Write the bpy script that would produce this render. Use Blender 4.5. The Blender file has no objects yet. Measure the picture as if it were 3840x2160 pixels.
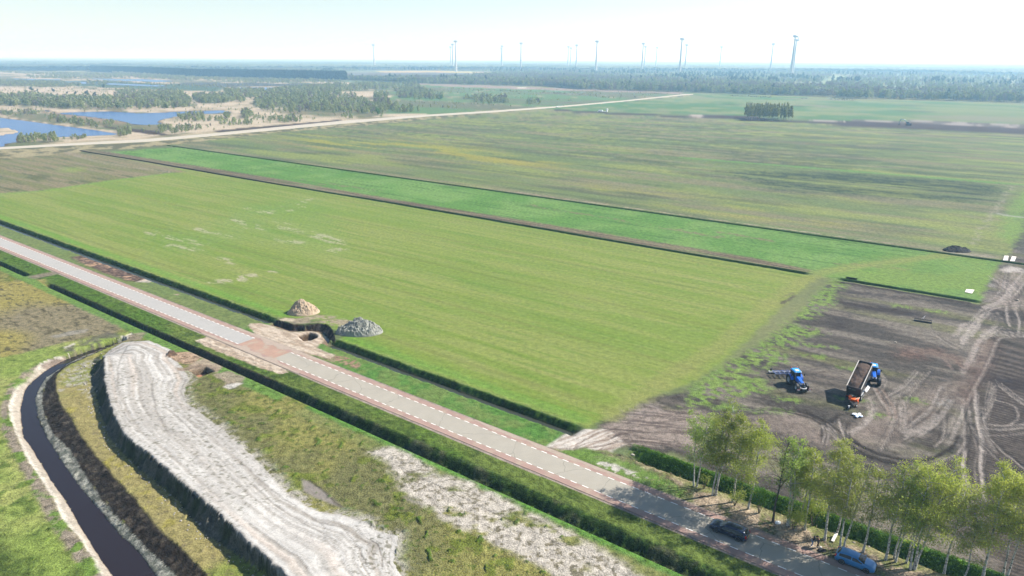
import bpy, bmesh, math, random
import numpy as np
from mathutils import Vector, Matrix, Euler

# ---------------------------------------------------------------- camera
F, H, PITCH, ROLL = 2600.0, 57.0, math.radians(18.3), math.radians(0.27)
scene = bpy.context.scene
cam = bpy.data.objects.new('camera', bpy.data.cameras.new('camera'))
scene.collection.objects.link(cam)
scene.camera = cam
cam.data.sensor_width = 36.0
cam.data.lens = F / 3840.0 * 36.0
cam.data.clip_start = 0.5
cam.data.clip_end = 60000.0
cam.matrix_world = (Matrix.Translation((0, 0, H)) @ Matrix.Rotation(math.radians(90) - PITCH, 4, 'X')
                    @ Matrix.Rotation(ROLL, 4, 'Z'))

# ---------------------------------------------------------------- sky, sun, exposure
SUN_AZ, SUN_EL = math.radians(13.0), math.radians(41.0)      # azimuth from +X towards +Y
world = bpy.data.worlds.new('World')
scene.world = world
world.use_nodes = True
wn = world.node_tree.nodes
bg = wn['Background']
sky = wn.new('ShaderNodeTexSky')
sky.sky_type = 'NISHITA'
sky.sun_disc = False
sky.sun_elevation = SUN_EL
sky.sun_rotation = math.radians(90) - SUN_AZ
sky.altitude = 50
sky.air_density = 1.0
sky.dust_density = 0.6
sky.ozone_density = 1.0
world.node_tree.links.new(sky.outputs[0], bg.inputs[0])
bg.inputs[1].default_value = 0.076
sun = bpy.data.objects.new('sun', bpy.data.lights.new('sun', 'SUN'))
scene.collection.objects.link(sun)
sun.data.energy = 5.0
sun.data.angle = math.radians(0.53)
sun.data.color = (1.0, 0.955, 0.88)
sdir = Vector((math.cos(SUN_EL) * math.cos(SUN_AZ), math.cos(SUN_EL) * math.sin(SUN_AZ), math.sin(SUN_EL)))
sun.rotation_euler = sdir.to_track_quat('Z', 'Y').to_euler()
scene.view_settings.view_transform = 'Standard'
scene.view_settings.look = 'None'
scene.view_settings.gamma = 1.0
scene.view_settings.exposure = 1.1
scene.view_settings.use_curve_mapping = False
scene.render.engine = 'CYCLES'
scene.cycles.max_bounces = 6
scene.cycles.transparent_max_bounces = 12
scene.cycles.volume_bounces = 1

K = 0.42          # picture value of a sunlit surface -> its base colour

# ---------------------------------------------------------------- helpers
COL = scene.collection


def G(px, py, z=0.0):
    """the point at height z that lies on the ray through a photograph pixel"""
    x, y = px - 1920.0, 1080.0 - py
    c, s = math.cos(ROLL), math.sin(ROLL)
    x, y = x * c - y * s, x * s + y * c
    d = F * math.sin(PITCH) - y * math.cos(PITCH)
    f = F * math.cos(PITCH) + y * math.sin(PITCH)
    t = (H - z) / d
    return (x * t, f * t)


def GL(pts, z=0.0, ox=0.0, oy=0.0, sc=1.0):
    return [G(ox + p[0] / sc, oy + p[1] / sc, z) for p in pts]


def lin(c):
    c = np.asarray(c, float) / 255.0
    return np.where(c <= 0.04045, c / 12.92, ((c + 0.055) / 1.055) ** 2.4)


def S(r, g, b):
    return lin((r, g, b)) * K


A0 = math.radians(36.7)
T0 = (math.cos(A0), -math.sin(A0))
N0 = (math.sin(A0), math.cos(A0))
A1 = math.radians(36.0)
T1 = (math.cos(A1), -math.sin(A1))
N1 = (math.sin(A1), math.cos(A1))


def P0(s, o):
    return (s * T0[0] + o * N0[0], s * T0[1] + o * N0[1])


def P1(s, o):
    return (s * T1[0] + o * N1[0], s * T1[1] + o * N1[1])


def vn(x, y, seed=0):
    ix, iy = np.floor(x).astype(np.int64), np.floor(y).astype(np.int64)
    fx, fy = x - ix, y - iy
    fx, fy = fx * fx * (3 - 2 * fx), fy * fy * (3 - 2 * fy)

    def h(a, b):
        k = (a * 374761393 + b * 668265263 + seed * 1442695041) & 0xffffffff
        k = ((k ^ (k >> 13)) * 1274126177) & 0xffffffff
        k = ((k ^ (k >> 16)) * 2246822519) & 0xffffffff
        return (k ^ (k >> 15)) / 4294967295.0
    a, b, c, d = h(ix, iy), h(ix + 1, iy), h(ix, iy + 1), h(ix + 1, iy + 1)
    return (a + (b - a) * fx) * (1 - fy) + (c + (d - c) * fx) * fy


def fb(x, y, seed=0, o=4):
    t, a, n = 0.0, 1.0, 0.0
    for i in range(o):
        t = t + a * vn(x * 2 ** i + 17.3 * i, y * 2 ** i - 9.1 * i, seed + i * 7)
        n += a
        a *= 0.55
    return t / n


def ss(a, b, x):
    t = np.clip((x - a) / (b - a), 0, 1)
    return t * t * (3 - 2 * t)


def tag(o, label=None, cat=None, group=None, kind=None):
    if label:
        o['label'] = label
    if cat:
        o['category'] = cat
    if group:
        o['group'] = group
    if kind:
        o['kind'] = kind
    return o


def mesh(name, verts, faces, mat=None, parent=None, smooth=False):
    me = bpy.data.meshes.new(name)
    me.from_pydata([tuple(v) for v in verts], [], [tuple(f) for f in faces])
    if isinstance(mat, (list, tuple)):
        for m in mat:
            me.materials.append(m)
    elif mat:
        me.materials.append(mat)
    if smooth:
        me.polygons.foreach_set('use_smooth', [True] * len(me.polygons))
    o = bpy.data.objects.new(name, me)
    COL.objects.link(o)
    o.parent = parent
    return o


def npmesh(name, V, Q, mat=None, mi=None, col=None, smooth=True, parent=None, link=True):
    """fast mesh from numpy verts (n,3) and polygons (m,k)"""
    V = np.asarray(V, np.float32)
    Q = np.asarray(Q, np.int32)
    k = Q.shape[1]
    me = bpy.data.meshes.new(name)
    me.vertices.add(len(V))
    me.vertices.foreach_set('co', V.ravel())
    me.loops.add(Q.size)
    me.loops.foreach_set('vertex_index', Q.ravel())
    me.polygons.add(len(Q))
    me.polygons.foreach_set('loop_start', np.arange(0, Q.size, k, dtype=np.int32))
    me.polygons.foreach_set('loop_total', np.full(len(Q), k, np.int32))
    me.polygons.foreach_set('use_smooth', np.full(len(Q), smooth, bool))
    if mi is not None:
        me.polygons.foreach_set('material_index', np.asarray(mi, np.int32))
    if isinstance(mat, (list, tuple)):
        for m in mat:
            me.materials.append(m)
    elif mat:
        me.materials.append(mat)
    me.update(calc_edges=True)
    if col is not None:
        at = me.color_attributes.new('Col', 'FLOAT_COLOR', 'POINT')
        at.data.foreach_set('color', np.asarray(col, np.float32).ravel())
    o = bpy.data.objects.new(name, me)
    if link:
        COL.objects.link(o)
    o.parent = parent
    return o


def empty(name, loc, rz=0.0):
    o = bpy.data.objects.new(name, None)
    COL.objects.link(o)
    o.location = loc
    o.rotation_euler = (0, 0, rz)
    o.empty_display_size = 0.3
    return o


def copy_tree(o, parent=None):
    c = o.copy()
    COL.objects.link(c)
    c.parent = parent
    for ch in list(o.children):
        copy_tree(ch, c)
    return c


# ---- materials
def mat(name, color, rough=0.6, metal=0.0, spec=0.5, noise=0.0, nscale=8.0, bump=0.0, coat=0.0, bscale=None):
    m = bpy.data.materials.new(name)
    m.use_nodes = True
    nt = m.node_tree
    b = nt.nodes['Principled BSDF']
    b.inputs['Base Color'].default_value = (*color, 1)
    b.inputs['Roughness'].default_value = rough
    b.inputs['Metallic'].default_value = metal
    b.inputs['Specular IOR Level'].default_value = spec
    b.inputs['Coat Weight'].default_value = coat
    if noise or bump:
        tc = nt.nodes.new('ShaderNodeTexCoord')
        nz = nt.nodes.new('ShaderNodeTexNoise')
        nz.inputs['Scale'].default_value = nscale
        nz.inputs['Detail'].default_value = 4
        nt.links.new(tc.outputs['Object'], nz.inputs['Vector'])
        if noise:
            mr = nt.nodes.new('ShaderNodeMapRange')
            mr.inputs['From Min'].default_value = 0.25
            mr.inputs['From Max'].default_value = 0.75
            mr.inputs['To Min'].default_value = 1 - noise
            mr.inputs['To Max'].default_value = 1 + noise
            nt.links.new(nz.outputs[0], mr.inputs['Value'])
            mx = nt.nodes.new('ShaderNodeVectorMath')
            mx.operation = 'SCALE'
            mx.inputs[0].default_value = color
            nt.links.new(mr.outputs[0], mx.inputs['Scale'])
            nt.links.new(mx.outputs[0], b.inputs['Base Color'])
        if bump:
            nb = nt.nodes.new('ShaderNodeTexNoise')
            nb.inputs['Scale'].default_value = bscale or nscale * 2
            nb.inputs['Detail'].default_value = 4
            nt.links.new(tc.outputs['Object'], nb.inputs['Vector'])
            bp = nt.nodes.new('ShaderNodeBump')
            bp.inputs['Strength'].default_value = bump
            bp.inputs['Distance'].default_value = 0.1
            nt.links.new(nb.outputs[0], bp.inputs['Height'])
            nt.links.new(bp.outputs[0], b.inputs['Normal'])
    return m


def leaf_mat(name, c1, c2, trans=0.35):
    """foliage: diffuse + translucent, colour varies from leaf clump to leaf clump and tree to tree"""
    m = bpy.data.materials.new(name)
    m.use_nodes = True
    nt = m.node_tree
    for n in list(nt.nodes):
        nt.nodes.remove(n)
    out = nt.nodes.new('ShaderNodeOutputMaterial')
    geo = nt.nodes.new('ShaderNodeNewGeometry')
    oi = nt.nodes.new('ShaderNodeObjectInfo')
    add = nt.nodes.new('ShaderNodeMath')
    add.operation = 'ADD'
    nt.links.new(geo.outputs['Random Per Island'], add.inputs[0])
    nt.links.new(oi.outputs['Random'], add.inputs[1])
    half = nt.nodes.new('ShaderNodeMath')
    half.operation = 'MULTIPLY'
    half.inputs[1].default_value = 0.5
    nt.links.new(add.outputs[0], half.inputs[0])
    mix = nt.nodes.new('ShaderNodeMix')
    mix.data_type = 'RGBA'
    mix.inputs['A'].default_value = (*c1, 1)
    mix.inputs['B'].default_value = (*c2, 1)
    nt.links.new(half.outputs[0], mix.inputs['Factor'])
    d = nt.nodes.new('ShaderNodeBsdfDiffuse')
    t = nt.nodes.new('ShaderNodeBsdfTranslucent')
    ms = nt.nodes.new('ShaderNodeMixShader')
    ms.inputs[0].default_value = trans
    nt.links.new(mix.outputs['Result'], d.inputs[0])
    nt.links.new(mix.outputs['Result'], t.inputs[0])
    nt.links.new(d.outputs[0], ms.inputs[1])
    nt.links.new(t.outputs[0], ms.inputs[2])
    nt.links.new(ms.outputs[0], out.inputs[0])
    return m


def water_mat(name, color, rough=0.08, wave=2.0, strength=0.15):
    m = mat(name, color, rough=rough, spec=0.5)
    nt = m.node_tree
    b = nt.nodes['Principled BSDF']
    b.inputs['IOR'].default_value = 1.33
    geo = nt.nodes.new('ShaderNodeNewGeometry')
    nb = nt.nodes.new('ShaderNodeTexNoise')
    nb.inputs['Scale'].default_value = wave
    nb.inputs['Detail'].default_value = 3
    nt.links.new(geo.outputs['Position'], nb.inputs['Vector'])
    bp = nt.nodes.new('ShaderNodeBump')
    bp.inputs['Strength'].default_value = strength
    bp.inputs['Distance'].default_value = 0.1
    nt.links.new(nb.outputs[0], bp.inputs['Height'])
    nt.links.new(bp.outputs[0], b.inputs['Normal'])
    return m


def ground_mat():
    """one earth-and-plants material; colour comes from the 'Col' attribute (rgb) and clumpiness from its alpha"""
    m = bpy.data.materials.new('ground_cover')
    m.use_nodes = True
    nt = m.node_tree
    b = nt.nodes['Principled BSDF']
    b.inputs['Roughness'].default_value = 0.95
    b.inputs['Specular IOR Level'].default_value = 0.1
    at = nt.nodes.new('ShaderNodeVertexColor')
    at.layer_name = 'Col'
    geo = nt.nodes.new('ShaderNodeNewGeometry')

    def noise(scale, detail):
        n = nt.nodes.new('ShaderNodeTexNoise')
        n.inputs['Scale'].default_value = scale
        n.inputs['Detail'].default_value = detail
        n.inputs['Roughness'].default_value = 0.65
        nt.links.new(geo.outputs['Position'], n.inputs['Vector'])
        return n
    n1 = noise(0.9, 5)
    n2 = noise(4.5, 3)
    su = nt.nodes.new('ShaderNodeMath')
    su.operation = 'ADD'
    nt.links.new(n1.outputs[0], su.inputs[0])
    nt.links.new(n2.outputs[0], su.inputs[1])
    s2 = nt.nodes.new('ShaderNodeMath')
    s2.operation = 'SUBTRACT'
    s2.inputs[1].default_value = 1.0
    nt.links.new(su.outputs[0], s2.inputs[0])
    mu = nt.nodes.new('ShaderNodeMath')
    mu.operation = 'MULTIPLY'
    nt.links.new(s2.outputs[0], mu.inputs[0])
    nt.links.new(at.outputs['Alpha'], mu.inputs[1])
    m3 = nt.nodes.new('ShaderNodeMath')
    m3.operation = 'MULTIPLY_ADD'
    m3.inputs[1].default_value = 2.6
    m3.inputs[2].default_value = 1.0
    m3.use_clamp = False
    nt.links.new(mu.outputs[0], m3.inputs[0])
    mxm = nt.nodes.new('ShaderNodeMath')
    mxm.operation = 'MAXIMUM'
    mxm.inputs[1].default_value = 0.3
    nt.links.new(m3.outputs[0], mxm.inputs[0])
    sc = nt.nodes.new('ShaderNodeVectorMath')
    sc.operation = 'SCALE'
    nt.links.new(at.outputs['Color'], sc.inputs[0])
    nt.links.new(mxm.outputs[0], sc.inputs['Scale'])
    nt.links.new(sc.outputs[0], b.inputs['Base Color'])
    bp = nt.nodes.new('ShaderNodeBump')
    bp.inputs['Distance'].default_value = 0.25
    ad = nt.nodes.new('ShaderNodeMath')
    ad.operation = 'MULTIPLY'
    ad.inputs[1].default_value = 0.8
    nt.links.new(at.outputs['Alpha'], ad.inputs[0])
    nt.links.new(ad.outputs[0], bp.inputs['Strength'])
    nt.links.new(su.outputs[0], bp.inputs['Height'])
    nt.links.new(bp.outputs[0], b.inputs['Normal'])
    return m


GM = ground_mat()
# ================================================================ the land
REG = ['ground', 'crop_field', 'fallow_field', 'grass_strip', 'pasture', 'far_meadow', 'peat_strip', 'soil_field',
       'verge', 'ditch', 'rough_grassland', 'sand_plateau', 'canal_bank', 'marsh', 'sand_access', 'soil_track']
RI = {n: i for i, n in enumerate(REG)}


class Land:
    def __init__(s, X, Y):
        s.X, s.Y = X, Y
        n = len(X)
        s.h = np.zeros(n)
        s.C = np.zeros((n, 4))
        s.r = np.zeros(n, np.int8)
        s.D = np.hypot(X, Y)
        s.w1 = (fb(X / 1.3, Y / 1.3, 5, 3) - .5) * 2, (fb(X / 1.3, Y / 1.3, 6, 3) - .5) * 2
        s.w2 = (fb(X / 9, Y / 9, 7, 3) - .5) * 2, (fb(X / 9, Y / 9, 8, 3) - .5) * 2
        s.s, s.o = X * T0[0] + Y * T0[1], X * N0[0] + Y * N0[1]
        s.u, s.v = X * T1[0] + Y * T1[1], X * N1[0] + Y * N1[1]

    def sub(s, P, margin, warp, warp2):
        P = np.asarray(P, float)
        lo, hi = P.min(0) - margin, P.max(0) + margin
        i = np.nonzero((s.X > lo[0]) & (s.X < hi[0]) & (s.Y > lo[1]) & (s.Y < hi[1]))[0]
        x = s.X[i] + warp * s.w1[0][i] + warp2 * s.w2[0][i]
        y = s.Y[i] + warp * s.w1[1][i] + warp2 * s.w2[1][i]
        return P, i, x, y

    @staticmethod
    def seg(P, x, y, closed):
        d2 = np.full(len(x), 1e18)
        ins = np.zeros(len(x), bool)
        n = len(P)
        for k in range(n if closed else n - 1):
            a, b = P[k], P[(k + 1) % n]
            e = b - a
            t = np.clip(((x - a[0]) * e[0] + (y - a[1]) * e[1]) / (e @ e + 1e-12), 0, 1)
            d2 = np.minimum(d2, (x - a[0] - t * e[0]) ** 2 + (y - a[1] - t * e[1]) ** 2)
            if closed and a[1] != b[1]:
                c = (a[1] > y) != (b[1] > y)
                ins ^= c & (x < (b[0] - a[0]) * (y - a[1]) / (b[1] - a[1]) + a[0])
        return np.sqrt(d2), ins

    def put(s, i, t, col, a, rid):
        col = col(i) if callable(col) else np.asarray(col)
        t = t[:, None]
        s.C[i, :3] = s.C[i, :3] * (1 - t) + col * t
        if a is not None:
            s.C[i, 3:] = s.C[i, 3:] * (1 - t) + a * t
        if rid is not None:
            s.r[i[t[:, 0] > 0.5]] = RI[rid]

    def fill(s, P, col, a=0.5, soft=0.3, warp=0.4, warp2=0.0, rid=None, patch=None, k=1.0, z=None):
        P, i, x, y = s.sub(P, soft + warp + warp2 * 1 + 1, warp, warp2)
        if not len(i):
            return
        d, ins = s.seg(P, x, y, True)
        d = np.where(ins, d, -d)
        t = ss(-soft, soft, d) * k
        if patch is not None:
            t = t * patch(i)
        if z is not None:
            s.h[i] = s.h[i] * (1 - t) + z * t
        s.put(i, t, col, a, rid)

    def line(s, P, col, w=0.5, a=None, soft=None, warp=0.2, rid=None, k=1.0, z=None, patch=None, warp2=0.0):
        P, i, x, y = s.sub(P, w * 2 + 1 + warp + warp2, warp, warp2)
        if not len(i):
            return
        d, _ = s.seg(P, x, y, False)
        soft = w * .5 if soft is None else soft
        t = ss(w + soft, max(w - soft, 0), d) * k
        if patch is not None:
            t = t * patch(i)
        if z is not None:
            s.h[i] += z * t
        s.put(i, t, col, a, rid)

    def band(s, A, zA, B, zB, col, a=0.6, rid=None, warp=0.35, rough=0.0, curve=1.0):
        A, B = np.asarray(A, float), np.asarray(B, float)
        P = np.vstack([A, B[::-1]])
        P, i, x, y = s.sub(P, 1 + warp, warp, 0)
        if not len(i):
            return
        d, ins = s.seg(P, x, y, True)
        i, x, y, d = i[ins], x[ins], y[ins], d[ins]
        if not len(i):
            return
        dA, _ = s.seg(A, x, y, False)
        dB, _ = s.seg(B, x, y, False)
        w = (dA / (dA + dB + 1e-9)) ** curve
        s.h[i] = zA + (zB - zA) * w
        if rough:
            s.h[i] += rough * (fb(s.X[i] / .7, s.Y[i] / .7, 31, 3) - .5) * 2 * np.minimum(1, np.minimum(dA, dB) / .5)
        c = col(i, w) if callable(col) else np.asarray(col)
        s.C[i, :3] = c
        s.C[i, 3] = a
        if rid:
            s.r[i] = RI[rid]


def mixc(c1, c2, t):
    return np.asarray(c1) * (1 - t[:, None]) + np.asarray(c2) * t[:, None]


# canal, banks and the raised sand (photograph pixels, back-projected at their own heights)
WZ = -1.0
pLw = [(470, 1276), (441, 1286), (399, 1297), (328, 1318), (258, 1344), (199, 1375), (164, 1398), (141, 1417), (110, 1445), (97, 1466), (90, 1490),
       (81, 1529), (83, 1590), (89, 1640), (112, 1665), (186, 1788), (261, 1896), (306, 1978), (373, 2086), (425, 2160), (480, 2240), (560, 2350)]
pRw = [(470, 1277), (441, 1287), (352, 1321), (300, 1337), (253, 1365), (211, 1391), (169, 1419), (150, 1445), (138, 1471), (129, 1494), (131, 1520),
       (140, 1566), (171, 1640), (224, 1724), (261, 1780), (298, 1829), (373, 1918), (447, 2008), (522, 2078), (581, 2160), (645, 2240), (740, 2350)]
pLt = [(500, 1256), (493, 1250), (441, 1272), (352, 1296), (293, 1318), (253, 1328), (204, 1340), (150, 1362), (130, 1386), (103, 1400), (80, 1418),
       (54, 1455), (42, 1490), (30, 1520), (36, 1570), (56, 1620), (104, 1728), (160, 1810), (205, 1880), (235, 1950), (300, 2020), (350, 2100),
       (372, 2160), (420, 2240), (500, 2350)]
pRt = [(500, 1262), (480, 1272), (400, 1306), (330, 1336), (270, 1362), (235, 1385), (216, 1402), (209, 1433), (216, 1473), (232, 1520), (261, 1558),
       (309, 1640), (358, 1702), (429, 1788), (503, 1866), (596, 1978), (701, 2075), (786, 2160), (860, 2240), (960, 2350)]
pRc = [(470, 1276), (400, 1305), (330, 1335), (255, 1366), (205, 1398), (172, 1436), (160, 1480), (160, 1530), (175, 1580), (209, 1640), (261, 1683),
       (306, 1762), (373, 1862), (447, 1948), (529, 2034), (604, 2104), (660, 2160), (720, 2240), (820, 2350)]
pFo = [(372, 1332), (345, 1362), (334, 1400), (345, 1440), (362, 1480), (374, 1543), (410, 1640), (484, 1724), (578, 1803), (671, 1881), (745, 1978),
       (838, 2052), (948, 2123), (1010, 2170), (1100, 2250)]
pTo = [(390, 1338), (389, 1370), (391, 1417), (406, 1495), (429, 1562), (473, 1637), (559, 1698), (652, 1784), (745, 1858), (827, 1926), (894, 1996),
       (975, 2067), (1049, 2134), (1140, 2230)]
pRe = [(388, 1334), (417, 1309), (462, 1283), (559, 1277), (634, 1309), (662, 1322), (648, 1345), (680, 1372), (700, 1400), (712, 1425), (700, 1440),
       (690, 1470), (700, 1510), (764, 1558), (838, 1613), (868, 1640), (900, 1668), (956, 1717), (1030, 1799), (1086, 1858), (1150, 1895),
       (1213, 1922), (1273, 1929), (1377, 1955), (1414, 1993), (1493, 2011), (1489, 2048), (1474, 2104), (1500, 2160), (1560, 2250)]
Lw, Rw, Lt, Rt, Rc = GL(pLw, WZ), GL(pRw, WZ), GL(pLt, -.1), GL(pRt, 0), GL(pRc, -.62)
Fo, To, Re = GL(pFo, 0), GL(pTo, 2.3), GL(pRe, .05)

# vegetation rows and lines
sandroad_up = [(0, 552.5), (318, 535), (547, 521.5), (795, 500.5), (1280, 453), (1598, 430.3), (1827, 416.5), (2095, 398), (2323, 378.5), (2560, 353.5), (2600, 352)]
sandroad_dn = [(0, 560.5), (318, 543), (547, 532.5), (795, 510.5), (1280, 465), (1598, 437.5), (1827, 423), (2095, 403), (2323, 382.5), (2560, 357.5), (2600, 355)]


def z1(L):      # crop (0,140) scale 2.0125
    return GL(L, 0, 0, 140, 2.0125)


def z2(L):      # crop (1280,100)
    return GL(L, 0, 1280, 100, 2.0125)


def z3(L):      # crop (2560,100)
    return GL(L, 0, 2560, 100, 2.0125)


POND = {
    'west_pond': z1([(-300, 560), (0, 608), (150, 625), (430, 665), (700, 700), (895, 732), (640, 744), (430, 750), (280, 750), (140, 735), (125, 770),
                     (130, 788), (40, 800), (40, 818), (-300, 860)]),
    'marsh_pond': z1([(300, 545), (340, 545), (430, 572), (620, 565), (840, 560), (1060, 574), (1180, 568), (1400, 560), (1650, 552), (1780, 562),
                      (1600, 575), (1380, 580), (1300, 600), (1200, 622), (1180, 640), (1280, 655), (1100, 660), (1000, 652), (930, 632),
                      (800, 612), (620, 590), (470, 576)]),
    'long_pool': z1([(400, 331), (660, 336), (820, 345), (1000, 352), (1290, 364), (1180, 371), (830, 357), (640, 350), (500, 343)]),
    'far_pool': z1([(640, 311), (1100, 316), (1330, 330), (1180, 337), (800, 323)]),
    'bright_pool': z1([(1740, 376), (2120, 378), (2150, 390), (2110, 400), (1950, 402), (1800, 390)]),
    'thin_pool': z1([(100, 312), (430, 316), (560, 323), (400, 325), (120, 320)]),
}
SPIT = z1([(-200, 675), (0, 680), (90, 688), (150, 712), (100, 728), (0, 740), (-200, 745)])

sx = lambda L: GL(L, 0, 3200, 1250, 2.2297)
r1 = lambda L: GL(L, 0, 2560, 1000, 2.0125)
r3 = lambda L: GL(L, 0, 3400, 900, 4.025)
b1 = lambda L, z=0: GL(L, z, 0, 1100, 2.6833)
b3 = lambda L, z=0: GL(L, z, 900, 1100, 2.6833)
b4 = lambda L, z=0: GL(L, z, 900, 1620, 2.6833)
z5 = lambda L, z=0: GL(L, z, 1800, 1500, 2.1958)
zt = lambda L, z=0: GL(L, z, 1040, 1110, 6.038)
zp = lambda L, z=0: GL(L, z, 600, 1240, 6.586)


def land(X, Y):
    g = Land(X, Y)
    s, o, u, v, D = g.s, g.o, g.u, g.v, g.D
    near = np.exp(-D / 260)
    n_big = fb(X / 120, Y / 120, 1, 4)
    n_mid = fb(X / 14, Y / 14, 2, 4)
    n_sm = fb(X / 2.2, Y / 2.2, 3, 4)
    n_ti = fb(X / .55, Y / .55, 4, 3)
    st1 = fb(u / 70, v / 3.2, 11, 4)
    st2 = fb(u / 160, v / 14, 12, 4)
    st3 = fb(u / 22, v / 1.1, 13, 3)
    g.h = (n_sm - .5) * .22 * near + (n_mid - .5) * .3 * near
    # ---- general ground: dull meadow
    g.C[:, :3] = mixc(S(120, 135, 92), S(160, 160, 112), ss(.35, .65, n_big))
    g.C[:, 3] = .4

    def grass(c1, c2, n, lo=.35, hi=.65):
        return lambda i: mixc(c1, c2, ss(lo, hi, n[i]))

    INF = 3000
    # ---- far meadows to the right behind the pasture, and strips in the middle
    g.fill(GL([(2000, 403), (2580, 350), (3007, 362), (3206, 372), (3840, 386), (4600, 400), (4600, 520), (3840, 462), (3385, 460), (2880, 440), (2075, 412)]),
           lambda i: mixc(mixc(S(100, 142, 84), S(146, 160, 106), ss(.35, .62, st2[i])), S(150, 150, 118), ss(.55, .75, fb(u[i] / 240, v[i] / 30, 44, 3))),
           .3, 2, 1, rid='far_meadow')
    g.fill(z2([(-100, 480), (350, 432), (1100, 448), (2560, 500), (2560, 520), (1640, 602), (640, 665), (350, 690), (300, 560), (0, 540)]),
           lambda i: mixc(mixc(S(112, 148, 92), S(125, 128, 98), ss(.4, .6, fb(u[i] / 200, v[i] / 45, 45, 3))), S(168, 165, 128), ss(.62, .75, st2[i])),
           .4, 3, 3, rid='far_meadow')
    g.fill(z2([(560, 428), (1100, 443), (1850, 472), (2576, 494), (2576, 506), (1850, 486), (1320, 472), (800, 452), (560, 436)]), S(178, 160, 148), .4, 4, 2)
    g.fill(z2([(1330, 456), (1400, 456), (1390, 470), (1320, 470)]), S(225, 215, 200), .3, 3, 1)
    g.fill(z2([(0, 345), (300, 345), (1000, 350), (900, 380), (300, 392), (0, 380)]), S(120, 115, 110), .3, 8, 3, rid='far_meadow')
    g.fill(z2([(250, 334), (700, 332), (1050, 342), (1180, 346), (1000, 350), (700, 345), (300, 345)]),
           lambda i: mixc(S(222, 205, 120), S(225, 190, 150), ss(.4, .6, n_big[i])), .2, 8, 3, rid='far_meadow')
    for L in ([(1350, 440), (2500, 440), (2500, 452), (1350, 452)], [(1000, 440), (1150, 370), (1280, 375), (1260, 395), (1090, 440)],
              [(700, 428), (1080, 432), (1060, 465), (650, 462)], [(2100, 368), (2560, 370), (2560, 376), (2100, 374)]):
        g.fill(z3(L), S(160, 178, 130), .3, 12, 4, rid='far_meadow')
    # ---- marsh: cream reed and heather with greener patches
    g.fill(z1([(-500, 240), (0, 245), (740, 262), (1400, 300), (2576, 322), (2900, 420), (2900, 640), (2576, 645), (1600, 725), (1100, 768), (640, 795), (0, 830), (-500, 850)]),
           lambda i: mixc(mixc(S(122, 130, 92), S(150, 142, 112), ss(.35, .65, n_mid[i])), S(214, 198, 170), ss(.46, .58, fb(X[i] / 60, Y[i] / 60, 51, 4))),
           .6, 6, 4, rid='marsh')
    cream = lambda i: mixc(S(226, 210, 186), S(190, 178, 150), ss(.45, .68, fb(X[i] / 25, Y[i] / 12, 52, 4)))
    for L in ([(-300, 370), (350, 372), (860, 400), (870, 455), (600, 468), (200, 455), (-300, 440)],
              [(1400, 425), (1560, 430), (1500, 460), (1430, 470)], [(1820, 445), (2050, 455), (2080, 470), (1900, 482), (1830, 470)],
              [(1480, 500), (1870, 490), (1950, 530), (2150, 580), (2560, 600), (2560, 615), (2200, 650), (1800, 690), (1500, 715), (1200, 735), (1290, 660),
               (1200, 640), (1300, 605), (1400, 585), (1780, 575), (1700, 555), (1480, 545)],
              [(1000, 540), (1450, 525), (1500, 550), (1180, 562), (1060, 568), (900, 556)],
              [(60, 530), (300, 520), (420, 540), (900, 555), (760, 566), (420, 560), (280, 548), (70, 555)],
              [(0, 595), (430, 655), (700, 690), (1000, 712), (1220, 740), (900, 745), (700, 705), (430, 672), (0, 618)],
              [(430, 755), (900, 742), (1180, 745), (1000, 768), (500, 790)], [(1650, 340), (2560, 350), (2560, 358), (1700, 350)],
              [(0, 445), (120, 430), (120, 438), (0, 455)], [(600, 760), (1100, 750), (1050, 770), (560, 792)]):
        g.fill(z1(L), cream, .7, 3, 3, rid='marsh')
    g.fill(z2([(0, 428), (210, 430), (200, 445), (0, 440)]), cream, .7, 5, 3)
    g.fill(z2([(0, 510), (250, 505), (400, 518), (380, 532), (100, 540)]), cream, .7, 3, 3)
    g.fill(z2([(300, 660), (640, 655), (650, 672), (200, 690)]), cream, .7, 3, 2)
    g.fill(z1([(740, 668), (1180, 705), (1280, 740), (1150, 735), (900, 700)]), S(92, 78, 72), .7, 2, 2, rid='marsh')
    g.fill(z1([(1600, 705), (2576, 622), (2576, 640), (1650, 718)]), S(100, 85, 78), .7, 2, 2, rid='marsh')
    g.fill(z1([(280, 560), (760, 590), (1000, 640), (900, 655), (500, 600)]), S(168, 150, 130), .7, 3, 2, rid='marsh')
    g.fill(z1([(1400, 340), (2560, 352), (2560, 372), (1740, 372), (1400, 400), (1100, 380)]), S(98, 100, 96), .5, 8, 4, rid='marsh')
    g.fill(z1([(0, 318), (820, 330), (1380, 362), (1700, 380), (1650, 410), (1000, 385), (0, 345)]), S(96, 118, 92), .5, 8, 4, rid='marsh')
    for P in POND.values():
        g.fill(P, S(90, 75, 60), .2, 2.0, .4, rid='marsh', z=-.6)
        g.line(P + P[:1], S(130, 110, 85), 2.0, .5, 1.5, .3, k=.7)
    g.fill(SPIT, cream, .7, .8, .3, rid='marsh', z=.15)
    # ---- rough bank along the far sand road
    up, dn = GL(sandroad_up), GL(sandroad_dn)
    g.fill(dn[:] + GL([(2570, 362), (2000, 411), (1600, 448), (1330, 474), (1000, 500), (620, 548), (300, 571), (0, 600), (-400, 640), (-400, 590)]),
           lambda i: mixc(S(120, 118, 90), S(188, 178, 140), ss(.4, .62, fb(X[i] / 5, Y[i] / 9, 53, 3))), .9, 1, 1, rid='verge')
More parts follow.
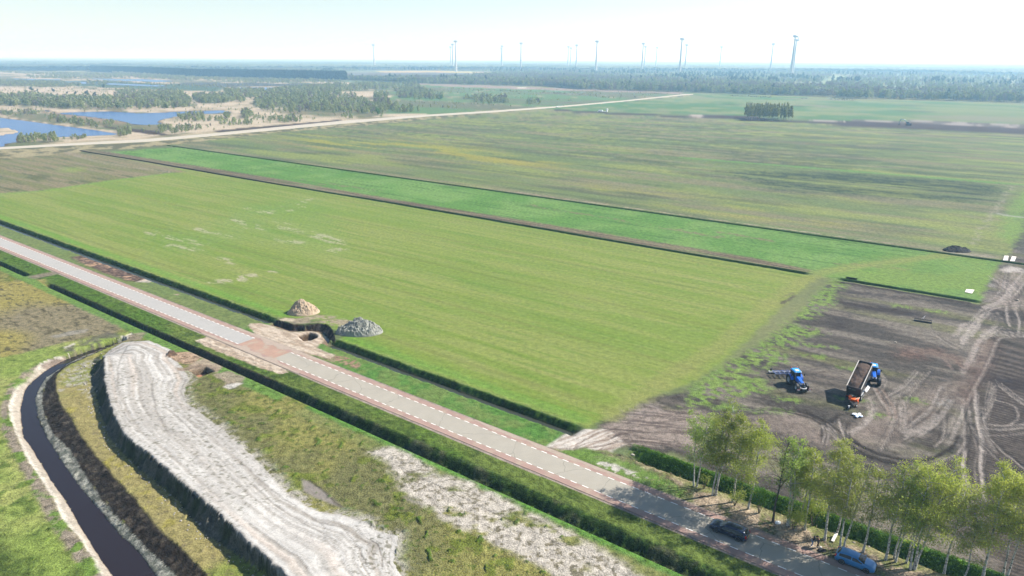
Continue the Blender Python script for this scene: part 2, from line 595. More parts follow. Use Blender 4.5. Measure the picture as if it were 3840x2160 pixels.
    # ---- pasture (large, streaky) and its darker and yellow patches
    past = GL([(596, 547), (1000, 502), (1330, 476), (1700, 442), (2078, 413), (2300, 425), (2650, 437), (2880, 452), (3385, 478), (3840, 500), (4700, 545)]) + \
        [P1(INF, 249.5), P1(-474, 248.8)]
    yel = fb(u / 42 + 3, v / 9, 61, 5)
    pc = mixc(mixc(S(128, 146, 94), S(148, 146, 112), ss(.38, .62, fb(u / 75, v / 9, 112, 4))), S(156, 168, 96), ss(.48, .72, fb(u / 55, v / 14, 62, 4)) * .8)
    pc = mixc(pc, S(100, 112, 84), ss(.48, .72, fb(u / 45, v / 6, 63, 5)) * .75)
    pc = pc * (0.8 + .4 * st3)[:, None]
    g.fill(past, lambda i: pc[i], .75, .8, .8, rid='pasture')
    ey = GL([(1050, 500), (1350, 515), (1700, 545), (2100, 610), (2000, 650), (1500, 570), (1150, 555)])
    g.fill(ey, lambda i: mixc(S(194, 184, 78), S(168, 172, 80), n_mid[i]), .8, 22, 6, patch=lambda i: ss(.46, .62, yel[i]), k=.7)
    g.fill(GL([(2200, 690), (2600, 740), (3000, 800), (3300, 850), (2800, 830), (2300, 740)]), S(186, 190, 78), .8, 10, 4, patch=lambda i: ss(.48, .65, yel[i]), k=.4)
    # damp dark patches of rushes
    for L, k in (([(2700, 640), (3200, 650), (3750, 690), (3760, 770), (3300, 740), (2900, 715)], .95), ([(2700, 560), (3300, 590), (3200, 640), (2700, 610)], .6),
                 ([(3250, 600), (3800, 650), (3760, 690), (3400, 660)], .6), ([(2750, 520), (3500, 545), (3400, 570), (2800, 545)], .4),
                 ([(3250, 850), (3420, 860), (3400, 885), (3230, 880)], .5)):
        g.fill(GL(L), S(66, 84, 68), 1.0, 10, 8, patch=lambda i: ss(.30, .52, fb(u[i] / 45, v[i] / 4, 64, 5)) * (.55 + .45 * ss(.35, .6, st3[i])), k=k)
    for L in ([(2650, 437), (2450, 520), (1900, 480)],):
        pass
    # faint grass lines inside the pasture, parallel to the ditches
    for a, b, c, w, k in (((1500, 495), (2860, 620), (120, 150, 84), 1.5, .6), ((2560, 591), (3840, 694), (120, 170, 84), 2.5, .85), ((2860, 520), (3840, 566), (95, 135, 84), 2, .7),
                          ((1900, 455), (3200, 545), (105, 120, 90), 2, .5), ((1310, 496), (1700, 512), (90, 96, 76), 1.2, .8),
                          ((2000, 520), (2700, 560), (100, 112, 84), 1.5, .5)):
        g.line([G(*a), G(*b)], S(*c), w, .8, warp=1, k=k)
    # peat strip far right and its grey clods
    g.fill(GL([(2080, 410), (2274, 421), (2560, 434), (2620, 430), (2700, 432), (2830, 436), (2880, 447), (3000, 451), (3385, 459), (3600, 466), (3840, 480), (4700, 520),
               (4700, 560), (3840, 506), (3640, 496), (3400, 482), (3180, 471), (2930, 458), (2760, 449), (2560, 440), (2274, 427), (2080, 415)]),
           lambda i: mixc(S(74, 62, 62), S(92, 78, 74), n_mid[i]), .6, 1.5, 1.5, rid='peat_strip')
    g.fill(GL([(3250, 450), (3600, 455), (3840, 470), (4700, 510), (4700, 520), (3840, 484), (3600, 469), (3385, 461), (3000, 452)]),
           lambda i: mixc(S(120, 112, 106), S(182, 172, 164), ss(.4, .6, n_mid[i])), .9, 1.5, 2, rid='peat_strip')
    g.fill(GL([(2590, 432), (2640, 430), (2630, 440), (2560, 437)]), S(205, 192, 180), .4, 3, 1)
    for a, b in (((2560, 386), (3840, 430)), ((2980, 398), (3500, 420)), ((2560, 377), (3840, 405))):
        g.line([G(*a), G(*b)], S(84, 104, 78), 3, .5, warp=1.5, k=.6)

    # ---- green strip between the long ditches
    right_end = GL([(3560, 1004), (3840, 1010)])
    g.fill([P1(-466, 205.5), P1(-455, 248.5), P1(150, 249), P1(150, 198), P1(-42, 199.5), P1(-42, 201.5), P1(-300, 203.5)],
           lambda i: mixc(mixc(S(112, 160, 76), S(134, 174, 94), ss(.35, .65, n_mid[i])), S(96, 138, 64), ss(.5, .8, st3[i])), .75, .7, .6, rid='grass_strip')
    g.fill([P1(-489, 201), P1(-466, 208), P1(-300, 209), P1(-220, 206.5), P1(-60, 207), P1(-42, 204), P1(-42, 200.8), P1(-488, 200.8)],
           lambda i: mixc(S(150, 140, 112), S(122, 108, 90), ss(.4, .6, st3[i])), .8, .8, .8, patch=lambda i: ss(.2, .36, st1[i]), rid='grass_strip')
    for a, b, w in (((1990, 770), (2700, 890), 1.3), ((2700, 870), (2900, 905), 1), ((3200, 990), (3400, 1010), 1.2), ((3100, 985), (3170, 995), 1), ((1660, 690), (1720, 697), 2),
                    ((1280, 697), (1420, 715), 1.5), ((1000, 650), (1030, 653), 2.2), ((1130, 675), (1165, 678), 2), ((1210, 690), (1250, 691), 2)):
        g.line([G(*a), G(*b)], S(150, 136, 112), w, .8, warp=1.5, k=.75, patch=lambda i: ss(.4, .55, fb(u[i] / 8, v[i] / 2, 71, 3)))
    # right part: lighter grass around the tyre bend
    g.fill([P1(-45, 199), P1(-20, 248), P1(60, 248), P1(60, 199), P1(15, 199)],
           lambda i: mixc(S(150, 172, 86), S(124, 160, 76), ss(.4, .6, n_mid[i])), .6, 5, 4, k=.6)
    # ---- crop field (lime)
    crop = [P1(-700, 87), P0(-700, 87.4), P0(-133, 87.4), P0(-125, 92), P0(-112, 90), P0(-111, 87.4), P0(-50, 87.4)] + \
        GL([(2220, 1595), (2300, 1570), (2390, 1520), (2450, 1480), (2580, 1440), (2700, 1370), (2830, 1250), (2950, 1130), (3040, 1060), (3070, 1035)]) + \
        [P1(-42, 198.8), P1(-369, 198.8)] + GL([(640, 648), (480, 668), (160, 716), (0, 728), (-300, 760), (-500, 780)])
    cc = mixc(S(143, 166, 76), S(158, 172, 92), ss(.35, .65, st1))
    cc = mixc(cc, S(138, 166, 74), ss(.48, .72, fb(u / 60, v / 8, 72, 4)) * .7)
    cc = mixc(cc, S(168, 174, 104), ss(.55, .8, fb(u / 30, v / 2.2, 73, 4)) * .6)
    cc = mixc(cc, S(120, 156, 62), ss(.6, .8, st3) * .6)
    tram = ss(.75, .95, np.sin(v * 2 * math.pi / 3.0 + .6 * n_mid)) * ss(.35, .6, fb(u / 40, v / 3, 103, 2))
    cc = mixc(cc, S(120, 144, 62), tram * .35)
    tl = ss(.975, .995, np.cos(v * 2 * math.pi / 24.0)) * ss(.2, .4, n_sm)
    cc = mixc(cc, S(132, 136, 76), tl * .35)
    cc = cc * (.92 + .16 * n_ti)[:, None]
    g.fill(crop, lambda i: cc[i], .42, 1.0, .8, rid='crop_field')
    # thin greener rim next to the ditch and old tyre lines
    g.line([P0(-330, 89.6), P0(-133, 89.6)], S(122, 178, 70), 1.2, .7, 1.0, .6, k=.6)
    g.line([P0(-110, 89.4), P0(-52, 89.4)], S(118, 172, 66), 1.2, .7, 1.0, .6, k=.6)
    # chalky sown streaks
    wht = lambda i: ss(.52, .62, fb(u[i] / 6, v[i] / 1.1, 74, 3))
    for L in ([(1140, 775), (1080, 790)], [(1120, 765), (1165, 745)], [(930, 780), (1010, 800)], [(1010, 795), (1060, 775)], [(740, 858), (880, 890)], [(860, 820), (960, 850)],
              [(1000, 905), (1040, 912)], [(1120, 870), (1160, 875)], [(1180, 885), (1280, 915)], [(1170, 870), (1290, 905)], [(1210, 935), (1260, 940)], [(1230, 925), (1290, 932)],
              [(600, 885), (760, 915)], [(640, 920), (780, 950)], [(1050, 895), (1120, 910)], [(880, 1045), (1020, 1020)], [(900, 1050), (800, 1055)], [(820, 970), (880, 985)],
              [(1100, 860), (1020, 850)], [(560, 870), (640, 890)], [(930, 855), (1000, 862)], [(1040, 830), (1100, 838)]):
        g.line([G(*L[0]), G(*L[1])], S(212, 204, 176), 1.6, .7, 1.2, .8, k=.75, patch=wht)
    g.fill(GL([(880, 780), (1180, 740), (1300, 900), (1260, 960), (950, 900), (600, 960), (560, 880), (800, 860)]), S(128, 172, 82), .6, 9, 5, k=.28)
    # brown fallow field top left
    g.fill(GL([(-600, 700), (0, 598), (280, 572), (330, 572), (700, 645), (640, 650), (480, 668), (160, 716), (0, 728), (-600, 800)]),
           lambda i: mixc(mixc(S(140, 142, 96), S(158, 148, 116), ss(.4, .6, st1[i])), S(112, 118, 82), ss(.55, .75, fb(u[i] / 30, v[i] / 4, 75, 4))), .9, 1.2, 1.2, rid='fallow_field')
    g.line(GL([(250, 572), (340, 600), (470, 625), (640, 645)]), S(178, 166, 148), 1.6, .8, 1.0, 1.0, k=.7, patch=lambda i: ss(.4, .5, st3[i]))
    g.fill(GL([(230, 630), (300, 628), (300, 645), (240, 645)]), S(158, 186, 86), .8, 6, 3, k=.6)
    g.line(GL([(0, 727), (160, 716), (420, 678), (640, 650)]), S(140, 178, 76), 2.0, .7, 1.5, 1.4, k=.7)

    # ---- bare soil field (right)
    soil = GL([(3140, 1042), (3090, 1075), (3000, 1180), (2900, 1260), (2800, 1330), (2680, 1400), (2560, 1470), (2420, 1500), (2300, 1560), (2250, 1590), (2240, 1610),
               (2360, 1672), (2440, 1690), (2520, 1700)]) + [P0(-30, 87.4), P0(0, 87.4), P0(400, 87.4), P1(400, 340)] + \
        GL([(3990, 760), (3840, 860), (3800, 930), (3740, 1000), (3700, 1080), (3670, 1140), (3400, 1100)])
    rows = fb(u / 40, v / .9, 81, 3)
    sc = mixc(mixc(S(92, 87, 82), S(142, 134, 124), ss(.36, .66, fb(u / 22, v / 3.2, 82, 5))), S(132, 134, 92), ss(.52, .7, fb(u / 25, v / 5, 83, 4)) * .6)
    sc = sc * (.78 + .44 * n_ti)[:, None] * (.85 + .3 * rows)[:, None]
    g.fill(soil, lambda i: sc[i], .8, .9, .8, warp2=1.0, rid='soil_field')
    # dark freshly worked part far right with furrows
    fur = .5 + .5 * np.sin(v * 2 * math.pi / .75 + 2.2 * fb(u / 18, v / 8, 84, 2))
    g.fill(sx([(1130, 20), (1427, 30), (2600, 300), (2600, 1800), (1500, 2300), (700, 1350), (450, 1090), (760, 1060), (900, 960), (1000, 760), (1130, 480), (1090, 340), (1160, 180)]),
           lambda i: mixc(S(62, 56, 54), S(112, 102, 96), ss(.15, .85, fur[i] * .6 + .4 * n_ti[i])), .7, 1.5, 1.2, k=.9)
    g.fill(sx([(560, 870), (700, 800), (740, 900), (680, 950), (600, 960)]), lambda i: mixc(S(66, 60, 58), S(112, 102, 96), fur[i]), .7, 1.5, 1.0, k=.9)
    g.fill(sx([(440, 700), (640, 640), (740, 700), (560, 790), (420, 770)]), lambda i: mixc(S(70, 64, 62), S(112, 102, 96), fur[i]), .7, 1.5, 1.0, k=.8)
    for L, k in (([(1160, 170), (1740, 235), (1700, 250), (1200, 190)], .8), ([(1150, 250), (1300, 280), (1750, 340), (1830, 370), (1700, 380), (1200, 320)], .75),
                 ([(1100, 420), (1260, 360), (1240, 470), (1100, 480)], .5), ([(2200, 820), (2600, 850), (2700, 960), (2430, 930)], .8),
                 ([(2280, 300), (2560, 360), (2560, 560), (2400, 500)], .5), ([(820, 470), (1020, 420), (1000, 480)], .3)):
        g.fill(r1(L), S(62, 55, 56), .7, 1.6, 1.6, k=k)
    # paler trodden sand
    for L, k in (([(2380, 60), (2520, 0), (2600, 60), (2560, 330), (2300, 330), (2380, 160)], .6), ([(1240, 1180), (1700, 1080), (2000, 900), (2100, 880), (1900, 1120), (1560, 1330), (1250, 1360)], .65),
                 ([(1700, 880), (2110, 850), (2050, 1080), (1780, 1080)], .4), ([(420, 1130), (900, 1110), (1080, 1230), (1200, 1400), (900, 1320), (500, 1200)], .7),
                 ([(1580, 1000), (1700, 1040), (1640, 1150), (1400, 1180), (1400, 1060)], .3), ([(900, 780), (1240, 790), (1230, 850), (950, 850)], .2)):
        g.fill(r1(L), lambda i: mixc(S(176, 160, 150), S(146, 134, 124), n_sm[i]), .7, 2.5, 1.8, k=k)
    g.fill(r1([(2400, 20), (2480, 0), (2560, 10), (2560, 40), (2420, 45)]), S(226, 218, 210), .5, 1, 1, k=.8)
    for L in ([(2310, 130), (2350, 125), (2345, 160), (2320, 155)], [(1890, 1010), (2010, 985), (2090, 990), (2000, 1050), (1930, 1060)]):
        g.fill(r1(L), S(188, 186, 180), .9, 1, 1.2, k=.6, patch=lambda i: ss(.4, .5, n_ti[i]))
    # sparse green tongues between crop and soil
    tong = GL([(3130, 1040), (3090, 1070), (2990, 1180), (2890, 1260), (2780, 1330), (2660, 1400), (2600, 1440), (2560, 1530), (2620, 1520), (2760, 1540), (2820, 1540), (2700, 1500), (2760, 1490),
               (2900, 1470), (2860, 1420), (2790, 1400), (2890, 1395), (2860, 1375), (2960, 1360), (2950, 1330), (2900, 1320), (2990, 1290), (3000, 1275), (2960, 1268), (3040, 1262), (3100, 1250), (3080, 1235),
               (3020, 1220), (2920, 1200), (3050, 1195), (3080, 1170), (3130, 1140), (3140, 1090), (3180, 1080), (3160, 1050)])
    g.fill(tong, lambda i: mixc(S(118, 156, 72), S(156, 178, 96), n_sm[i]), 1.0, 1.2, 1.5, k=.95, patch=lambda i: ss(.36, .5, fb(u[i] / 1.4, v[i] / .9, 85, 3)))
    for P in ((3250, 1015, 40, 6), (3510, 1165, 25, 3), (3380, 1148, 20, 3), (3050, 1330, 30, 8), (3060, 1290, 60, 10), (3440, 1500, 20, 5), (2990, 1400, 0, 0), (2900, 1538, 60, 6), (3300, 1555, 15, 3), (3200, 1490, 40, 8), (2950, 1495, 30, 8), (3180, 1380, 20, 4)):
        if P[2]:
            g.line([G(P[0] - P[2], P[1]), G(P[0] + P[2], P[1] + P[3])], S(140, 176, 76), .8, .9, 1, 1.2, k=.7, patch=lambda i: ss(.42, .52, n_ti[i]))
    # diagonal path trodden along the crop edge
    g.line(GL([(2300, 1560), (2500, 1420), (2700, 1300), (2860, 1160), (3000, 1060), (3090, 1020), (3200, 1000), (3400, 975), (3560, 955), (3660, 960)]),
           S(164, 168, 100), 2.2, .6, 1.6, .8, k=.6)
    g.line(GL([(2930, 1140), (2980, 1110)]), S(104, 96, 82), .5, .7, warp=.4, k=.8)
    g.line(GL([(2942, 1110), (2975, 1100)]), S(124, 112, 92), .4, .7, warp=.4, k=.6)
    g.line(GL([(3560, 950), (3700, 962)]), S(172, 164, 150), 2.5, .7, 1.5, 1, k=.7)
    g.line(GL([(3650, 915), (3680, 860), (3720, 800), (3780, 720), (3800, 700)]), S(186, 180, 160), 1.0, .6, 1.2, 1.5, k=.45, patch=lambda i: ss(.4, .55, n_sm[i]))
    g.fill(GL([(3750, 880), (3790, 760), (3840, 720), (3990, 640), (3990, 820), (3840, 880), (3800, 930)]), S(132, 170, 80), .6, 2.5, 3, k=.7)
    g.fill(GL([(3790, 930), (3840, 870), (3840, 800), (3900, 760), (3990, 760), (3990, 900), (3840, 960)]), S(92, 92, 84), .8, 1.5, 2.5, k=.7)
    g.line(GL([(3750, 803), (3800, 811), (3850, 818)]), S(196, 196, 190), 1.2, .5, .8, .5, k=.7)
    # wheel tracks ------------------------------------------------------
    lt, pk, dk = S(196, 186, 178), S(164, 144, 132), S(56, 51, 49)
    along = lambda i: .55 + .45 * (np.sin((s[i] * 1.3 + o[i] * .9) * 9) > 0)

    def track(P, c, w=.28, k=.8, z=-.05, gauge=None, chev=False):
        P = np.asarray(P, float)
        Ps = [P[0]]
        for a, b, c_, d_ in zip(np.vstack([P[:1], P[:-2]]), P[:-1], P[1:], np.vstack([P[2:], P[-1:]])):
            for t in (.25, .5, .75, 1):
                Ps.append(.5 * ((2 * b) + (-a + c_) * t + (2 * a - 5 * b + 4 * c_ - d_) * t * t + (-a + 3 * b - 3 * c_ + d_) * t ** 3))
        P = np.array(Ps)
        lines = [P]
        if gauge:
            d = np.gradient(P, axis=0)
            nrm = np.stack([-d[:, 1], d[:, 0]], 1) / (np.hypot(d[:, 0], d[:, 1])[:, None] + 1e-9)
            lines = [P - nrm * gauge / 2, P + nrm * gauge / 2]
        for L in lines:
            g.line(L, c, w * .8, .8, w * .5, .1, k=k * .9, z=z, patch=along if chev else (lambda i: ss(.22, .5, n_ti[i]) * .6 + .4))

    tr_rng = random.Random(5)

    def more(conv, L, c, w, k, n=3, j=22):
        for q_ in range(n):
            dx, dy = tr_rng.uniform(-j, j), tr_rng.uniform(-j, j)
            P_ = [(a + dx + tr_rng.uniform(-6, 6), b + dy + tr_rng.uniform(-6, 6)) for a, b in L]
            if len(P_) > 3 and tr_rng.random() < .5:
                P_ = P_[:-1] if tr_rng.random() < .5 else P_[1:]
            track(conv(P_), c, w * tr_rng.uniform(.6, 1), k * tr_rng.uniform(.4, .75))
    for L in ([(0, 900), (100, 960), (250, 1020), (430, 1060), (600, 1060), (750, 1000), (850, 930), (880, 860)],
              [(0, 960), (150, 1040), (350, 1090), (500, 1105)]):
        track(sx(L), dk, .42, 1.0, gauge=None)
        more(sx, L, dk, .35, .9, 2, 14)
    for L, w, k in (([(500, 1105), (600, 1103), (720, 1080), (870, 1010), (930, 930), (935, 850), (930, 700), (920, 640), (960, 560), (1020, 450), (1090, 330), (1160, 180), (1210, 60), (1300, 30), (1427, 30)], .32, .8),
                    ([(680, 950), (740, 890), (760, 800), (755, 650)], .25, .7), ([(940, 980), (920, 1080), (935, 1200), (955, 1280), (980, 1400)], .3, .8),
                    ([(1020, 480), (1020, 600), (1050, 800), (1075, 950), (1065, 1100), (1080, 1260), (1100, 1400)], .3, .8),
                    ([(930, 300), (1000, 180), (1040, 80), (1100, 10), (1200, -60)], .4, .75), ([(560, 850), (680, 760), (760, 650), (830, 560)], .5, .7),
                    ([(430, 830), (520, 740), (640, 640), (740, 450)], .45, .7), ([(640, 320), (480, 520), (370, 720), (290, 880), (230, 980)], .22, .8),
                    ([(540, 320), (430, 440), (250, 550)], .2, .7), ([(130, 530), (165, 620), (150, 700), (60, 780), (-60, 840)], .35, .7), ([(180, 450), (240, 560), (320, 660)], .5, .7),
                    ([(1090, 700), (1110, 800), (1160, 890), (1260, 1000), (1370, 1080), (1427, 1130), (1600, 1260)], .28, .85),
                    ([(970, 650), (980, 740), (1030, 860), (1100, 950), (1200, 1050), (1330, 1150), (1427, 1210), (1600, 1330)], .28, .85),
                    ([(1110, 760), (1250, 775), (1340, 750), (1380, 690), (1360, 630), (1300, 590), (1200, 560)], .25, .7), ([(1120, 800), (1250, 810), (1427, 790), (1600, 740)], .25, .75),
                    ([(1220, 440), (1340, 540), (1427, 600), (1560, 700)], .22, .7), ([(1090, 720), (1140, 620), (1160, 500), (1170, 440)], .2, .6), ([(420, 560), (440, 660), (430, 800)], .2, .6),
                    ([(820, 880), (900, 700), (920, 560)], .3, .4), ([(340, 580), (345, 700), (300, 780)], .25, .5), ([(700, 700), (600, 780), (440, 860)], .4, .5), ([(1200, 1000), (1100, 830), (1060, 700)], .2, .4)):
        track(sx(L), lt, w, k, chev=(w < .3))
        more(sx, L, lt if tr_rng.random() < .65 else dk, w * .65, k * .85, 7, 55)
    for L in ([(1100, 1000), (1090, 1100), (1110, 1270)], [(960, 990), (950, 1100), (975, 1250)]):
        track(sx(L), dk, .25, .6, chev=True)
    for L in ([(400, 180), (500, 140), (640, 140), (760, 180), (860, 230), (920, 290)], [(420, 190), (560, 170), (680, 180), (770, 230), (830, 300)]):
        track(sx(L), pk, .35, .7)
    g.fill(sx([(350, 170), (420, 110), (520, 120), (700, 130), (900, 200), (960, 280), (840, 260), (700, 200), (450, 220)]), S(124, 98, 88), .9, 2, 2, k=.6)
    g.fill(sx([(880, 560), (960, 300), (1080, 60), (1180, 30), (1140, 240), (1040, 460), (960, 620)]), S(138, 114, 104), .8, 2, 1.5, k=.55)
    for L, w in (([(1771, 470), (1600, 680), (1480, 830), (1380, 930), (1230, 1000), (1110, 1050)], .4), ([(1771, 640), (1640, 820), (1540, 880)], .3), ([(1500, 440), (1480, 560), (1440, 740), (1380, 800)], .35),
                 ([(1200, 1090), (1050, 1210), (970, 1300), (900, 1449), (850, 1560)], .4), ([(1180, 1090), (1400, 1020), (1771, 980)], .3), ([(1300, 570), (1480, 690), (1560, 770), (1570, 850)], .28),
                 ([(1370, 560), (1540, 660), (1690, 790)], .28), ([(1120, 1449), (1200, 1400), (1500, 1390), (1771, 1400)], .35), ([(1500, 1000), (1520, 1200), (1560, 1300)], .3),
                 ([(1680, 1000), (1640, 1060), (1700, 1200), (1690, 1390)], .3), ([(760, 1449), (820, 1340), (890, 1260)], .5), ([(1230, 1200), (1300, 1100)], .4), ([(960, 1449), (1050, 1330), (1090, 1240)], .35)):
        track(r3(L), lt, w * .9, .8)
        more(r3, L, lt if tr_rng.random() < .6 else dk, w * .8, .75, 5, 80)
    for L, w, k in (([(400, 1095), (650, 1085), (850, 1110), (1000, 1160), (1120, 1250), (1250, 1340)], .35, .7), ([(420, 1060), (640, 1072), (800, 1085)], .25, .6), ([(850, 1080), (1010, 1130), (1180, 1240), (1300, 1330), (1420, 1390)], .35, .75),
                    ([(830, 1090), (960, 1120), (1120, 1220), (1200, 1300), (1290, 1360)], .3, .7), ([(1160, 1140), (1100, 1180), (1050, 1240), (1060, 1330)], .4, .7), ([(1080, 1190), (1100, 1260), (1080, 1330)], .3, .7),
                    ([(1180, 1160), (1200, 1230), (1240, 1300)], .3, .6), ([(1240, 1180), (1230, 1240), (1240, 1310)], .25, .6), ([(1090, 1180), (1180, 1290), (1190, 1320)], .3, .6),
                    ([(1500, 790), (1530, 850), (1480, 930), (1390, 980)], .3, .5), ([(2270, 330), (2450, 380), (2560, 400)], .3, .6), ([(1870, 440), (1900, 490), (1990, 560), (2100, 620)], .25, .5),
                    ([(920, 770), (1100, 740), (1240, 780), (1330, 820)], .35, .4), ([(940, 820), (1100, 790), (1200, 830)], .3, .35), ([(1560, 900), (1440, 1000), (1340, 1090)], .2, .3)):
        track(r1(L), dk, w, k, gauge=None)
        more(r1, L, dk if tr_rng.random() < .6 else lt, w * .8, k, 4, 28)
    track(r1([(1480, 920), (1560, 1040), (1590, 1140)]), pk, .35, .6, gauge=1.0)
    # ---- brown fan and white sand where the track meets the road
    g.fill(z5([(980, 240), (1060, 200), (1150, 180), (1300, 70), (1420, 40), (1560, 80), (1800, 90), (2200, 200), (2200, 480), (1660, 400), (1560, 385), (1340, 390), (1140, 385), (1080, 330)]),
           lambda i: mixc(S(174, 160, 150), S(126, 114, 108), ss(.35, .65, fb((X[i] * .95 - Y[i] * .1) / 9, (Y[i] + X[i] * .18) / .5, 86, 3))), .8, 1.0, .8, rid='soil_track')
    g.fill(z5([(1180, 90), (1300, 30), (1440, 10), (1540, 60), (1400, 120), (1260, 160)]), S(162, 152, 146), .8, 1.5, 1.0, k=.6, patch=lambda i: ss(.4, .5, n_ti[i]))
    access = z5([(240, 250), (420, 300), (560, 316), (670, 312), (700, 290), (760, 255), (840, 240), (960, 245), (1070, 258), (1160, 335), (1190, 365), (1120, 410), (1010, 455), (970, 500), (1010, 560), (1150, 600), (1200, 640), (1120, 645), (800, 500), (500, 370)])
    g.fill(access, lambda i: mixc(S(238, 230, 220), S(200, 184, 170), ss(.48, .66, fb((X[i] * .8 + Y[i] * .6) / 5, (Y[i] * .8 - X[i] * .6) / .45, 87, 3))), .4, .4, .5, rid='sand_access')
    for L in ([(1140, 345), (1000, 380), (850, 400), (640, 400), (520, 385)], [(1060, 330), (900, 350), (760, 420), (760, 500)], [(1100, 400), (960, 420), (870, 470), (850, 530)], [(900, 420), (820, 460), (830, 520)],
              [(980, 270), (880, 320), (800, 370), (760, 420)], [(1100, 360), (900, 390), (700, 420), (600, 400)], [(1000, 400), (930, 450), (930, 540)]):
        track(z5(L), S(142, 122, 110), .22, .65)
    for L in ([(1060, 300), (1300, 270), (1640, 270)], [(1100, 345), (1350, 320), (1650, 360)], [(1080, 320), (1250, 230), (1500, 180), (1700, 160)], [(1140, 350), (1400, 350), (1640, 385)], [(1020, 270), (1200, 200), (1400, 130), (1700, 110)],
              [(1080, 310), (1300, 250), (1650, 210)]):
        track(z5(L), S(100, 88, 82), .3, .5)

    # ---- verges beside the road
    vg = lambda i: mixc(mixc(S(98, 150, 60), S(140, 158, 88), ss(.35, .65, n_mid[i])), S(86, 124, 50), ss(.5, .75, n_sm[i]))
    vr = [P0(-600, 78.3), P0(-600, 84.2), P0(-138, 84.2), P0(-112, 84.2), P0(-52, 84.0), P0(-52, 78.3)]
    g.fill(vr, vg, .8, .3, .25, rid='verge')
    g.fill([P0(-600, 78.3), P0(-600, 84.2), P0(-133, 84.2), P0(-133, 78.3)], lambda i: mixc(S(150, 156, 106), S(124, 144, 84), n_mid[i]), .8, .6, .3, k=.7)
    g.fill([P0(-112, 78.3), P0(-112, 84.3), P0(-52, 84.3), P0(-52, 78.3)], lambda i: mixc(S(102, 150, 70), S(132, 156, 86), ss(.35, .65, n_sm[i])), .8, .6, .3, k=.8)
    vl = [P0(-600, 65), P0(-600, 72.2), P0(150, 72.2), P0(150, 65)]
    g.fill(vl, lambda i: mixc(mixc(S(118, 138, 66), S(94, 128, 46), ss(.4, .65, n_mid[i])), S(74, 98, 40), ss(.52, .7, n_sm[i]) * .7), .9, .3, .3, rid='verge')
    # tree strip at the right: leaf litter and sandy grass
    ts = [P0(-52, 78.3), P0(-49, 80), P0(-44, 83.5), P0(-38, 84), P0(150, 84), P0(150, 78.3)]
    g.fill(ts, lambda i: mixc(mixc(S(132, 138, 92), S(190, 172, 148), ss(.36, .54, n_sm[i])), S(124, 108, 92), ss(.55, .7, n_ti[i])), .9, .3, .3, rid='verge')
    g.fill([P0(-40, 83.4), P0(-36, 84.4), P0(150, 84.2), P0(150, 82.2), P0(-25, 81.8)], S(158, 168, 88), .8, .5, .5, k=.45)
    g.fill([P0(-50, 78.5), P0(-47, 82), P0(-38, 83), P0(-30, 81), P0(-30, 78.6)], S(118, 158, 66), .8, .6, .5, k=.8)
    g.fill([P0(-50, 78.4), P0(-48, 80.5), P0(-36, 81), P0(-33, 79), P0(-33, 78.4)], S(228, 222, 214), .6, .4, .5, k=.9, patch=lambda i: ss(.5, .56, n_sm[i]))
    g.fill([P0(-28, 79), P0(-26, 82.5), P0(150, 82.5), P0(150, 79)], S(212, 192, 166), .9, .6, .6, k=.8, patch=lambda i: ss(.42, .54, n_sm[i] * .6 + n_ti[i] * .4))
    # churned soil patches beside the road
    g.fill(GL([(265, 965), (310, 957), (340, 962), (400, 985), (470, 1010), (545, 1040), (560, 1050), (530, 1058), (470, 1052), (380, 1020), (300, 985)]),
           lambda i: mixc(mixc(S(150, 126, 112), S(96, 78, 70), ss(.4, .6, n_ti[i])), S(205, 170, 140), ss(.6, .7, n_sm[i])), 1.0, .8, .5, rid='verge')
    g.fill(GL([(510, 1058), (555, 1044), (590, 1050), (560, 1060)]), S(222, 212, 200), .8, .4, .4, k=.8)
    g.fill(GL([(650, 1104), (672, 1102), (668, 1108)]), S(200, 180, 165), .4, .3, .2)
    g.fill(b3([(900, 640), (960, 625), (1050, 640), (1200, 690), (1215, 720), (1180, 755), (1100, 740), (980, 690)]), S(186, 150, 132), .9, .4, .4, patch=lambda i: ss(.35, .5, n_ti[i]))
    g.fill(b3([(740, 600), (860, 590), (960, 640), (1000, 700), (900, 690), (800, 640)]), S(180, 160, 136), .9, .4, .5, k=.8, patch=lambda i: ss(.4, .55, n_sm[i]))
    # sand around the dig
    dig = lambda i: mixc(S(234, 218, 198), S(204, 184, 162), ss(.42, .65, fb(s[i] / 3, o[i] / .5, 88, 3)))
    g.fill(b3([(80, 325), (100, 305), (200, 300), (300, 320), (420, 365), (520, 392), (700, 385), (800, 402), (845, 440), (835, 500), (800, 515), (780, 545), (850, 585), (960, 620), (900, 660), (760, 625), (620, 600), (450, 580), (200, 455)]),
           dig, .6, .3, .3, rid='sand_access')
    g.fill(b1([(1970, 475), (2010, 460), (2110, 430), (2200, 440), (2420, 525), (2576, 600), (2700, 640), (2860, 740), (2900, 800), (2820, 815), (2576, 740), (2380, 660), (2200, 590), (2060, 530)]),
           dig, .6, .3, .3, rid='sand_access')
    g.fill(zt([(60, 530), (200, 500), (400, 520), (900, 430), (1250, 440), (1600, 540), (1760, 620), (1600, 660), (1300, 700), (1240, 760), (1200, 640), (900, 600), (400, 640), (200, 560)]),
           lambda i: mixc(S(204, 188, 166), S(172, 156, 136), n_sm[i]), .8, .5, .8, k=.85, patch=lambda i: ss(.36, .5, fb(X[i] / 2.5, Y[i] / 1.2, 89, 3)))
    g.fill(zt([(60, 540), (200, 505), (430, 540), (350, 580), (120, 570)]), S(228, 212, 186), .5, .3, .4, k=.9)
    # road bed
    i = np.nonzero((o > 71.6) & (o < 78.8))[0]
    g.C[i, :3] = S(186, 172, 160)
    g.C[i, 3] = .6
    g.h[i] = -.035
    i = np.nonzero(((o > 70.9) & (o <= 71.6)) | ((o >= 78.8) & (o < 79.6)))[0]
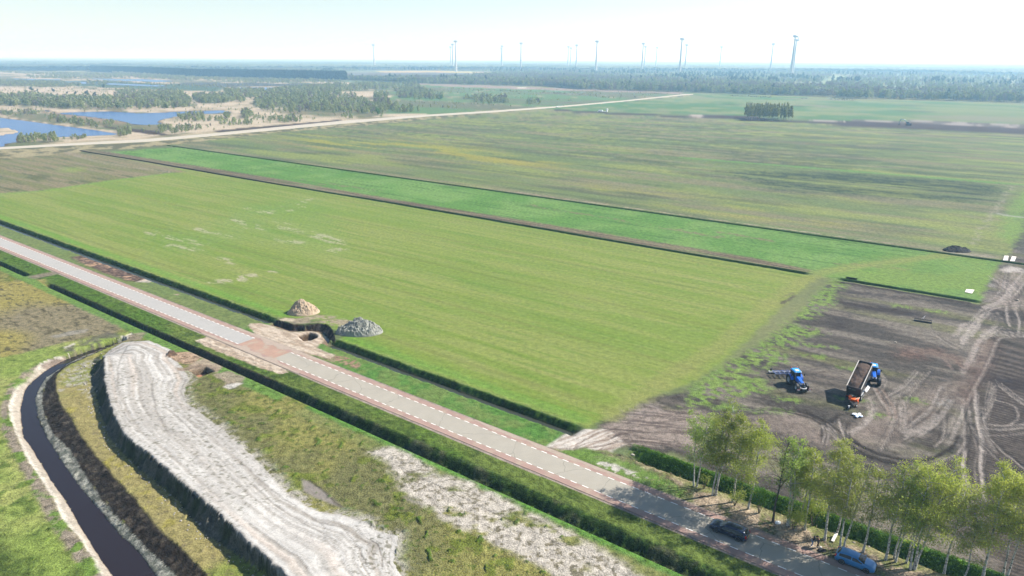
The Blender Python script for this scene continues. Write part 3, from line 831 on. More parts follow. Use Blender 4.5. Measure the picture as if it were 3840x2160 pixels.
    g.h[i] = g.h[i] * .3 + .0
    # track crossing ditch B on the left
    g.line(GL([(215, 1022), (150, 1035), (60, 1055), (0, 1066), (-100, 1080)]), lambda i: mixc(S(176, 164, 146), S(140, 126, 110), n_ti[i]), 1.9, .8, 1.0, .6, k=.9, rid='soil_track')

    # ---- rough grassland in the lower left
    rg_c = lambda i: mixc(mixc(mixc(S(160, 158, 92), S(134, 134, 88), ss(.4, .62, n_mid[i])), S(128, 140, 62), ss(.55, .68, n_sm[i])), S(92, 112, 44), ss(.66, .76, n_ti[i]) * .8)
    g.fill([P0(-700, 65.1), P0(150, 65.1), P0(150, -200), P0(-700, -200)], rg_c, 1.0, .3, .2, rid='rough_grassland')
    # grazed brown field, left of the canal
    g.fill(GL([(-400, 1010), (0, 1062), (160, 1048), (240, 1110), (400, 1190), (480, 1225), (430, 1250), (330, 1262), (200, 1300), (60, 1340), (-400, 1400)]),
           lambda i: mixc(mixc(S(158, 148, 118), S(176, 166, 98), ss(.4, .6, fb(X[i] / 30, Y[i] / 30, 91, 3))), S(104, 98, 72), ss(.6, .72, fb(u[i] / 1.8, v[i] / .7, 92, 3)) * .9), .9, .8, 1, rid='rough_grassland')
    g.fill(b1([(520, 430), (700, 380), (900, 360), (860, 395), (560, 450)]), S(176, 172, 160), .8, .4, .5, k=.8)
    g.fill(GL([(-400, 1400), (60, 1330), (240, 1285), (420, 1255), (500, 1242), (500, 1256), (352, 1296), (253, 1328), (120, 1390), (30, 1470), (0, 1530), (10, 1620), (130, 1862), (186, 1966), (320, 2160),
               (420, 2330), (-400, 2330)]),
           lambda i: mixc(mixc(S(150, 172, 86), S(176, 184, 108), ss(.4, .65, n_mid[i])), S(116, 138, 66), ss(.52, .72, n_sm[i])), .9, .6, .5, rid='rough_grassland')
    g.fill(GL([(-60, 1980), (0, 1990), (60, 2100), (90, 2200), (-60, 2200)]), S(70, 92, 40), 1.0, 1.5, 1.0, k=.7)
    # bright narrow grass beside ditch B
    g.fill([P0(-230, 63.2), P0(-230, 65.6), P0(-98, 65.6), P0(-98, 62.6)], S(116, 160, 74), .9, .5, .4, k=.85)
    g.fill([P0(-92, 64.0), P0(-92, 65.6), P0(150, 65.6), P0(150, 63.6)], S(104, 162, 66), .9, .5, .35, k=.9)
    g.fill([P0(-92, 61.5), P0(-92, 64.4), P0(-10, 64.4), P0(-10, 62.0)], S(140, 152, 96), .8, .8, .6, k=.5)
    # second white sand sheet
    w2 = b4([(1310, 220), (1380, 170), (1480, 150), (1580, 165), (1700, 220), (1850, 300), (2000, 450), (2100, 460), (2300, 500), (2576, 620), (3000, 850), (3600, 1150), (4300, 1600), (3600, 1700),
             (2900, 1300), (2400, 1050), (2100, 900), (1850, 720), (1650, 620), (1560, 500), (1540, 420), (1450, 300)])
    g.fill(w2, lambda i: mixc(S(222, 214, 202), S(150, 142, 122), ss(.55, .72, n_ti[i])), .8, .8, .8, k=.97, patch=lambda i: ss(.22, .42, fb(X[i] / 4, Y[i] / 2.5, 93, 4)), rid='sand_plateau')
    g.fill(b4([(620, 470), (700, 500), (850, 600), (1000, 720), (1060, 780), (960, 740), (800, 680), (640, 600)]), S(168, 160, 152), .3, .25, .15)
    g.line(b4([(700, 490), (850, 600), (960, 710), (1060, 780)]), S(80, 74, 60), .12, .5, warp=.1)
    g.fill(b4([(300, 470), (420, 450), (600, 600), (860, 780), (840, 830), (700, 740), (500, 620)]), S(206, 200, 184), .9, .3, .5, k=.8, patch=lambda i: ss(.46, .54, n_ti[i]))
    for L in ([(2000, 850), (2100, 890), (2080, 900), (2000, 870)], [(2380, 1040), (2450, 1030), (2450, 1070), (2400, 1070)], [(1640, 650), (1850, 720), (1840, 740), (1680, 690)]):
        g.fill(b4(L), S(176, 170, 160), .5, .4, .4, k=.8)
    # grass tussocks
    tuf = vn(X / .9 + 2 * n_sm, Y / .9, 94)
    P, i, x, y = g.sub(GL([(700, 1440), (1000, 1450), (1400, 1620), (1900, 1850), (2600, 2200), (1500, 2200), (1100, 1900), (860, 1640)]), 0, 0, 0)
    t = ss(.80, .9, tuf[i]) * (g.r[i] == RI['rough_grassland'])
    g.h[i] += t * .22
    g.C[i, :3] = g.C[i, :3] * (1 - t[:, None] * .85) + S(92, 124, 42) * t[:, None] * .85
    # reddish-brown soil near the pit
    g.fill(zp([(1300, 1100), (1500, 1050), (1680, 990), (1900, 1080), (2100, 1150), (2000, 1320), (1700, 1400), (1550, 1380), (1650, 1300), (1400, 1180)]), S(184, 168, 150), .9, .3, .3, k=.85)
    g.fill(zp([(1550, 1390), (1700, 1330), (1900, 1290), (2020, 1310), (1850, 1420), (1700, 1449)]), S(226, 222, 214), .7, .25, .3, k=.9)
    # ---- canal
    g.band(Lt, -.1, Lw, WZ, lambda i, w: mixc(mixc(S(240, 234, 222), S(206, 196, 180), ss(.35, .6, w + .3 * n_ti[i])), S(120, 98, 78), ss(.86, .97, w)), .5, 'canal_bank', .08, .05)
    g.band(Rw, WZ, Rc, -.62, lambda i, w: mixc(S(186, 186, 174), S(128, 132, 122), ss(.4, .6, n_ti[i])), .8, 'canal_bank', .15, .25)
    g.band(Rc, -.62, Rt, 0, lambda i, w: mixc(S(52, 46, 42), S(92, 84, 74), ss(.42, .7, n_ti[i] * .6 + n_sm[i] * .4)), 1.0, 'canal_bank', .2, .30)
    Pw = np.vstack([np.array(Lw), np.array(Rw)[::-1]])
    g.fill(Pw, S(60, 45, 36), .3, .05, .1, rid='canal_bank', z=WZ - .7)
    # upper pale-brown banks of the canal
    g.fill(GL([(500, 1256), (352, 1296), (253, 1328), (204, 1340), (150, 1365), (199, 1372), (258, 1343), (328, 1317), (399, 1296), (480, 1275)]), lambda i: mixc(S(172, 156, 142), S(136, 118, 106), n_sm[i]), .6, .4, .4, k=.9)
    g.fill(b1([(640, 545), (760, 490), (820, 480), (860, 500), (900, 450), (1080, 390), (1180, 400), (1200, 440), (1000, 520), (800, 590), (700, 590)]), S(124, 118, 108), 1.0, .5, .8, k=.75, patch=lambda i: ss(.4, .5, n_sm[i]))
    g.fill(b1([(640, 545), (760, 495), (750, 520), (650, 555)]), S(232, 226, 214), .5, .2, .3)
    g.fill(b1([(1210, 430), (1290, 425), (1300, 445), (1230, 460)]), S(232, 226, 214), .5, .2, .3)
    g.fill(b1([(1280, 430), (1380, 400), (1470, 390), (1420, 470), (1300, 480)]), S(170, 156, 136), .9, .4, .5, k=.8)
    # mixed strip left of the white slope
    g.fill(GL([(11, 1620), (0, 1540), (30, 1450), (90, 1395), (150, 1360), (130, 1390), (54, 1455), (30, 1520), (36, 1570), (56, 1620), (104, 1728), (160, 1810), (205, 1880), (235, 1950), (300, 2020), (350, 2100),
               (372, 2160), (440, 2280), (390, 2280), (320, 2160), (186, 1966), (130, 1862)]),
           lambda i: mixc(mixc(S(186, 174, 156), S(150, 138, 122), n_ti[i]), S(122, 152, 70), ss(.5, .6, n_sm[i])), .9, .4, .4)
    # strip between canal and sand bank
    strip = Rt + Fo[::-1]
    g.fill(strip, lambda i: mixc(mixc(mixc(S(150, 162, 84), S(178, 168, 112), ss(.4, .6, n_mid[i])), S(188, 180, 70), ss(.62, .74, n_sm[i]) * .5), S(146, 134, 104), ss(.62, .75, n_ti[i]) * .7), .8, .2, .2, rid='rough_grassland')
    g.fill(GL([(230, 1390), (330, 1350), (360, 1350), (330, 1400), (345, 1440), (360, 1500), (330, 1490), (260, 1450), (225, 1480), (215, 1430)]), S(198, 194, 180), .9, .3, .5, k=.8, patch=lambda i: ss(.5, .58, n_ti[i]))
    # ---- raised sand
    g.band(Fo, 0, To, 2.3, lambda i, w: mixc(S(118, 118, 108), S(78, 86, 60), ss(.45, .65, n_sm[i])), .9, 'sand_plateau', .4, .45, 1.5)  # side slope: clay and tuft colours darkened to deepen its shade
    spk = ss(.74, .86, vn(X / .3, Y / .3, 95)) * ss(.38, .62, n_mid)
    zst = fb((X * .5 + Y * .86) / 9, (X * .86 - Y * .5) / 1.1, 96, 3)

    def pl(i, w):
        lw = fb(w * 26 + .8 * n_mid[i], Y[i] / 26, 101, 4)
        rut = ss(.62, .72, fb(w * 30 + .5 * n_mid[i], Y[i] / 60, 102, 2)) * ss(.3, .5, n_sm[i])
        g.h[i] -= .05 * rut
        c = mixc(S(232, 230, 226), S(200, 196, 190), ss(.35, .65, lw))
        c = mixc(c, S(168, 160, 150), rut * .55)
        c = mixc(c, S(228, 212, 198), ss(.6, .75, fb(w * 9, Y[i] / 30, 97, 3)) * .5)
        c = mixc(c, S(186, 182, 176), ss(.55, .75, n_mid[i]) * .4)
        return mixc(c, S(112, 110, 88), spk[i] * .7)
    g.line(Re[8:], S(206, 200, 190), 1.1, .7, 1.1, .5, patch=lambda i: ss(.42, .54, n_ti[i] * .5 + n_sm[i] * .5), k=.85)
    g.band(To, 2.3, Re, .05, pl, .32, 'sand_plateau', .25, .05, 1.0)
    ck = S(120, 112, 102)
    for L in ([(1270, 500), (1190, 780), (1190, 970), (1230, 1200), (1290, 1300), (1400, 1440)], [(1520, 880), (1530, 1000), (1570, 1180), (1700, 1400)], [(1700, 1130), (1850, 1270), (1980, 1400)],
              [(1410, 500), (1530, 590), (1680, 650)], [(1860, 810), (1810, 920), (1840, 1000)]):
        g.line(b1(L, 1.4), ck, .10, .6, .08, .15, k=.6, z=-.05)
    for L in ([(0, 260), (200, 440), (400, 600), (600, 730), (800, 880), (860, 940)], [(130, 510), (430, 770), (700, 940), (760, 960), (950, 1080), (1000, 1120)], [(100, 980), (300, 1110), (500, 1250), (600, 1310), (680, 1430)],
              [(1160, 890), (1260, 1010), (1380, 1080), (1430, 1200), (1430, 1300)], [(820, 880), (1060, 940), (1300, 1080)], [(1000, 900), (1170, 1100), (1270, 1300)]):
        g.line(b4(L, 1.1), ck, .10, .6, .08, .15, k=.6, z=-.05)
    g.fill(b1([(1690, 640), (1760, 590), (1900, 590), (2040, 640), (1960, 700), (1860, 715), (1780, 690)]), lambda i: mixc(S(208, 180, 152), S(150, 124, 100), ss(.5, .65, n_ti[i])), .9, .2, .2, rid='sand_plateau')
    g.fill(b1([(1900, 590), (2060, 650), (2250, 740), (2180, 800), (1890, 780), (1900, 720), (2040, 660)]), S(196, 176, 156), .8, .3, .3, k=.9, rid='sand_plateau')
    g.band(b1([(1680, 640), (1700, 600), (1755, 585)], .3), .8, b1([(1700, 660), (1740, 640), (1790, 625)], .0), .1, S(120, 100, 84), .8, None, .1, .1)

    # ---- ditches
    def prof(o_, zs):
        return np.interp(o, o_, zs)
    tA = ss(-131, -133.5, s) + ss(-113.5, -111, s) * ss(-49.5, -52.5, s)
    i = np.nonzero((o > 83.2) & (o < 88.2) & (tA > 0))[0]
    j = (n_sm[i] - .5) * .5
    z = np.interp(o[i] + j * 1.0 + .5 * (fb(s[i] / 5, s[i] * 0, 120, 2) - .5), [83.9, 84.7, 86.1, 87.3], [0, -1.3, -1.3, 0.0])
    g.h[i] = z * tA[i] + g.h[i] * (1 - tA[i]) + (n_ti[i] - .5) * .3 * (z > -1.2)
    wall = ss(86.0, 86.4, o[i]) * ss(87.7, 87.0, o[i] + (n_sm[i] - .5)) * tA[i]
    c = mixc(S(62, 104, 40), S(112, 150, 62), ss(.45, .75, n_ti[i]))
    g.C[i, :3] = g.C[i, :3] * (1 - wall[:, None]) + c * wall[:, None]
    b = ss(83.8, 84.3, o[i]) * ss(86.6, 86.1, o[i]) * tA[i]
    g.C[i, :3] = g.C[i, :3] * (1 - b[:, None]) + S(112, 104, 84) * b[:, None]
    g.r[i[(tA[i] > .5) & (o[i] > 83.8) & (o[i] < 87.8)]] = RI['ditch']
    # hedge-lined ditch behind the trees
    tC = ss(-42, -38, s)
    i = np.nonzero((o > 83.4) & (o < 88.0) & (tC > 0))[0]
    j = (n_sm[i] - .5) * .5
    z = np.interp(o[i] + j, [83.6, 84.3, 85.0, 86.6, 87.6], [0, -1.2, -1.2, .25, 0.0])
    g.h[i] = z * tC[i] + g.h[i] * (1 - tC[i]) + (n_ti[i] - .5) * .35
    wall = ss(84.7, 85.2, o[i]) * ss(88.0, 87.3, o[i]) * tC[i]
    c = mixc(S(72, 118, 40), S(124, 172, 58), ss(.4, .7, n_ti[i]))
    g.C[i, :3] = g.C[i, :3] * (1 - wall[:, None]) + c * wall[:, None]
    b = ss(83.5, 84, o[i]) * ss(85.2, 84.8, o[i]) * tC[i]
    g.C[i, :3] = g.C[i, :3] * (1 - b[:, None]) + S(70, 62, 48) * b[:, None]
    g.r[i[(tC[i] > .5) & (o[i] > 83.6)]] = RI['ditch']
    # ditch below the road
    tB = ss(-203, -200, s) + ss(-214, -217, s)
    i = np.nonzero((o > 64.3) & (o < 71.0) & (tB > 0))[0]
    top = np.interp(s[i], [-160, -120, -60], [66.9, 67.3, 68.3])
    j = (n_sm[i] - .5) * .7
    tt = (o[i] + j * .5 - 66.2) / (top - 66.2)
    z = np.where(o[i] < 66.2, np.interp(o[i], [65.0, 65.5, 66.2], [0, -1.5, -1.5]), -1.5 * (1 - ss(0, 1, tt)) + .0)
    g.h[i] = z * tB[i] + g.h[i] * (1 - tB[i]) + (n_ti[i] - .5) * .34 * (o[i] > 66.2)
    wall = ss(66.0, 66.5, o[i]) * ss(1.25, .75, tt + (n_ti[i] - .5) * .5) * tB[i]
    c = mixc(mixc(S(66, 94, 42), S(104, 136, 58), ss(.4, .7, n_ti[i])), S(120, 116, 92), ss(.5, .65, n_sm[i]) * .6)
    soilw = ss(-150, -136, s[i]) * ss(-96, -108, s[i])
    c = mixc(c, S(100, 86, 74), soilw * .85)
    g.C[i, :3] = g.C[i, :3] * (1 - wall[:, None]) + c * wall[:, None]
    b = ss(65.0, 65.4, o[i]) * ss(66.5, 66.1, o[i]) * tB[i]
    g.C[i, :3] = g.C[i, :3] * (1 - b[:, None]) + S(70, 62, 48) * b[:, None]
    g.C[i, 3] = np.where(wall > .5, 1.0, g.C[i, 3])
    g.r[i[(tB[i] > .5) & (o[i] > 65) & (wall + b > .4)]] = RI['ditch']
    # long field ditches C, D and the short one
    for vc, s0, s1, ta, tb, dark in ((200.2, -488, -42, 0, 0, 1), (248.6, -474, 400, 0, 0, 0), (200.4, -34.5, -1.5, 0, 0, 0)):
        vb = v - (1.2 * (fb(u / 40, v * 0, 98, 2) - .5) if vc < 210 else 0)
        t = ss(s0 - .5, s0 + 1.5, u) * ss(s1 + .5, s1 - 1.5, u)
        i = np.nonzero((np.abs(vb - vc) < 3.0) & (t > 0))[0]
        if not len(i):
            continue
        z = np.interp(vb[i] - vc + (n_sm[i] - .5) * .3, [-1.7, -1.1, -.4, .55], [0, -1.1, -1.1, .05])
        g.h[i] = z * t[i] + g.h[i] * (1 - t[i])
        wall = ss(-1.6, -1.0, vb[i] - vc) * ss(.9, .45, vb[i] - vc) * t[i]
        c = mixc(S(54, 92, 40), S(84, 122, 50), n_ti[i])
        if dark:
            c = mixc(S(72, 62, 56), c, ss(-300, -240, u[i] + 40 * (n_big[i] - .5)))
        g.C[i, :3] = g.C[i, :3] * (1 - wall[:, None]) + c * wall[:, None]
        g.r[i[wall > .5]] = RI['ditch']
    # peat spoil beside the short ditch, and pale spoil behind D
    g.line([P1(-33, 196.5), P1(-20, 196.8), P1(-4, 197.6)], S(80, 72, 66), .8, 1.0, .7, .7, k=.85, z=.25)
    g.line([P1(-32, 198.3), P1(-3, 198.6)], S(132, 150, 84), .6, 1.0, .5, .5, k=.7)
    g.line([P1(-200, 250.8), P1(-30, 250.9)], S(196, 182, 160), .9, .8, .9, .8, k=.7, z=.1, patch=lambda i: ss(.45, .55, n_sm[i]))
    # ---- dig: the trench round the pit beside ditch A
    top_ = b3([(370, 268), (430, 280), (540, 310), (650, 312), (780, 305), (860, 312), (900, 330), (935, 370), (950, 430), (958, 480)])
    bot_ = b3([(340, 335), (430, 350), (520, 388), (620, 385), (740, 382), (820, 390), (850, 405), (878, 440), (895, 490), (912, 530)], -1.6)
    inn_ = b3([(300, 318), (420, 362), (520, 392), (620, 383), (740, 385), (800, 400), (838, 430), (840, 470), (835, 500), (850, 520)])
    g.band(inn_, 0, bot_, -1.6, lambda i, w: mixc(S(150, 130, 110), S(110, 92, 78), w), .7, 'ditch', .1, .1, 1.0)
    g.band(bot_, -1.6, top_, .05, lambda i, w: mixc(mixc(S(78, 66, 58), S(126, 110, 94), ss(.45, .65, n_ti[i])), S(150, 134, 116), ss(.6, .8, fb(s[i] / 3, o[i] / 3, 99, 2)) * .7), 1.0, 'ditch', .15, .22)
    g.fill(b3([(800, 402), (850, 405), (885, 450), (905, 525), (830, 500), (835, 440)], -1.5), S(80, 84, 70), .3, .2, .1, z=-1.8)
    hol = zt([(440, 900), (560, 860), (720, 820), (860, 845), (930, 900), (900, 960), (760, 1010), (600, 1030), (500, 960)])
    P, i, x, y = g.sub(hol, 1, .15, 0)
    if len(i):
        d, ins = g.seg(P, x, y, True)
        d = np.where(ins, d, 0)
        g.h[i] -= 1.5 * ss(0, .8, d) * (.8 + .4 * n_sm[i])
        t = ss(.05, .35, d)[:, None]
        g.C[i, :3] = g.C[i, :3] * (1 - t) + mixc(S(128, 106, 82), S(84, 66, 50), n_ti[i]) * t
    # rectangular pit on the lower side of ditch B
    pit = zp([(700, 985), (900, 930), (1130, 880), (1360, 1010), (1210, 1060), (960, 1165)])
    P, i, x, y = g.sub(pit, 1, .1, 0)
    if len(i):
        d, ins = g.seg(P, x, y, True)
        d = np.where(ins, d, 0)
        g.h[i] -= 1.7 * ss(0, .5, d)
        t = ss(.02, .3, d)[:, None]
        g.C[i, :3] = g.C[i, :3] * (1 - t) + mixc(S(140, 122, 100), S(92, 76, 62), n_ti[i]) * t
    g.fill(zp([(400, 940), (700, 900), (1000, 820), (1250, 860), (1500, 960), (1380, 1010), (1130, 870), (720, 980), (460, 1020)]), S(168, 148, 128), .9, .3, .3, k=.85)
    np.clip(g.C, 0.004, 1, out=g.C)
    return g


# ---------------------------------------------------------------- build the sheets
def patch_grid(s0, s1, ds, o0, o1, do, P):
    ns, no = int((s1 - s0) / ds) + 1, int((o1 - o0) / do) + 1
    a, b = np.meshgrid(np.linspace(s0, s1, ns), np.linspace(o0, o1, no), indexing='ij')
    X, Y = P(a, b)
    return X.ravel(), Y.ravel(), ns, no


def quads(n, m, keep=None):
    i = np.arange((n - 1) * (m - 1))
    a = (i // (m - 1)) * m + i % (m - 1)
    q = np.stack([a, a + m, a + m + 1, a + 1], 1)
    return q


ALLV, ALLF, ALLC, ALLR = [], [], [], []
PX = lambda a, b: (a, b)
PATCH = [(-80, -18, .21, 49.0, 140, .24, PX), (-330, -48, .28, 61.0, 92.5, .2, P0), (-48, 45, .16, 61.0, 91.0, .16, P0), (-495, -30, 1.0, 195.5, 205, .28, P1), (-480, 80, 1.2, 245, 253, .28, P1), (-38, 6, .4, 195.0, 204, .28, P1)]


def add_sheet(X, Y, q, dz):
    g = land(X, Y)
    off = sum(len(v) for v in ALLV)
    ALLV.append(np.stack([X, Y, g.h + dz], 1))
    ALLC.append(g.C)
    ALLF.append(q + off)
    r = g.r[q]
    ALLR.append(np.sort(r, 1)[:, 1])


for k, (a, b, ds, c, d, do, P) in enumerate(PATCH):
    X, Y, n, m = patch_grid(a, b, ds, c, d, do, P)
    add_sheet(X, Y, quads(n, m), .015 if k == 0 else .03 if k < 3 else .05)
# the wide land sheet, finer where things are near
az = np.radians(np.concatenate([np.linspace(-180, -46, 40)[:-1], np.linspace(-46, 46, 1120), np.linspace(46, 180, 40)[1:]]))
dd = [2.0, 12, 25, 36, 44, 50, 54]
r = 57.0
while r < 700:
    dd.append(r)
    r += max(.16, (r * r + H * H) / (H * 693.0) * .80)
while r < 36000:
    dd.append(r)
    r *= 1.0 + max((r * r + H * H) / (H * 693.0) * .80 / r if r < 2200 else 0, .03)
dd = np.array(dd)
AZ, RR = np.meshgrid(az, dd, indexing='ij')
X, Y = (RR * np.sin(AZ)).ravel(), (RR * np.cos(AZ)).ravel()
q = quads(len(az), len(dd))[:, ::-1]
cx, cy = X[q].mean(1), Y[q].mean(1)
cut = np.zeros(len(q), bool)
size = np.hypot(X[q].ptp(1), Y[q].ptp(1)) if hasattr(X, 'ptp') else np.hypot(np.ptp(X[q], 1), np.ptp(Y[q], 1))
for a, b, ds, c, d, do, P in PATCH:
    T, N = (T0, N0) if P is P0 else ((T1, N1) if P is P1 else ((1, 0), (0, 1)))
    s_, o_ = cx * T[0] + cy * T[1], cx * N[0] + cy * N[1]
    mg = size * .5 + .1
    cut |= (s_ > a + mg) & (s_ < b - mg) & (o_ > c + mg) & (o_ < d - mg)
add_sheet(X, Y, q[~cut], 0.0)
print('land verts', sum(map(len, ALLV)), 'faces', sum(map(len, ALLF)))
V, Fc, Cc, Rr = np.vstack(ALLV), np.vstack(ALLF), np.vstack(ALLC), np.concatenate(ALLR)
for k, nm in enumerate(REG):
    f = Fc[Rr == k]
    if not len(f):
        continue
    used, inv = np.unique(f, return_inverse=True)
    o_ = npmesh(nm, V[used], inv.reshape(-1, 4), GM, col=Cc[used], smooth=True)
    tag(o_, kind='structure')
del V, Fc, Cc, Rr, ALLV, ALLF, ALLC, ALLR


def sheet(name, pts, z, material, kind='structure', parent=None):
    bm = bmesh.new()
    vs = [bm.verts.new((p[0], p[1], z)) for p in pts]
    f = bm.faces.new(vs)
    if f.normal.z < 0:
        f.normal_flip()
    bmesh.ops.triangulate(bm, faces=bm.faces[:])
    me = bpy.data.meshes.new(name)
    bm.to_mesh(me)
    bm.free()
    me.materials.append(material)
    o = bpy.data.objects.new(name, me)
    COL.objects.link(o)
    o.parent = parent
    if kind:
        tag(o, kind=kind)
    return o


W_POND = water_mat('pond_water', tuple(lin((24, 66, 122))), .24, .6, .5)  # pond base colour carries the blue of the reflected sky
W_CANAL = water_mat('canal_water', tuple(lin((34, 28, 32))), .06, 1.5, .06)
W_DITCH = water_mat('ditch_water', tuple(lin((52, 56, 48))), .15, 1.5, .1)
for nm, P in POND.items():
    P = np.array(P)
    c = P.mean(0)
    P = P + (P - c) / (np.hypot(*(P - c).T)[:, None] + 1e-9) * 2.5
    sheet(nm, P.tolist(), -.12, W_POND)
Pw = [(p[0] - .6, p[1] + .1) for p in Lw] + [(p[0] + .6, p[1]) for p in Rw][::-1]
sheet('canal', Pw, WZ, W_CANAL)
sheet('ditch_water', [P0(-330, 84.2), P0(-132, 84.2), P0(-132, 86.6), P0(-330, 86.6)], -.95, W_DITCH)
sheet('ditch_water', [P0(-112, 84.2), P0(-51, 84.2), P0(-51, 86.5), P0(-112, 86.5)], -1.0, W_DITCH)
sheet('ditch_water', [P0(-199, 65.3), P0(45, 65.3), P0(45, 66.4), P0(-199, 66.4)], -1.38, W_CANAL)
sheet('ditch_water', [P1(-34, 198.6), P1(-16, 198.6), P1(-16, 200.6), P1(-34, 200.6)], -.75, W_DITCH)
sheet('trench_water', b3([(790, 395), (855, 398), (895, 450), (915, 540), (820, 520), (825, 440)], -1.45), -1.45, W_DITCH)
sheet('pit_water', zp([(690, 1000), (900, 940), (1130, 890), (1380, 1020), (1230, 1080), (960, 1185)], -1.3), -1.3, water_mat('pit_water', tuple(lin((150, 112, 90))), .1, 1, .03))

# ---- far sand road, slightly crowned
rb = bpy.data.materials.new('sand_road')
rb = mat('sand_road', tuple(S(232, 224, 208)), .95, noise=.08, nscale=.3, spec=.1)
u_, d_ = GL(sandroad_up), GL(sandroad_dn)
u_ = [(u_[0][0] * 2 - u_[1][0], u_[0][1] * 2 - u_[1][1])] + u_
d_ = [(d_[0][0] * 2 - d_[1][0], d_[0][1] * 2 - d_[1][1])] + d_
vv, ff = [], []
for a, b in zip(u_, d_):
    m = ((a[0] + b[0]) / 2, (a[1] + b[1]) / 2)
    vv += [(a[0], a[1], -.1), (a[0] * .9 + b[0] * .1, a[1] * .9 + b[1] * .1, .28), (m[0], m[1], .34), (a[0] * .1 + b[0] * .9, a[1] * .1 + b[1] * .9, .28), (b[0], b[1], -.1)]
for i in range(len(u_) - 1):
    for j in range(4):
        ff.append((i * 5 + j, (i + 1) * 5 + j, (i + 1) * 5 + j + 1, i * 5 + j + 1))
tag(mesh('sand_road', vv, ff, rb), kind='structure')
# ================================================================ the road


def road_mat(name, c, crack=0.0, sand=0.0, vari=.12):
    m = mat(name, tuple(c), .9, spec=.2)
    nt = m.node_tree
    b = nt.nodes['Principled BSDF']
    geo = nt.nodes.new('ShaderNodeNewGeometry')
    n1 = nt.nodes.new('ShaderNodeTexNoise')
    n1.inputs['Scale'].default_value = .35
    n1.inputs['Detail'].default_value = 8
    n1.inputs['Roughness'].default_value = .7
    nt.links.new(geo.outputs['Position'], n1.inputs['Vector'])
    mr = nt.nodes.new('ShaderNodeMapRange')
    mr.inputs['From Min'].default_value = .3
    mr.inputs['From Max'].default_value = .7
    mr.inputs['To Min'].default_value = 1 - vari
    mr.inputs['To Max'].default_value = 1 + vari
    nt.links.new(n1.outputs[0], mr.inputs['Value'])
    sc = nt.nodes.new('ShaderNodeVectorMath')
    sc.operation = 'SCALE'
    sc.inputs[0].default_value = tuple(c)
    nt.links.new(mr.outputs[0], sc.inputs['Scale'])
    last = sc.outputs[0]

    def over(fac, col, prev):
        mx = nt.nodes.new('ShaderNodeMix')
        mx.data_type = 'RGBA'
        nt.links.new(fac, mx.inputs['Factor'])
        nt.links.new(prev, mx.inputs['A'])
        mx.inputs['B'].default_value = (*col, 1)
        return mx.outputs['Result']
    if crack:
        vo = nt.nodes.new('ShaderNodeTexVoronoi')
        vo.feature = 'DISTANCE_TO_EDGE'
        vo.inputs['Scale'].default_value = .12
        dn = nt.nodes.new('ShaderNodeTexNoise')
        dn.inputs['Scale'].default_value = .6
        dn.inputs['Detail'].default_value = 4
        nt.links.new(geo.outputs['Position'], dn.inputs['Vector'])
        ad = nt.nodes.new('ShaderNodeMixRGB')
        ad.blend_type = 'ADD'
        ad.inputs[0].default_value = 2.5
        nt.links.new(geo.outputs['Position'], ad.inputs[1])
        nt.links.new(dn.outputs['Color'], ad.inputs[2])
        nt.links.new(ad.outputs[0], vo.inputs['Vector'])
        r = nt.nodes.new('ShaderNodeMapRange')
        r.inputs['From Min'].default_value = .0015
        r.inputs['From Max'].default_value = .006
        r.inputs['To Min'].default_value = crack
        r.inputs['To Max'].default_value = 0
        nt.links.new(vo.outputs[0], r.inputs['Value'])
        last = over(r.outputs[0], tuple(np.asarray(c) * .35), last)
    if sand:
        n2 = nt.nodes.new('ShaderNodeTexNoise')
        n2.inputs['Scale'].default_value = .5
        n2.inputs['Detail'].default_value = 6
        nt.links.new(geo.outputs['Position'], n2.inputs['Vector'])
        r = nt.nodes.new('ShaderNodeMapRange')
        r.inputs['From Min'].default_value = .5
        r.inputs['From Max'].default_value = .68
        r.inputs['To Max'].default_value = sand
        nt.links.new(n2.outputs[0], r.inputs['Value'])
        last = over(r.outputs[0], tuple(S(214, 196, 176)), last)
    nt.links.new(last, b.inputs['Base Color'])
    return m


M_ASPH = road_mat('grey_asphalt', S(208, 202, 188), .55, .0, .07)
M_ASPH2 = road_mat('pale_asphalt', S(214, 212, 208), .2, .0, .05)
M_RED = road_mat('red_asphalt', S(204, 172, 160), .0, .75, .12)
M_BRICK = road_mat('worn_red_paving', S(212, 176, 156), .0, .9, .12)
M_PAINT = mat('road_paint', (.76, .76, .74), .7)


def strip(name, s0, s1, o0, o1, z, m, step=4.0, skirt=.16, parent=None, jag=0.0, kind='structure'):
    n = max(2, int((s1 - s0) / step) + 1)
    vv, ff = [], []
    rr = random.Random(int(o0 * 10) + 3)
    for i in range(n):
        a = s0 + (s1 - s0) * i / (n - 1)
        e0, e1 = o0 - rr.uniform(0, jag), o1 + rr.uniform(0, jag)
        for o_, z_ in ((e0, z - skirt), (e0, z), (e1, z), (e1, z - skirt)):
            p = P0(a, o_)
            vv.append((p[0], p[1], z_))
    for i in range(n - 1):
        for j in range(3):
            ff.append((i * 4 + j, i * 4 + j + 1, (i + 1) * 4 + j + 1, (i + 1) * 4 + j)[::-1])
    ff += [(0, 1, 2, 3), ((n - 1) * 4 + 3, (n - 1) * 4 + 2, (n - 1) * 4 + 1, (n - 1) * 4)]
    o = mesh(name, vv, ff, m, parent)
    if kind and not parent:
        tag(o, kind=kind)
    return o


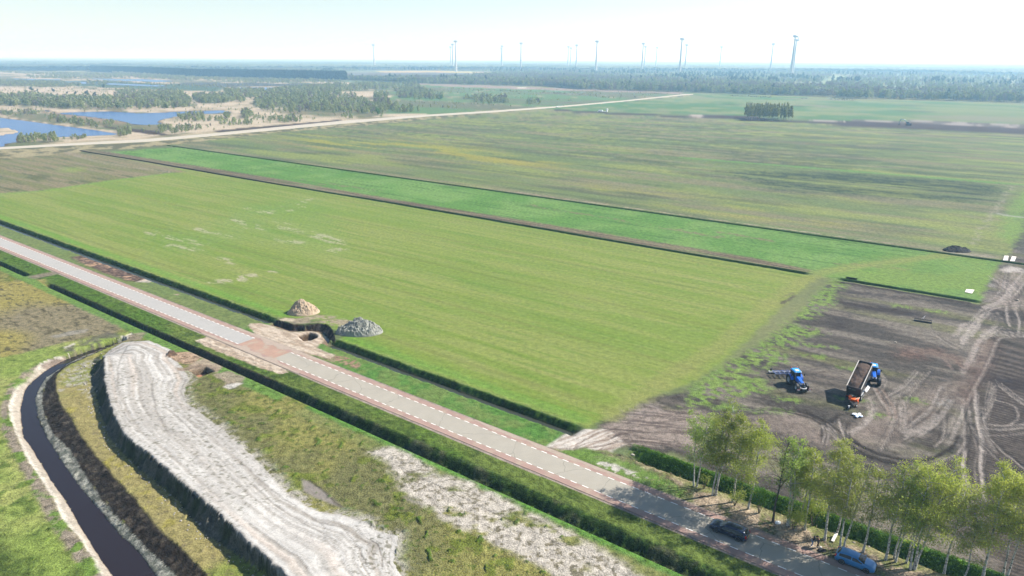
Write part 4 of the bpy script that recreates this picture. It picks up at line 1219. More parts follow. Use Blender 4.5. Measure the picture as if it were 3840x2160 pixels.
ZR = .06
strip('road', -340, -170.5, 73.25, 77.2, ZR, M_ASPH2, kind='structure')
strip('road', -170.48, -126.0, 73.25, 77.2, ZR, M_ASPH2)
strip('road', -113.8, 60, 73.25, 77.2, ZR, M_ASPH)
strip('cycle_lane', -340, 60, 72.1, 73.24, ZR - .004, M_RED, 1.5, jag=.10)
strip('cycle_lane', -340, 60, 77.21, 78.3, ZR - .004, M_RED, 1.5, jag=.12)
strip('brick_road', -125.98, -113.82, 73.25, 77.2, ZR - .008, M_BRICK)
# joints across the pale slabs
# sand carried onto the road
M_SPILL = mat('spilled_sand', tuple(S(214, 196, 180)), .95, noise=.12, nscale=2, spec=.1)


def spill(s0, s1, oc, w, side, seed, dz=.0015):
    rr = random.Random(seed)
    n = int((s1 - s0) / .25)
    vv, ff = [], []
    for i in range(n + 1):
        a = s0 + (s1 - s0) * i / n
        t = max(0.0, math.sin(math.pi * i / n)) ** .5
        k = w * t * (.55 + .45 * math.sin(a * .9 + seed) * math.sin(a * .37)) * rr.uniform(.75, 1.1)
        for o_ in ((oc + .3, oc - k) if side > 0 else (oc + k, oc - .3)):
            p = P0(a, o_)
            vv.append((p[0], p[1], ZR + dz))
        if i:
            j = 2 * i
            ff.append((j - 2, j - 1, j + 1, j))
    tag(mesh('spilled_sand', vv, ff, M_SPILL), kind='structure')


spill(-66, -37, 78.3, 1.0, 1, 1)
spill(-135, -100, 78.3, 1.15, 1, 2)
spill(-138, -104, 72.1, 1.15, -1, 3)
spill(-128, -111, 78.2, 2.1, 1, 7, .009)
spill(-127, -110, 72.2, 2.0, -1, 9, .009)
for s_ in (-170.0, -160.5, -140.5, -133.0):
    strip('road_joint', s_, s_ + .12, 73.3, 77.15, ZR + .004, mat('pale_joint', tuple(S(226, 222, 214)), .9), 4, .01)
# painted dashes: 1 m long, 1 m apart, both sides
dash = None
lane = None
for side, oc in (('near', 73.25), ('far', 77.2)):
    root = empty('lane_marking', (*P0(0, oc), ZR), -A0)
    tag(root, kind='structure')
    cnt = 0
    a = 24.0
    dm = None
    rest = []
    while a > -330:
        if not (-126.5 < a < -114.2):
            if cnt < 290 and a > -260:
                if dm is None:
                    vv = [(-.5, -.05, 0), (.5, -.05, 0), (.5, .05, 0), (-.5, .05, 0)]
                    dm = mesh('dash', [(x, y, z_) for z_ in (-.003, .006) for x, y, _ in vv], [(4, 5, 6, 7), (0, 1, 5, 4), (1, 2, 6, 5), (2, 3, 7, 6), (3, 0, 4, 7)], M_PAINT, root)
                    e = dm
                else:
                    e = dm.copy()
                    COL.objects.link(e)
                e.location = (a, random.uniform(-.01, .01), 0)
                cnt += 1
            else:
                rest.append(a)
        a -= 1.93
    if rest:
        vv, ff = [], []
        for a in rest:
            k = len(vv)
            vv += [(a - .5, -.06, .006), (a + .5, -.06, .006), (a + .5, .06, .006), (a - .5, .06, .006)]
            ff.append((k, k + 1, k + 2, k + 3))
        tag(mesh('far_dashes', vv, ff, M_PAINT, root), kind='stuff')
# ================================================================ vegetation
RNG = np.random.default_rng(7)
rnd = random.Random(11)


def tube(P, R, n=5):
    """verts and quads of a tapered tube along the points P"""
    P = np.asarray(P, float)
    m = len(P)
    d = np.gradient(P, axis=0)
    d /= np.linalg.norm(d, axis=1)[:, None] + 1e-9
    ref = np.where(np.abs(d[:, 2:3]) > .9, np.array([[1., 0, 0]]), np.array([[0, 0, 1.]]))
    a = np.cross(d, ref)
    a /= np.linalg.norm(a, axis=1)[:, None] + 1e-9
    b = np.cross(d, a)
    t = np.linspace(0, 2 * math.pi, n, endpoint=False)
    V = P[:, None] + np.asarray(R)[:, None, None] * (a[:, None] * np.cos(t)[None, :, None] + b[:, None] * np.sin(t)[None, :, None])
    V = V.reshape(-1, 3)
    Q = []
    for i in range(m - 1):
        for j in range(n):
            Q.append((i * n + j, i * n + (j + 1) % n, (i + 1) * n + (j + 1) % n, (i + 1) * n + j))
    return V, np.array(Q)


def join(parts):
    V, Q, off = [], [], 0
    for v, q_ in parts:
        V.append(v)
        Q.append(q_ + off)
        off += len(v)
    return np.vstack(V), np.vstack(Q)


def leaves(C, size, rng, flat=0.0, nrm=None):
    """one small quad per centre"""
    n = len(C)
    a = rng.normal(size=(n, 3))
    if nrm is not None:
        nn = nrm + rng.normal(size=(n, 3)) * .55
        nn /= np.linalg.norm(nn, axis=1)[:, None] + 1e-9
        a = np.cross(nn, a)
    a /= np.linalg.norm(a, axis=1)[:, None] + 1e-9
    b = np.cross(nn, a) if nrm is not None else np.cross(a, rng.normal(size=(n, 3)))
    b /= np.linalg.norm(b, axis=1)[:, None] + 1e-9
    s_ = (np.asarray(size) * rng.uniform(.6, 1.3, n))[:, None]
    a, b = a * s_ * .5, b * s_ * .42
    V = np.stack([C - a, C - b * .9, C + a, C + b * .9], 1).reshape(-1, 3)
    return V, np.arange(4 * n).reshape(-1, 4)


# bark
def bark_mat():
    m = mat('birch_bark', (.55, .53, .48), .8, spec=.2)
    nt = m.node_tree
    b = nt.nodes['Principled BSDF']
    tc = nt.nodes.new('ShaderNodeTexCoord')
    mp = nt.nodes.new('ShaderNodeMapping')
    mp.inputs['Scale'].default_value = (2, 2, 5)
    nz = nt.nodes.new('ShaderNodeTexNoise')
    nz.inputs['Scale'].default_value = 1.4
    nz.inputs['Detail'].default_value = 4
    nt.links.new(tc.outputs['Object'], mp.inputs[0])
    nt.links.new(mp.outputs[0], nz.inputs['Vector'])
    r = nt.nodes.new('ShaderNodeValToRGB')
    r.color_ramp.elements[0].position = .38
    r.color_ramp.elements[0].color = (.07, .06, .05, 1)
    r.color_ramp.elements[1].position = .52
    r.color_ramp.elements[1].color = (.5, .48, .44, 1)
    nt.links.new(nz.outputs[0], r.inputs[0])
    nt.links.new(r.outputs[0], b.inputs['Base Color'])
    return m


M_BARK = bark_mat()
M_TWIG = mat('twig_bark', (.10, .085, .07), .9, spec=.1)
M_DARKBARK = mat('dark_bark', (.085, .072, .06), .9, spec=.1, noise=.3, nscale=4)
LF = [leaf_mat('birch_leaf', (.30, .38, .07), (.44, .48, .11), .6), leaf_mat('birch_leaf_olive', (.25, .31, .07), (.37, .40, .11), .6),
      leaf_mat('birch_leaf_fresh', (.26, .38, .08), (.36, .46, .12), .6)]
M_SHRUB = leaf_mat('shrub_leaf', (.045, .115, .018), (.10, .20, .03), .3)
M_WEED = leaf_mat('bank_weeds', (.028, .055, .015), (.07, .10, .03), .2)
M_WEED2 = leaf_mat('bank_weeds_brown', (.045, .06, .024), (.10, .105, .055), .25)


def birch(name, seed, h, rad, stems=1, nleaf=5200, lean=(0, 0), leafm=0, bare=False, spread=.5, low=.37):
    rng = np.random.default_rng(seed)
    parts, twigs, cen = [], [], []
    for k in range(stems):
        ang = rng.uniform(0, 6.28) if stems > 1 else 0
        off = np.array([math.cos(ang), math.sin(ang), 0]) * (.28 if stems > 1 else 0)
        hh = h * (1 if k == 0 else rng.uniform(.75, .95))
        n = 9
        z = np.linspace(0, hh, n)
        out = off[None] * (1 + (z / hh)[:, None] * spread * hh / 1.6)
        wob = np.cumsum(rng.normal(size=(n, 2)), 0) * .07
        P = np.zeros((n, 3))
        P[:, 0] = out[:, 0] + wob[:, 0] + lean[0] * (z / hh) ** 1.5
        P[:, 1] = out[:, 1] + wob[:, 1] + lean[1] * (z / hh) ** 1.5
        P[:, 2] = z
        P[0, 2] = -.3
        r0 = (.125 if stems == 1 else .10) * h / 12
        R = r0 * (1 - z / hh) ** .8 + .015
        R[0] *= 1.35
        parts.append(tube(P, R, 6))
        nb = int((24 if stems == 1 else 15) * (1.3 if bare else 1))
        for b_ in range(nb):
            t = low + (1 - low) * (b_ + rng.uniform(0, 1)) / nb
            base = np.array([np.interp(t * hh, z, P[:, j]) for j in range(3)])
            az_ = rng.uniform(0, 6.28)
            L = 1.58 * rad * (1.0 - .55 * max(0, t - .5) / .5) * rng.uniform(.65, 1.1) * (.75 + .25 * min(1, (t - low) / .15))
            el = math.radians(rng.uniform(18, 46) + 16 * t)
            m_ = 5
            tt = np.linspace(0, 1, m_)
            droop = -.30 * L * tt ** 2.2
            Q = base + np.stack([np.cos(az_) * np.cos(el) * L * tt, np.sin(az_) * np.cos(el) * L * tt, np.sin(el) * L * tt + droop], 1)
            Q[1:-1] += rng.normal(size=(m_ - 2, 3)) * .08
            (parts if not bare else parts).append(tube(Q, np.linspace(.045, .012, m_) * h / 12, 4))
            for c in range(7 if not bare else 5):
                u_ = rng.uniform(.35, 1)
                p0 = np.array([np.interp(u_, tt, Q[:, j]) for j in range(3)])
                dr = rng.normal(size=3)
                dr[2] = abs(dr[2]) * .4 - .15 + (.5 if bare else 0)
                dr /= np.linalg.norm(dr)
                l2 = rng.uniform(.5, 1.1) * L * .36
                p1 = p0 + dr * l2
                p2 = p1 + np.array([dr[0] * .2, dr[1] * .2, -.25 if not bare else .2]) * l2
                twigs.append(tube([p0, p1, p2], [.014, .009, .005], 3))
                cen.append((p0 * .3 + p1 * .7, l2))
    root = empty(name, (0, 0, 0))
    V, Q = join(parts)
    npmesh('trunk', V, Q, M_DARKBARK if bare else M_BARK, parent=root)
    V, Q = join(twigs)
    tag(npmesh('twigs', V, Q, M_TWIG, parent=root), kind='stuff')
    if not bare:
        cc = np.array([c[0] for c in cen])
        ll = np.array([c[1] for c in cen])
        w = ll / ll.sum()
        # a few clusters stay thin so that the sky shows through
        keep = rng.uniform(size=len(cc)) > .12
        w = w * np.where(keep, 1, .15)
        w /= w.sum()
        pick = rng.choice(len(cc), nleaf, p=w)
        C = cc[pick] + rng.normal(size=(nleaf, 3)) * np.array([.34, .34, .27]) * ll[pick][:, None] * 1.05
        C[:, 2] -= rng.exponential(.12, nleaf)
        V, Q = leaves(C, .14, rng)
        npmesh('crown', V, Q, LF[leafm], parent=root, smooth=False)
    return root


NEAR = [  # name, px, py, height, radius, stems, leaves, lean, leaf material, label
    ('birch', 2607, 1822, 11.2, 2.6, 2, 6500, (-.2, .2), 2, 'leftmost birch of the roadside row, twin stem with fresh green crown'),
    ('birch', 2676, 1856, 13.2, 3.0, 3, 11500, (.4, .2), 1, 'tallest roadside birch, clump of three stems second from the left'),
    ('birch', 2746, 1886, 12.6, 2.8, 1, 6500, (.5, .2), 1, 'birch with a broken side stub low on its pale trunk, third from the left'),
    ('birch', 2802, 1908, 12.0, 2.9, 1, 7500, (1.0, .3), 0, 'birch leaning right just left of the leafless tree'),
    ('bare_tree', 2898, 1958, 12.2, 2.6, 1, 0, (.2, .1), 0, 'leafless dark tree standing among the green roadside birches'),
    ('birch', 2960, 1973, 12.6, 2.5, 2, 8000, (.1, .3), 2, 'twin-stemmed birch with pale green top right of the leafless tree'),
    ('birch', 2997, 1958, 10.2, 2.1, 1, 4200, (.3, .3), 1, 'slender olive-leaved birch near the hedge behind the white bag'),
    ('birch', 3090, 2023, 12.8, 2.8, 1, 7800, (.6, .2), 1, 'birch with forked white foot right behind the two people'),
    ('birch', 3127, 2010, 10.5, 2.0, 1, 3600, (.6, .2), 1, 'thin leaning birch beside the white plank'),
    ('birch', 3155, 2059, 12.8, 2.6, 2, 7200, (.8, .3), 1, 'birch with a side stem bent outwards just behind the parked blue car'),
    ('birch', 3319, 2101, 12.6, 2.2, 1, 2600, (.1, .1), 1, 'sparse straight birch with thin brownish crown right of the parked car'),
    ('birch', 3353, 2103, 12.0, 2.2, 2, 4200, (.3, .0), 2, 'pair of thin birch stems left of the big spreading birch'),
    ('birch', 3423, 2140, 13.6, 3.8, 3, 19000, (1.2, .3), 0, 'broadest roadside birch, several white stems under a big yellow-green crown'),
    ('birch', 3395, 2112, 10.0, 2.0, 1, 3200, (.1, .0), 2, 'low thin birch half hidden behind the broadest birch'),
    ('birch', 3688, 2168, 13.4, 3.4, 1, 12500, (-.3, .3), 0, 'tall yellow-green birch near the right edge with one white stem'),
    ('birch', 3772, 2166, 12.6, 3.2, 2, 10000, (.6, .3), 1, 'olive-leaved birch rightmost in the row with a dark forked stem'),
    ('birch', 3880, 2180, 13.0, 3.2, 2, 8000, (.3, .3), 0, 'birch whose crown is cut by the right edge of the photo'),
    ('birch', 3020, 1990, 11.0, 2.2, 1, 3600, (.2, .2), 0, 'slender yellow-green birch between the white bag and the two people'),
    ('birch', 3236, 2074, 11.6, 2.2, 1, 2600, (.3, .1), 1, 'thin-crowned birch directly above the bonnet of the parked blue car'),
    ('birch', 3545, 2150, 11.0, 2.4, 1, 3400, (.0, .1), 1, 'loose olive birch filling the gap right of the broadest birch'),
    ('birch', 3612, 2190, 8.5, 1.6, 1, 1500, (.1, .1), 1, 'young thin birch in the hedge left of the tall right-hand birch'),
]
for k, (nm, px, py, h, rad, st, nl, ln_, lm, lab) in enumerate(NEAR):
    t = birch(nm, 100 + k, h, rad, st, int(nl * 1.4), ln_, lm, bare=(nl == 0), spread=.32 if st > 1 else .5)
    x, y = G(px, py)
    t.location = (x, y, 0)
    tag(t, lab, 'tree', 'birches in the row beside the road')


def sapling(px, py, h, rad, n, label, m=M_SHRUB):
    rng = np.random.default_rng(int(px))
    root = empty('shrub', (*G(px, py), 0))
    ts, cen = [], []
    for k in range(9):
        a = rng.uniform(0, 6.28)
        p1 = np.array([math.cos(a) * rad * .4, math.sin(a) * rad * .4, h * .5])
        p2 = np.array([math.cos(a) * rad * .8, math.sin(a) * rad * .8, h * rng.uniform(.7, 1)])
        ts.append(tube([(0, 0, -.2), p1, p2], [.04, .025, .01], 4))
        cen += [p1 + (p2 - p1) * t_ for t_ in (.3, .6, 1)]
    V, Q = join(ts)
    tag(npmesh('stems', V, Q, M_TWIG, parent=root), kind='stuff')
    cen = np.array(cen)
    C = cen[rng.integers(0, len(cen), n)] + rng.normal(size=(n, 3)) * rad * .33
    C[:, 2] = np.abs(C[:, 2])
    V, Q = leaves(C, .15, rng)
    npmesh('foliage', V, Q, m, parent=root, smooth=False)
    tag(root, label, 'shrub', 'shrubs under the roadside birches')


sapling(3046, 1972, 4.2, 1.3, 2600, 'green bush in front of the hedge just behind the two people', LF[0])
sapling(2846, 1925, 3.6, 1.1, 1500, 'multi-stemmed shrub left of the leafless tree')
sapling(2975, 1985, 3.2, 1.2, 1500, 'loose shrub at the foot of the twin birch by the white bag', LF[0])
sapling(2755, 1896, 2.6, 1.0, 700, 'thin shrub at the foot of the third birch from the left', LF[1])
sapling(2640, 1832, 2.0, .6, 250, 'single small sapling between the two leftmost birches', LF[1])


# ---- weeds and brambles on the ditch banks: nobody could count these
def bank_weeds(name, s0, s1, o0, o1, n, size, material, zf, seed, label, up=.6):
    rng = np.random.default_rng(seed)
    # clumps
    nc = n // 14
    cs, co = rng.uniform(s0, s1, nc), rng.uniform(o0, o1, nc)
    k = rng.integers(0, nc, n)
    s_, o_ = cs[k] + rng.normal(size=n) * size * 1.3, co[k] + rng.normal(size=n) * size * .9
    X, Y = P0(s_, o_)
    hh = rng.uniform(.2, 1, nc)[k]
    C = np.stack([X, Y, zf(s_, o_) + rng.uniform(0, 1, n) * size * 2.2 * hh * up], 1)
    V, Q = leaves(C, size, rng)
    o = npmesh(name, V, Q, material, smooth=False)
    tag(o, label, 'weeds', kind='stuff')


zA = lambda s_, o_: np.interp(o_, [83.9, 84.7, 86.1, 87.3], [0, -1.3, -1.3, 0.0])
zB = lambda s_, o_: -1.5 * (1 - ss(0, 1, (o_ - 66.2) / (np.interp(s_, [-160, -120, -60], [66.9, 67.3, 68.3]) - 66.2)))
zC = lambda s_, o_: np.interp(o_, [83.6, 84.3, 85.0, 86.6, 87.6], [0, -1.2, -1.2, .25, 0.0])
bank_weeds('bank_weeds', -111, -52, 86.0, 87.2, 18000, .13, M_WEED, zA, 1, 'dark green weeds on the shaded ditch bank along the crop field')
bank_weeds('bank_weeds', -300, -136, 86.0, 87.2, 22000, .19, M_WEED, zA, 2, 'dark green weeds on the ditch bank along the far part of the crop field')
bank_weeds('bank_weeds', -98, 30, 66.2, 67.6, 34000, .12, M_WEED, zB, 3, 'dark weeds on the broad bank between the road verge and the lower ditch')
bank_weeds('bank_weeds', -200, -130, 66.2, 67.0, 15000, .16, M_WEED2, zB, 4, 'brownish weeds on the lower ditch bank left of the dig')
bank_weeds('bramble_hedge', -41, 42, 84.9, 87.2, 56000, .15, M_SHRUB, lambda s_, o_: zC(s_, o_) + .1, 5, 'lush green brambles along the ditch behind the roadside birches', 1.5)

# ================================================================ trees further off
LMID = [leaf_mat('marsh_birch_leaf', (.24, .28, .13), (.36, .39, .19), .45), leaf_mat('wood_leaf', (.16, .20, .09), (.26, .29, .13), .4),
        leaf_mat('grey_twigs', (.17, .16, .13), (.26, .24, .19), .3), leaf_mat('pine_needles', (.03, .05, .028), (.06, .08, .04), .15),
        leaf_mat('grove_leaf', (.22, .25, .09), (.32, .33, .12), .4)]


def crown_pts(rng, n, lumps, h0, h1, rad, shape):
    """points on the outside of several overlapping lumps between h0 and h1"""
    C, N = [], []
    hh = h1 - h0
    for k in range(lumps):
        t = (k + rng.uniform(.2, .8)) / lumps
        if shape == 'pine':
            rr = rad * (1 - t * .85)
            c = np.array([rng.normal() * rr * .3, rng.normal() * rr * .3, h0 + hh * t])
            s_ = np.array([rr, rr, hh / lumps * .9])
        else:
            rr = rad * math.sin(math.pi * min(.95, .22 + .72 * t)) * rng.uniform(.6, .8)
            a = rng.uniform(0, 6.28)
            c = np.array([math.cos(a) * rad * .35, math.sin(a) * rad * .35, h0 + hh * (.12 + .78 * t)])
            s_ = np.array([rr, rr, max(rr * .8, hh / lumps * .8)])
        m = n // lumps
        d = rng.normal(size=(m, 3))
        d /= np.linalg.norm(d, axis=1)[:, None]
        C.append(c + d * s_ * rng.uniform(.55, 1.05, (m, 1)))
        N.append(d)
    return np.vstack(C), np.vstack(N)


def far_tree(seed, h, rad, n, size, shape='round', base=.25, trunk_r=.14, lumps=5, single=False, leafm=None, trunkm=None, stems=1, name='tree', link=True):
    rng = np.random.default_rng(seed)
    C, N = crown_pts(rng, n, lumps, h * base, h, rad, shape)
    lv = leaves(C, size, rng, nrm=N)
    tr = []
    for k in range(stems):
        a, q_ = rng.uniform(0, 6.28), rng.uniform(0, rad * .5) if stems > 1 else 0
        b = np.array([math.cos(a) * q_, math.sin(a) * q_, 0])
        tr.append(tube([b + (0, 0, -.4), b * 1.05 + (.0, .05, h * .5), b * 1.2 + (0, 0, h * .88)], [trunk_r, trunk_r * .7, trunk_r * .25], 4))
    tv, tq = join(tr)
    if single:
        V, Q = join([(tv, tq), lv])
        return npmesh(name, V, Q, [trunkm, leafm], mi=np.r_[np.zeros(len(tq), int), np.ones(len(lv[1]), int)], smooth=False, link=link)
    root = empty(name, (0, 0, 0))
    npmesh('trunk', tv, tq, trunkm, parent=root, smooth=False)
    npmesh('crown', *lv, leafm, parent=root, smooth=False)
    return root


def in_poly(P, x, y):
    _, ins = Land.seg(np.asarray(P, float), x, y, True)
    return ins


def scatter(P, n, rng):
    P = np.asarray(P, float)
    lo, hi = P.min(0), P.max(0)
    out = []
    got = 0
    area = .5 * abs(np.sum(P[:, 0] * np.roll(P[:, 1], -1) - P[:, 1] * np.roll(P[:, 0], -1)))
    m = int(n * (np.prod(hi - lo) / area) * 1.05) + 8
    x, y = rng.uniform(lo[0], hi[0], m), rng.uniform(lo[1], hi[1], m)
    k = in_poly(P, x, y)
    return np.stack([x[k], y[k]], 1)[:n], area


def gn_wood(name, pts, scl, proto, label, cat='woodland'):
    """a wood too far off to count: one point mesh with trees instanced on it"""
    n = len(pts)
    me = bpy.data.meshes.new(name)
    me.vertices.add(n)
    co = np.zeros((n, 3), np.float32)
    co[:, :2] = pts
    me.vertices.foreach_set('co', co.ravel())
    a = me.attributes.new('scl', 'FLOAT_VECTOR', 'POINT')
    a.data.foreach_set('vector', np.asarray(scl, np.float32).ravel())
    a = me.attributes.new('rot', 'FLOAT_VECTOR', 'POINT')
    rt = np.zeros((n, 3), np.float32)
    rt[:, 2] = np.random.default_rng(n).uniform(0, 6.28, n)
    a.data.foreach_set('vector', rt.ravel())
    ob = bpy.data.objects.new(name, me)
    COL.objects.link(ob)
    ng = bpy.data.node_groups.new(name, 'GeometryNodeTree')
    ng.interface.new_socket('Geometry', in_out='INPUT', socket_type='NodeSocketGeometry')
    ng.interface.new_socket('Geometry', in_out='OUTPUT', socket_type='NodeSocketGeometry')
    gi, go = ng.nodes.new('NodeGroupInput'), ng.nodes.new('NodeGroupOutput')
    ip = ng.nodes.new('GeometryNodeInstanceOnPoints')
    oi = ng.nodes.new('GeometryNodeObjectInfo')
    oi.inputs[0].default_value = proto
    oi.inputs['As Instance'].default_value = True
    sa, ra = ng.nodes.new('GeometryNodeInputNamedAttribute'), ng.nodes.new('GeometryNodeInputNamedAttribute')
    sa.data_type = ra.data_type = 'FLOAT_VECTOR'
    sa.inputs[0].default_value, ra.inputs[0].default_value = 'scl', 'rot'
    ng.links.new(gi.outputs[0], ip.inputs['Points'])
    ng.links.new(oi.outputs['Geometry'], ip.inputs['Instance'])
    ng.links.new(sa.outputs[0], ip.inputs['Scale'])
    ng.links.new(ra.outputs[0], ip.inputs['Rotation'])
    ng.links.new(ip.outputs[0], go.inputs[0])
    md = ob.modifiers.new('trees', 'NODES')
    md.node_group = ng
    tag(ob, label, cat, kind='stuff')
    return ob


M_PALETRUNK = mat('pale_trunk', (.34, .33, .30), .9, spec=.1)
# --- marsh trees: nearest ones stand as things, the rest as one mass
rg = np.random.default_rng(21)
CL = [  # polygon, spacing area, height range
    (z1([(-250, 445), (200, 440), (600, 470), (850, 450), (1380, 430), (1440, 480), (1430, 530), (900, 550), (560, 540), (0, 515), (-250, 520)]), 34, (5, 9)),
    (z1([(1450, 450), (1700, 440), (1830, 435), (1850, 485), (1600, 500), (1480, 498)]), 30, (5, 9)),
    (z1([(1690, 400), (2100, 395), (2350, 372), (2576, 365), (2576, 585), (2300, 580), (2080, 565), (1920, 540), (1930, 470), (1700, 430)]), 42, (5, 9)),
    (z2([(0, 530), (90, 520), (150, 545), (400, 600), (600, 640), (450, 655), (330, 645), (300, 690), (120, 700), (0, 690)]), 36, (4, 8)),
    (z2([(0, 440), (400, 430), (560, 435), (600, 460), (200, 480), (0, 500)]), 90, (4, 9)),
    (z2([(400, 490), (520, 470), (780, 500), (760, 555), (560, 550), (430, 540)]), 50, (4, 8)),
    (z2([(880, 545), (1240, 530), (1260, 578), (1100, 580), (900, 568)]), 45, (4, 8)),
    (z2([(1400, 565), (1490, 560), (1500, 588), (1400, 590)]), 30, (3, 6)),
    (z2([(250, 520), (350, 520), (360, 600), (260, 600)]), 60, (7, 10)),
    (z1([(100, 560), (300, 570), (500, 610), (740, 660), (740, 690), (520, 655), (150, 600), (0, 590), (0, 570)]), 22, (2.5, 5)),
    (z1([(780, 650), (860, 640), (870, 670), (800, 668)]), 18, (2.5, 4.5)),
    (z1([(1340, 600), (1500, 575), (1560, 600), (1700, 630), (1900, 640), (1900, 665), (1700, 670), (1560, 640), (1380, 630)]), 26, (3, 6)),
    (z1([(1830, 570), (1900, 570), (1900, 610), (1840, 612)]), 14, (5, 7)), (z1([(1700, 590), (1730, 590), (1730, 615), (1700, 612)]), 8, (5, 6)),
    (z1([(2090, 610), (2280, 605), (2280, 640), (2100, 645)]), 22, (3, 6)), (z1([(1900, 600), (2080, 610), (2090, 640), (1900, 630)]), 40, (2.5, 5)),
    (z1([(1180, 680), (1520, 680), (1520, 700), (1340, 730), (1220, 735)]), 20, (2, 5)),
    (z1([(890, 705), (985, 700), (985, 745), (900, 750)]), 9, (3, 5)),
    (z1([(130, 755), (440, 735), (440, 790), (300, 795), (140, 795)]), 17, (3, 5.4)),
    (z1([(480, 755), (650, 745), (650, 775), (480, 780)]), 14, (1.5, 3.2)),
    (z1([(0, 560), (60, 570), (100, 590), (0, 590)]), 20, (3, 5)),
    (z1([(-200, 330), (350, 330), (620, 350), (600, 375), (350, 380), (0, 365), (-200, 365)]), 60, (3, 6)),
    (z1([(650, 335), (820, 338), (820, 362), (660, 360)]), 40, (4, 8)),
    (z1([(860, 395), (1400, 410), (1380, 430), (900, 440)]), 60, (3, 7)),
    (z1([(830, 338), (1680, 365), (1680, 380), (1180, 372)]), 130, (2, 5)),
    (z1([(200, 290), (850, 300), (850, 310), (220, 310)]), 90, (3, 6)), (z1([(-200, 250), (900, 275), (1700, 310), (2500, 325), (2500, 335), (1400, 325), (600, 300), (0, 265)]), 130, (3, 7)),
    (z1([(850, 265), (1400, 300), (1400, 315), (850, 290)]), 80, (4, 8)), (z1([(1400, 305), (2576, 330), (2576, 350), (1800, 345)]), 170, (4, 8)),
]
HEDGE = [([(210, 468), (560, 460), (1000, 475), (1600, 505), (2300, 540)], 3.5), ([(430, 492), (800, 500), (1300, 512)], 3), ([(1000, 478), (1400, 492), (2000, 512), (2400, 520)], 3),
         ([(370, 565), (700, 582), (960, 592)], 3), ([(470, 600), (800, 612), (940, 630)], 4), ([(800, 575), (1300, 605)], 3), ([(1290, 535), (1500, 548), (1760, 565)], 3.5), ([(1560, 500), (2100, 545)], 3),
         ([(1440, 470), (2560, 515)], 2.5), ([(600, 480), (1100, 492), (1500, 520)], 2.5)]
pts, hts, wid = [], [], []
for P, sp, (h0, h1) in CL:
    A = np.asarray(P)
    area = .5 * abs(np.sum(A[:, 0] * np.roll(A[:, 1], -1) - A[:, 1] * np.roll(A[:, 0], -1)))
    n = max(3, int(area / sp / 1.25))
    n = min(n, 4200)
    p, _ = scatter(P, n, rg)
    k = fb(p[:, 0] / 30, p[:, 1] / 45, 33, 3) > .36 if n > 60 else np.ones(len(p), bool)
    p = p[k]
    pts.append(p)
    hts.append(rg.uniform(h0, h1, len(p)) * (.8 + .4 * fb(p[:, 0] / 40, p[:, 1] / 60, 34, 2)))
for L, h_ in HEDGE:
    W = np.array(z2(L))
    seg_ = np.r_[0, np.cumsum(np.hypot(*np.diff(W, axis=0).T))]
    n = int(seg_[-1] / 7)
    t = rg.uniform(0, seg_[-1], n)
    p = np.stack([np.interp(t, seg_, W[:, 0]), np.interp(t, seg_, W[:, 1])], 1) + rg.normal(size=(n, 2)) * 2
    pts.append(p)
    hts.append(rg.uniform(.5, 1.2, n) * h_)
pts, hts = np.vstack(pts), np.concatenate(hts)
# scattered low birch scrub over the reed land
sc_, _ = scatter(z1([(-200, 300), (2576, 340), (2576, 610), (1700, 700), (1100, 755), (500, 780), (-200, 800)]), 2600, rg)
okp = np.ones(len(sc_), bool)
for P in POND.values():
    okp &= ~in_poly(P, sc_[:, 0], sc_[:, 1])
pts = np.vstack([pts, sc_[okp]])
hts = np.r_[hts, rg.uniform(1.0, 3.0, okp.sum())]
okp = np.ones(len(pts), bool)
for P in POND.values():
    okp &= ~in_poly(P, pts[:, 0], pts[:, 1])
pts, hts = pts[okp], hts[okp]
size_px = hts / np.hypot(pts[:, 0], pts[:, 1])
order = np.argsort(-size_px)
vis = np.abs(np.arctan2(pts[:, 0], pts[:, 1])) < .66
order = np.r_[order[vis[order]], order[~vis[order]]]
NI = 215
protos = [far_tree(300 + k, 6, 2.0 if k < 3 else 2.6, 420, .62, base=.12 if k != 1 else .2, lumps=6, leafm=LMID[0 if k < 3 else 2], trunkm=M_PALETRUNK, trunk_r=.09, stems=3, name='marsh_birch') for k in range(4)]
used = set()
for q_ in order[:NI]:
    k = rnd.choice([0, 0, 1, 1, 2, 2, 3])
    if k in used:
        t = copy_tree(protos[k])
    else:
        t = protos[k]
        used.add(k)
    x, y = pts[q_]
    t.location = (x, y, 0)
    s_ = hts[q_] / 6
    w_ = s_ * rnd.uniform(.65, 1.05) if hts[q_] > 4 else s_ * rnd.uniform(.9, 1.3)
    t.scale = (w_, w_, s_)
    t.rotation_euler = (0, 0, rnd.uniform(0, 6.28))
    tag(t, 'young leafing birch or willow in the marsh beyond the pale sand road' if k < 3 else 'grey still leafless bush in the marsh beyond the pale sand road', 'tree', 'young trees of the marsh')
rest = order[NI:]
for k in range(3):
    pr = far_tree(310 + k, 6, 2.3, 150, 1.0, base=.05, lumps=6, leafm=LMID[(0, 1, 2)[k]], trunkm=M_PALETRUNK, single=True, name='marsh_tree_form', link=False)
    r_ = rest[[j for j in range(len(rest)) if (j % 7 in ((0, 1, 2, 5), (3, 6), (4,))[k])]]
    s_ = (hts[r_] / 6)[:, None]
    gn_wood('marsh_scrub', pts[r_], np.hstack([s_ * .9, s_ * .9, s_]), pr, ('pale green birch scrub spread over the reed marsh', 'darker green birch scrub spread over the reed marsh', 'grey leafless scrub spread over the reed marsh')[k], 'scrub')
for pr in protos:
    if protos.index(pr) not in used:
        for c in list(pr.children):
            bpy.data.objects.remove(c)
        bpy.data.objects.remove(pr)
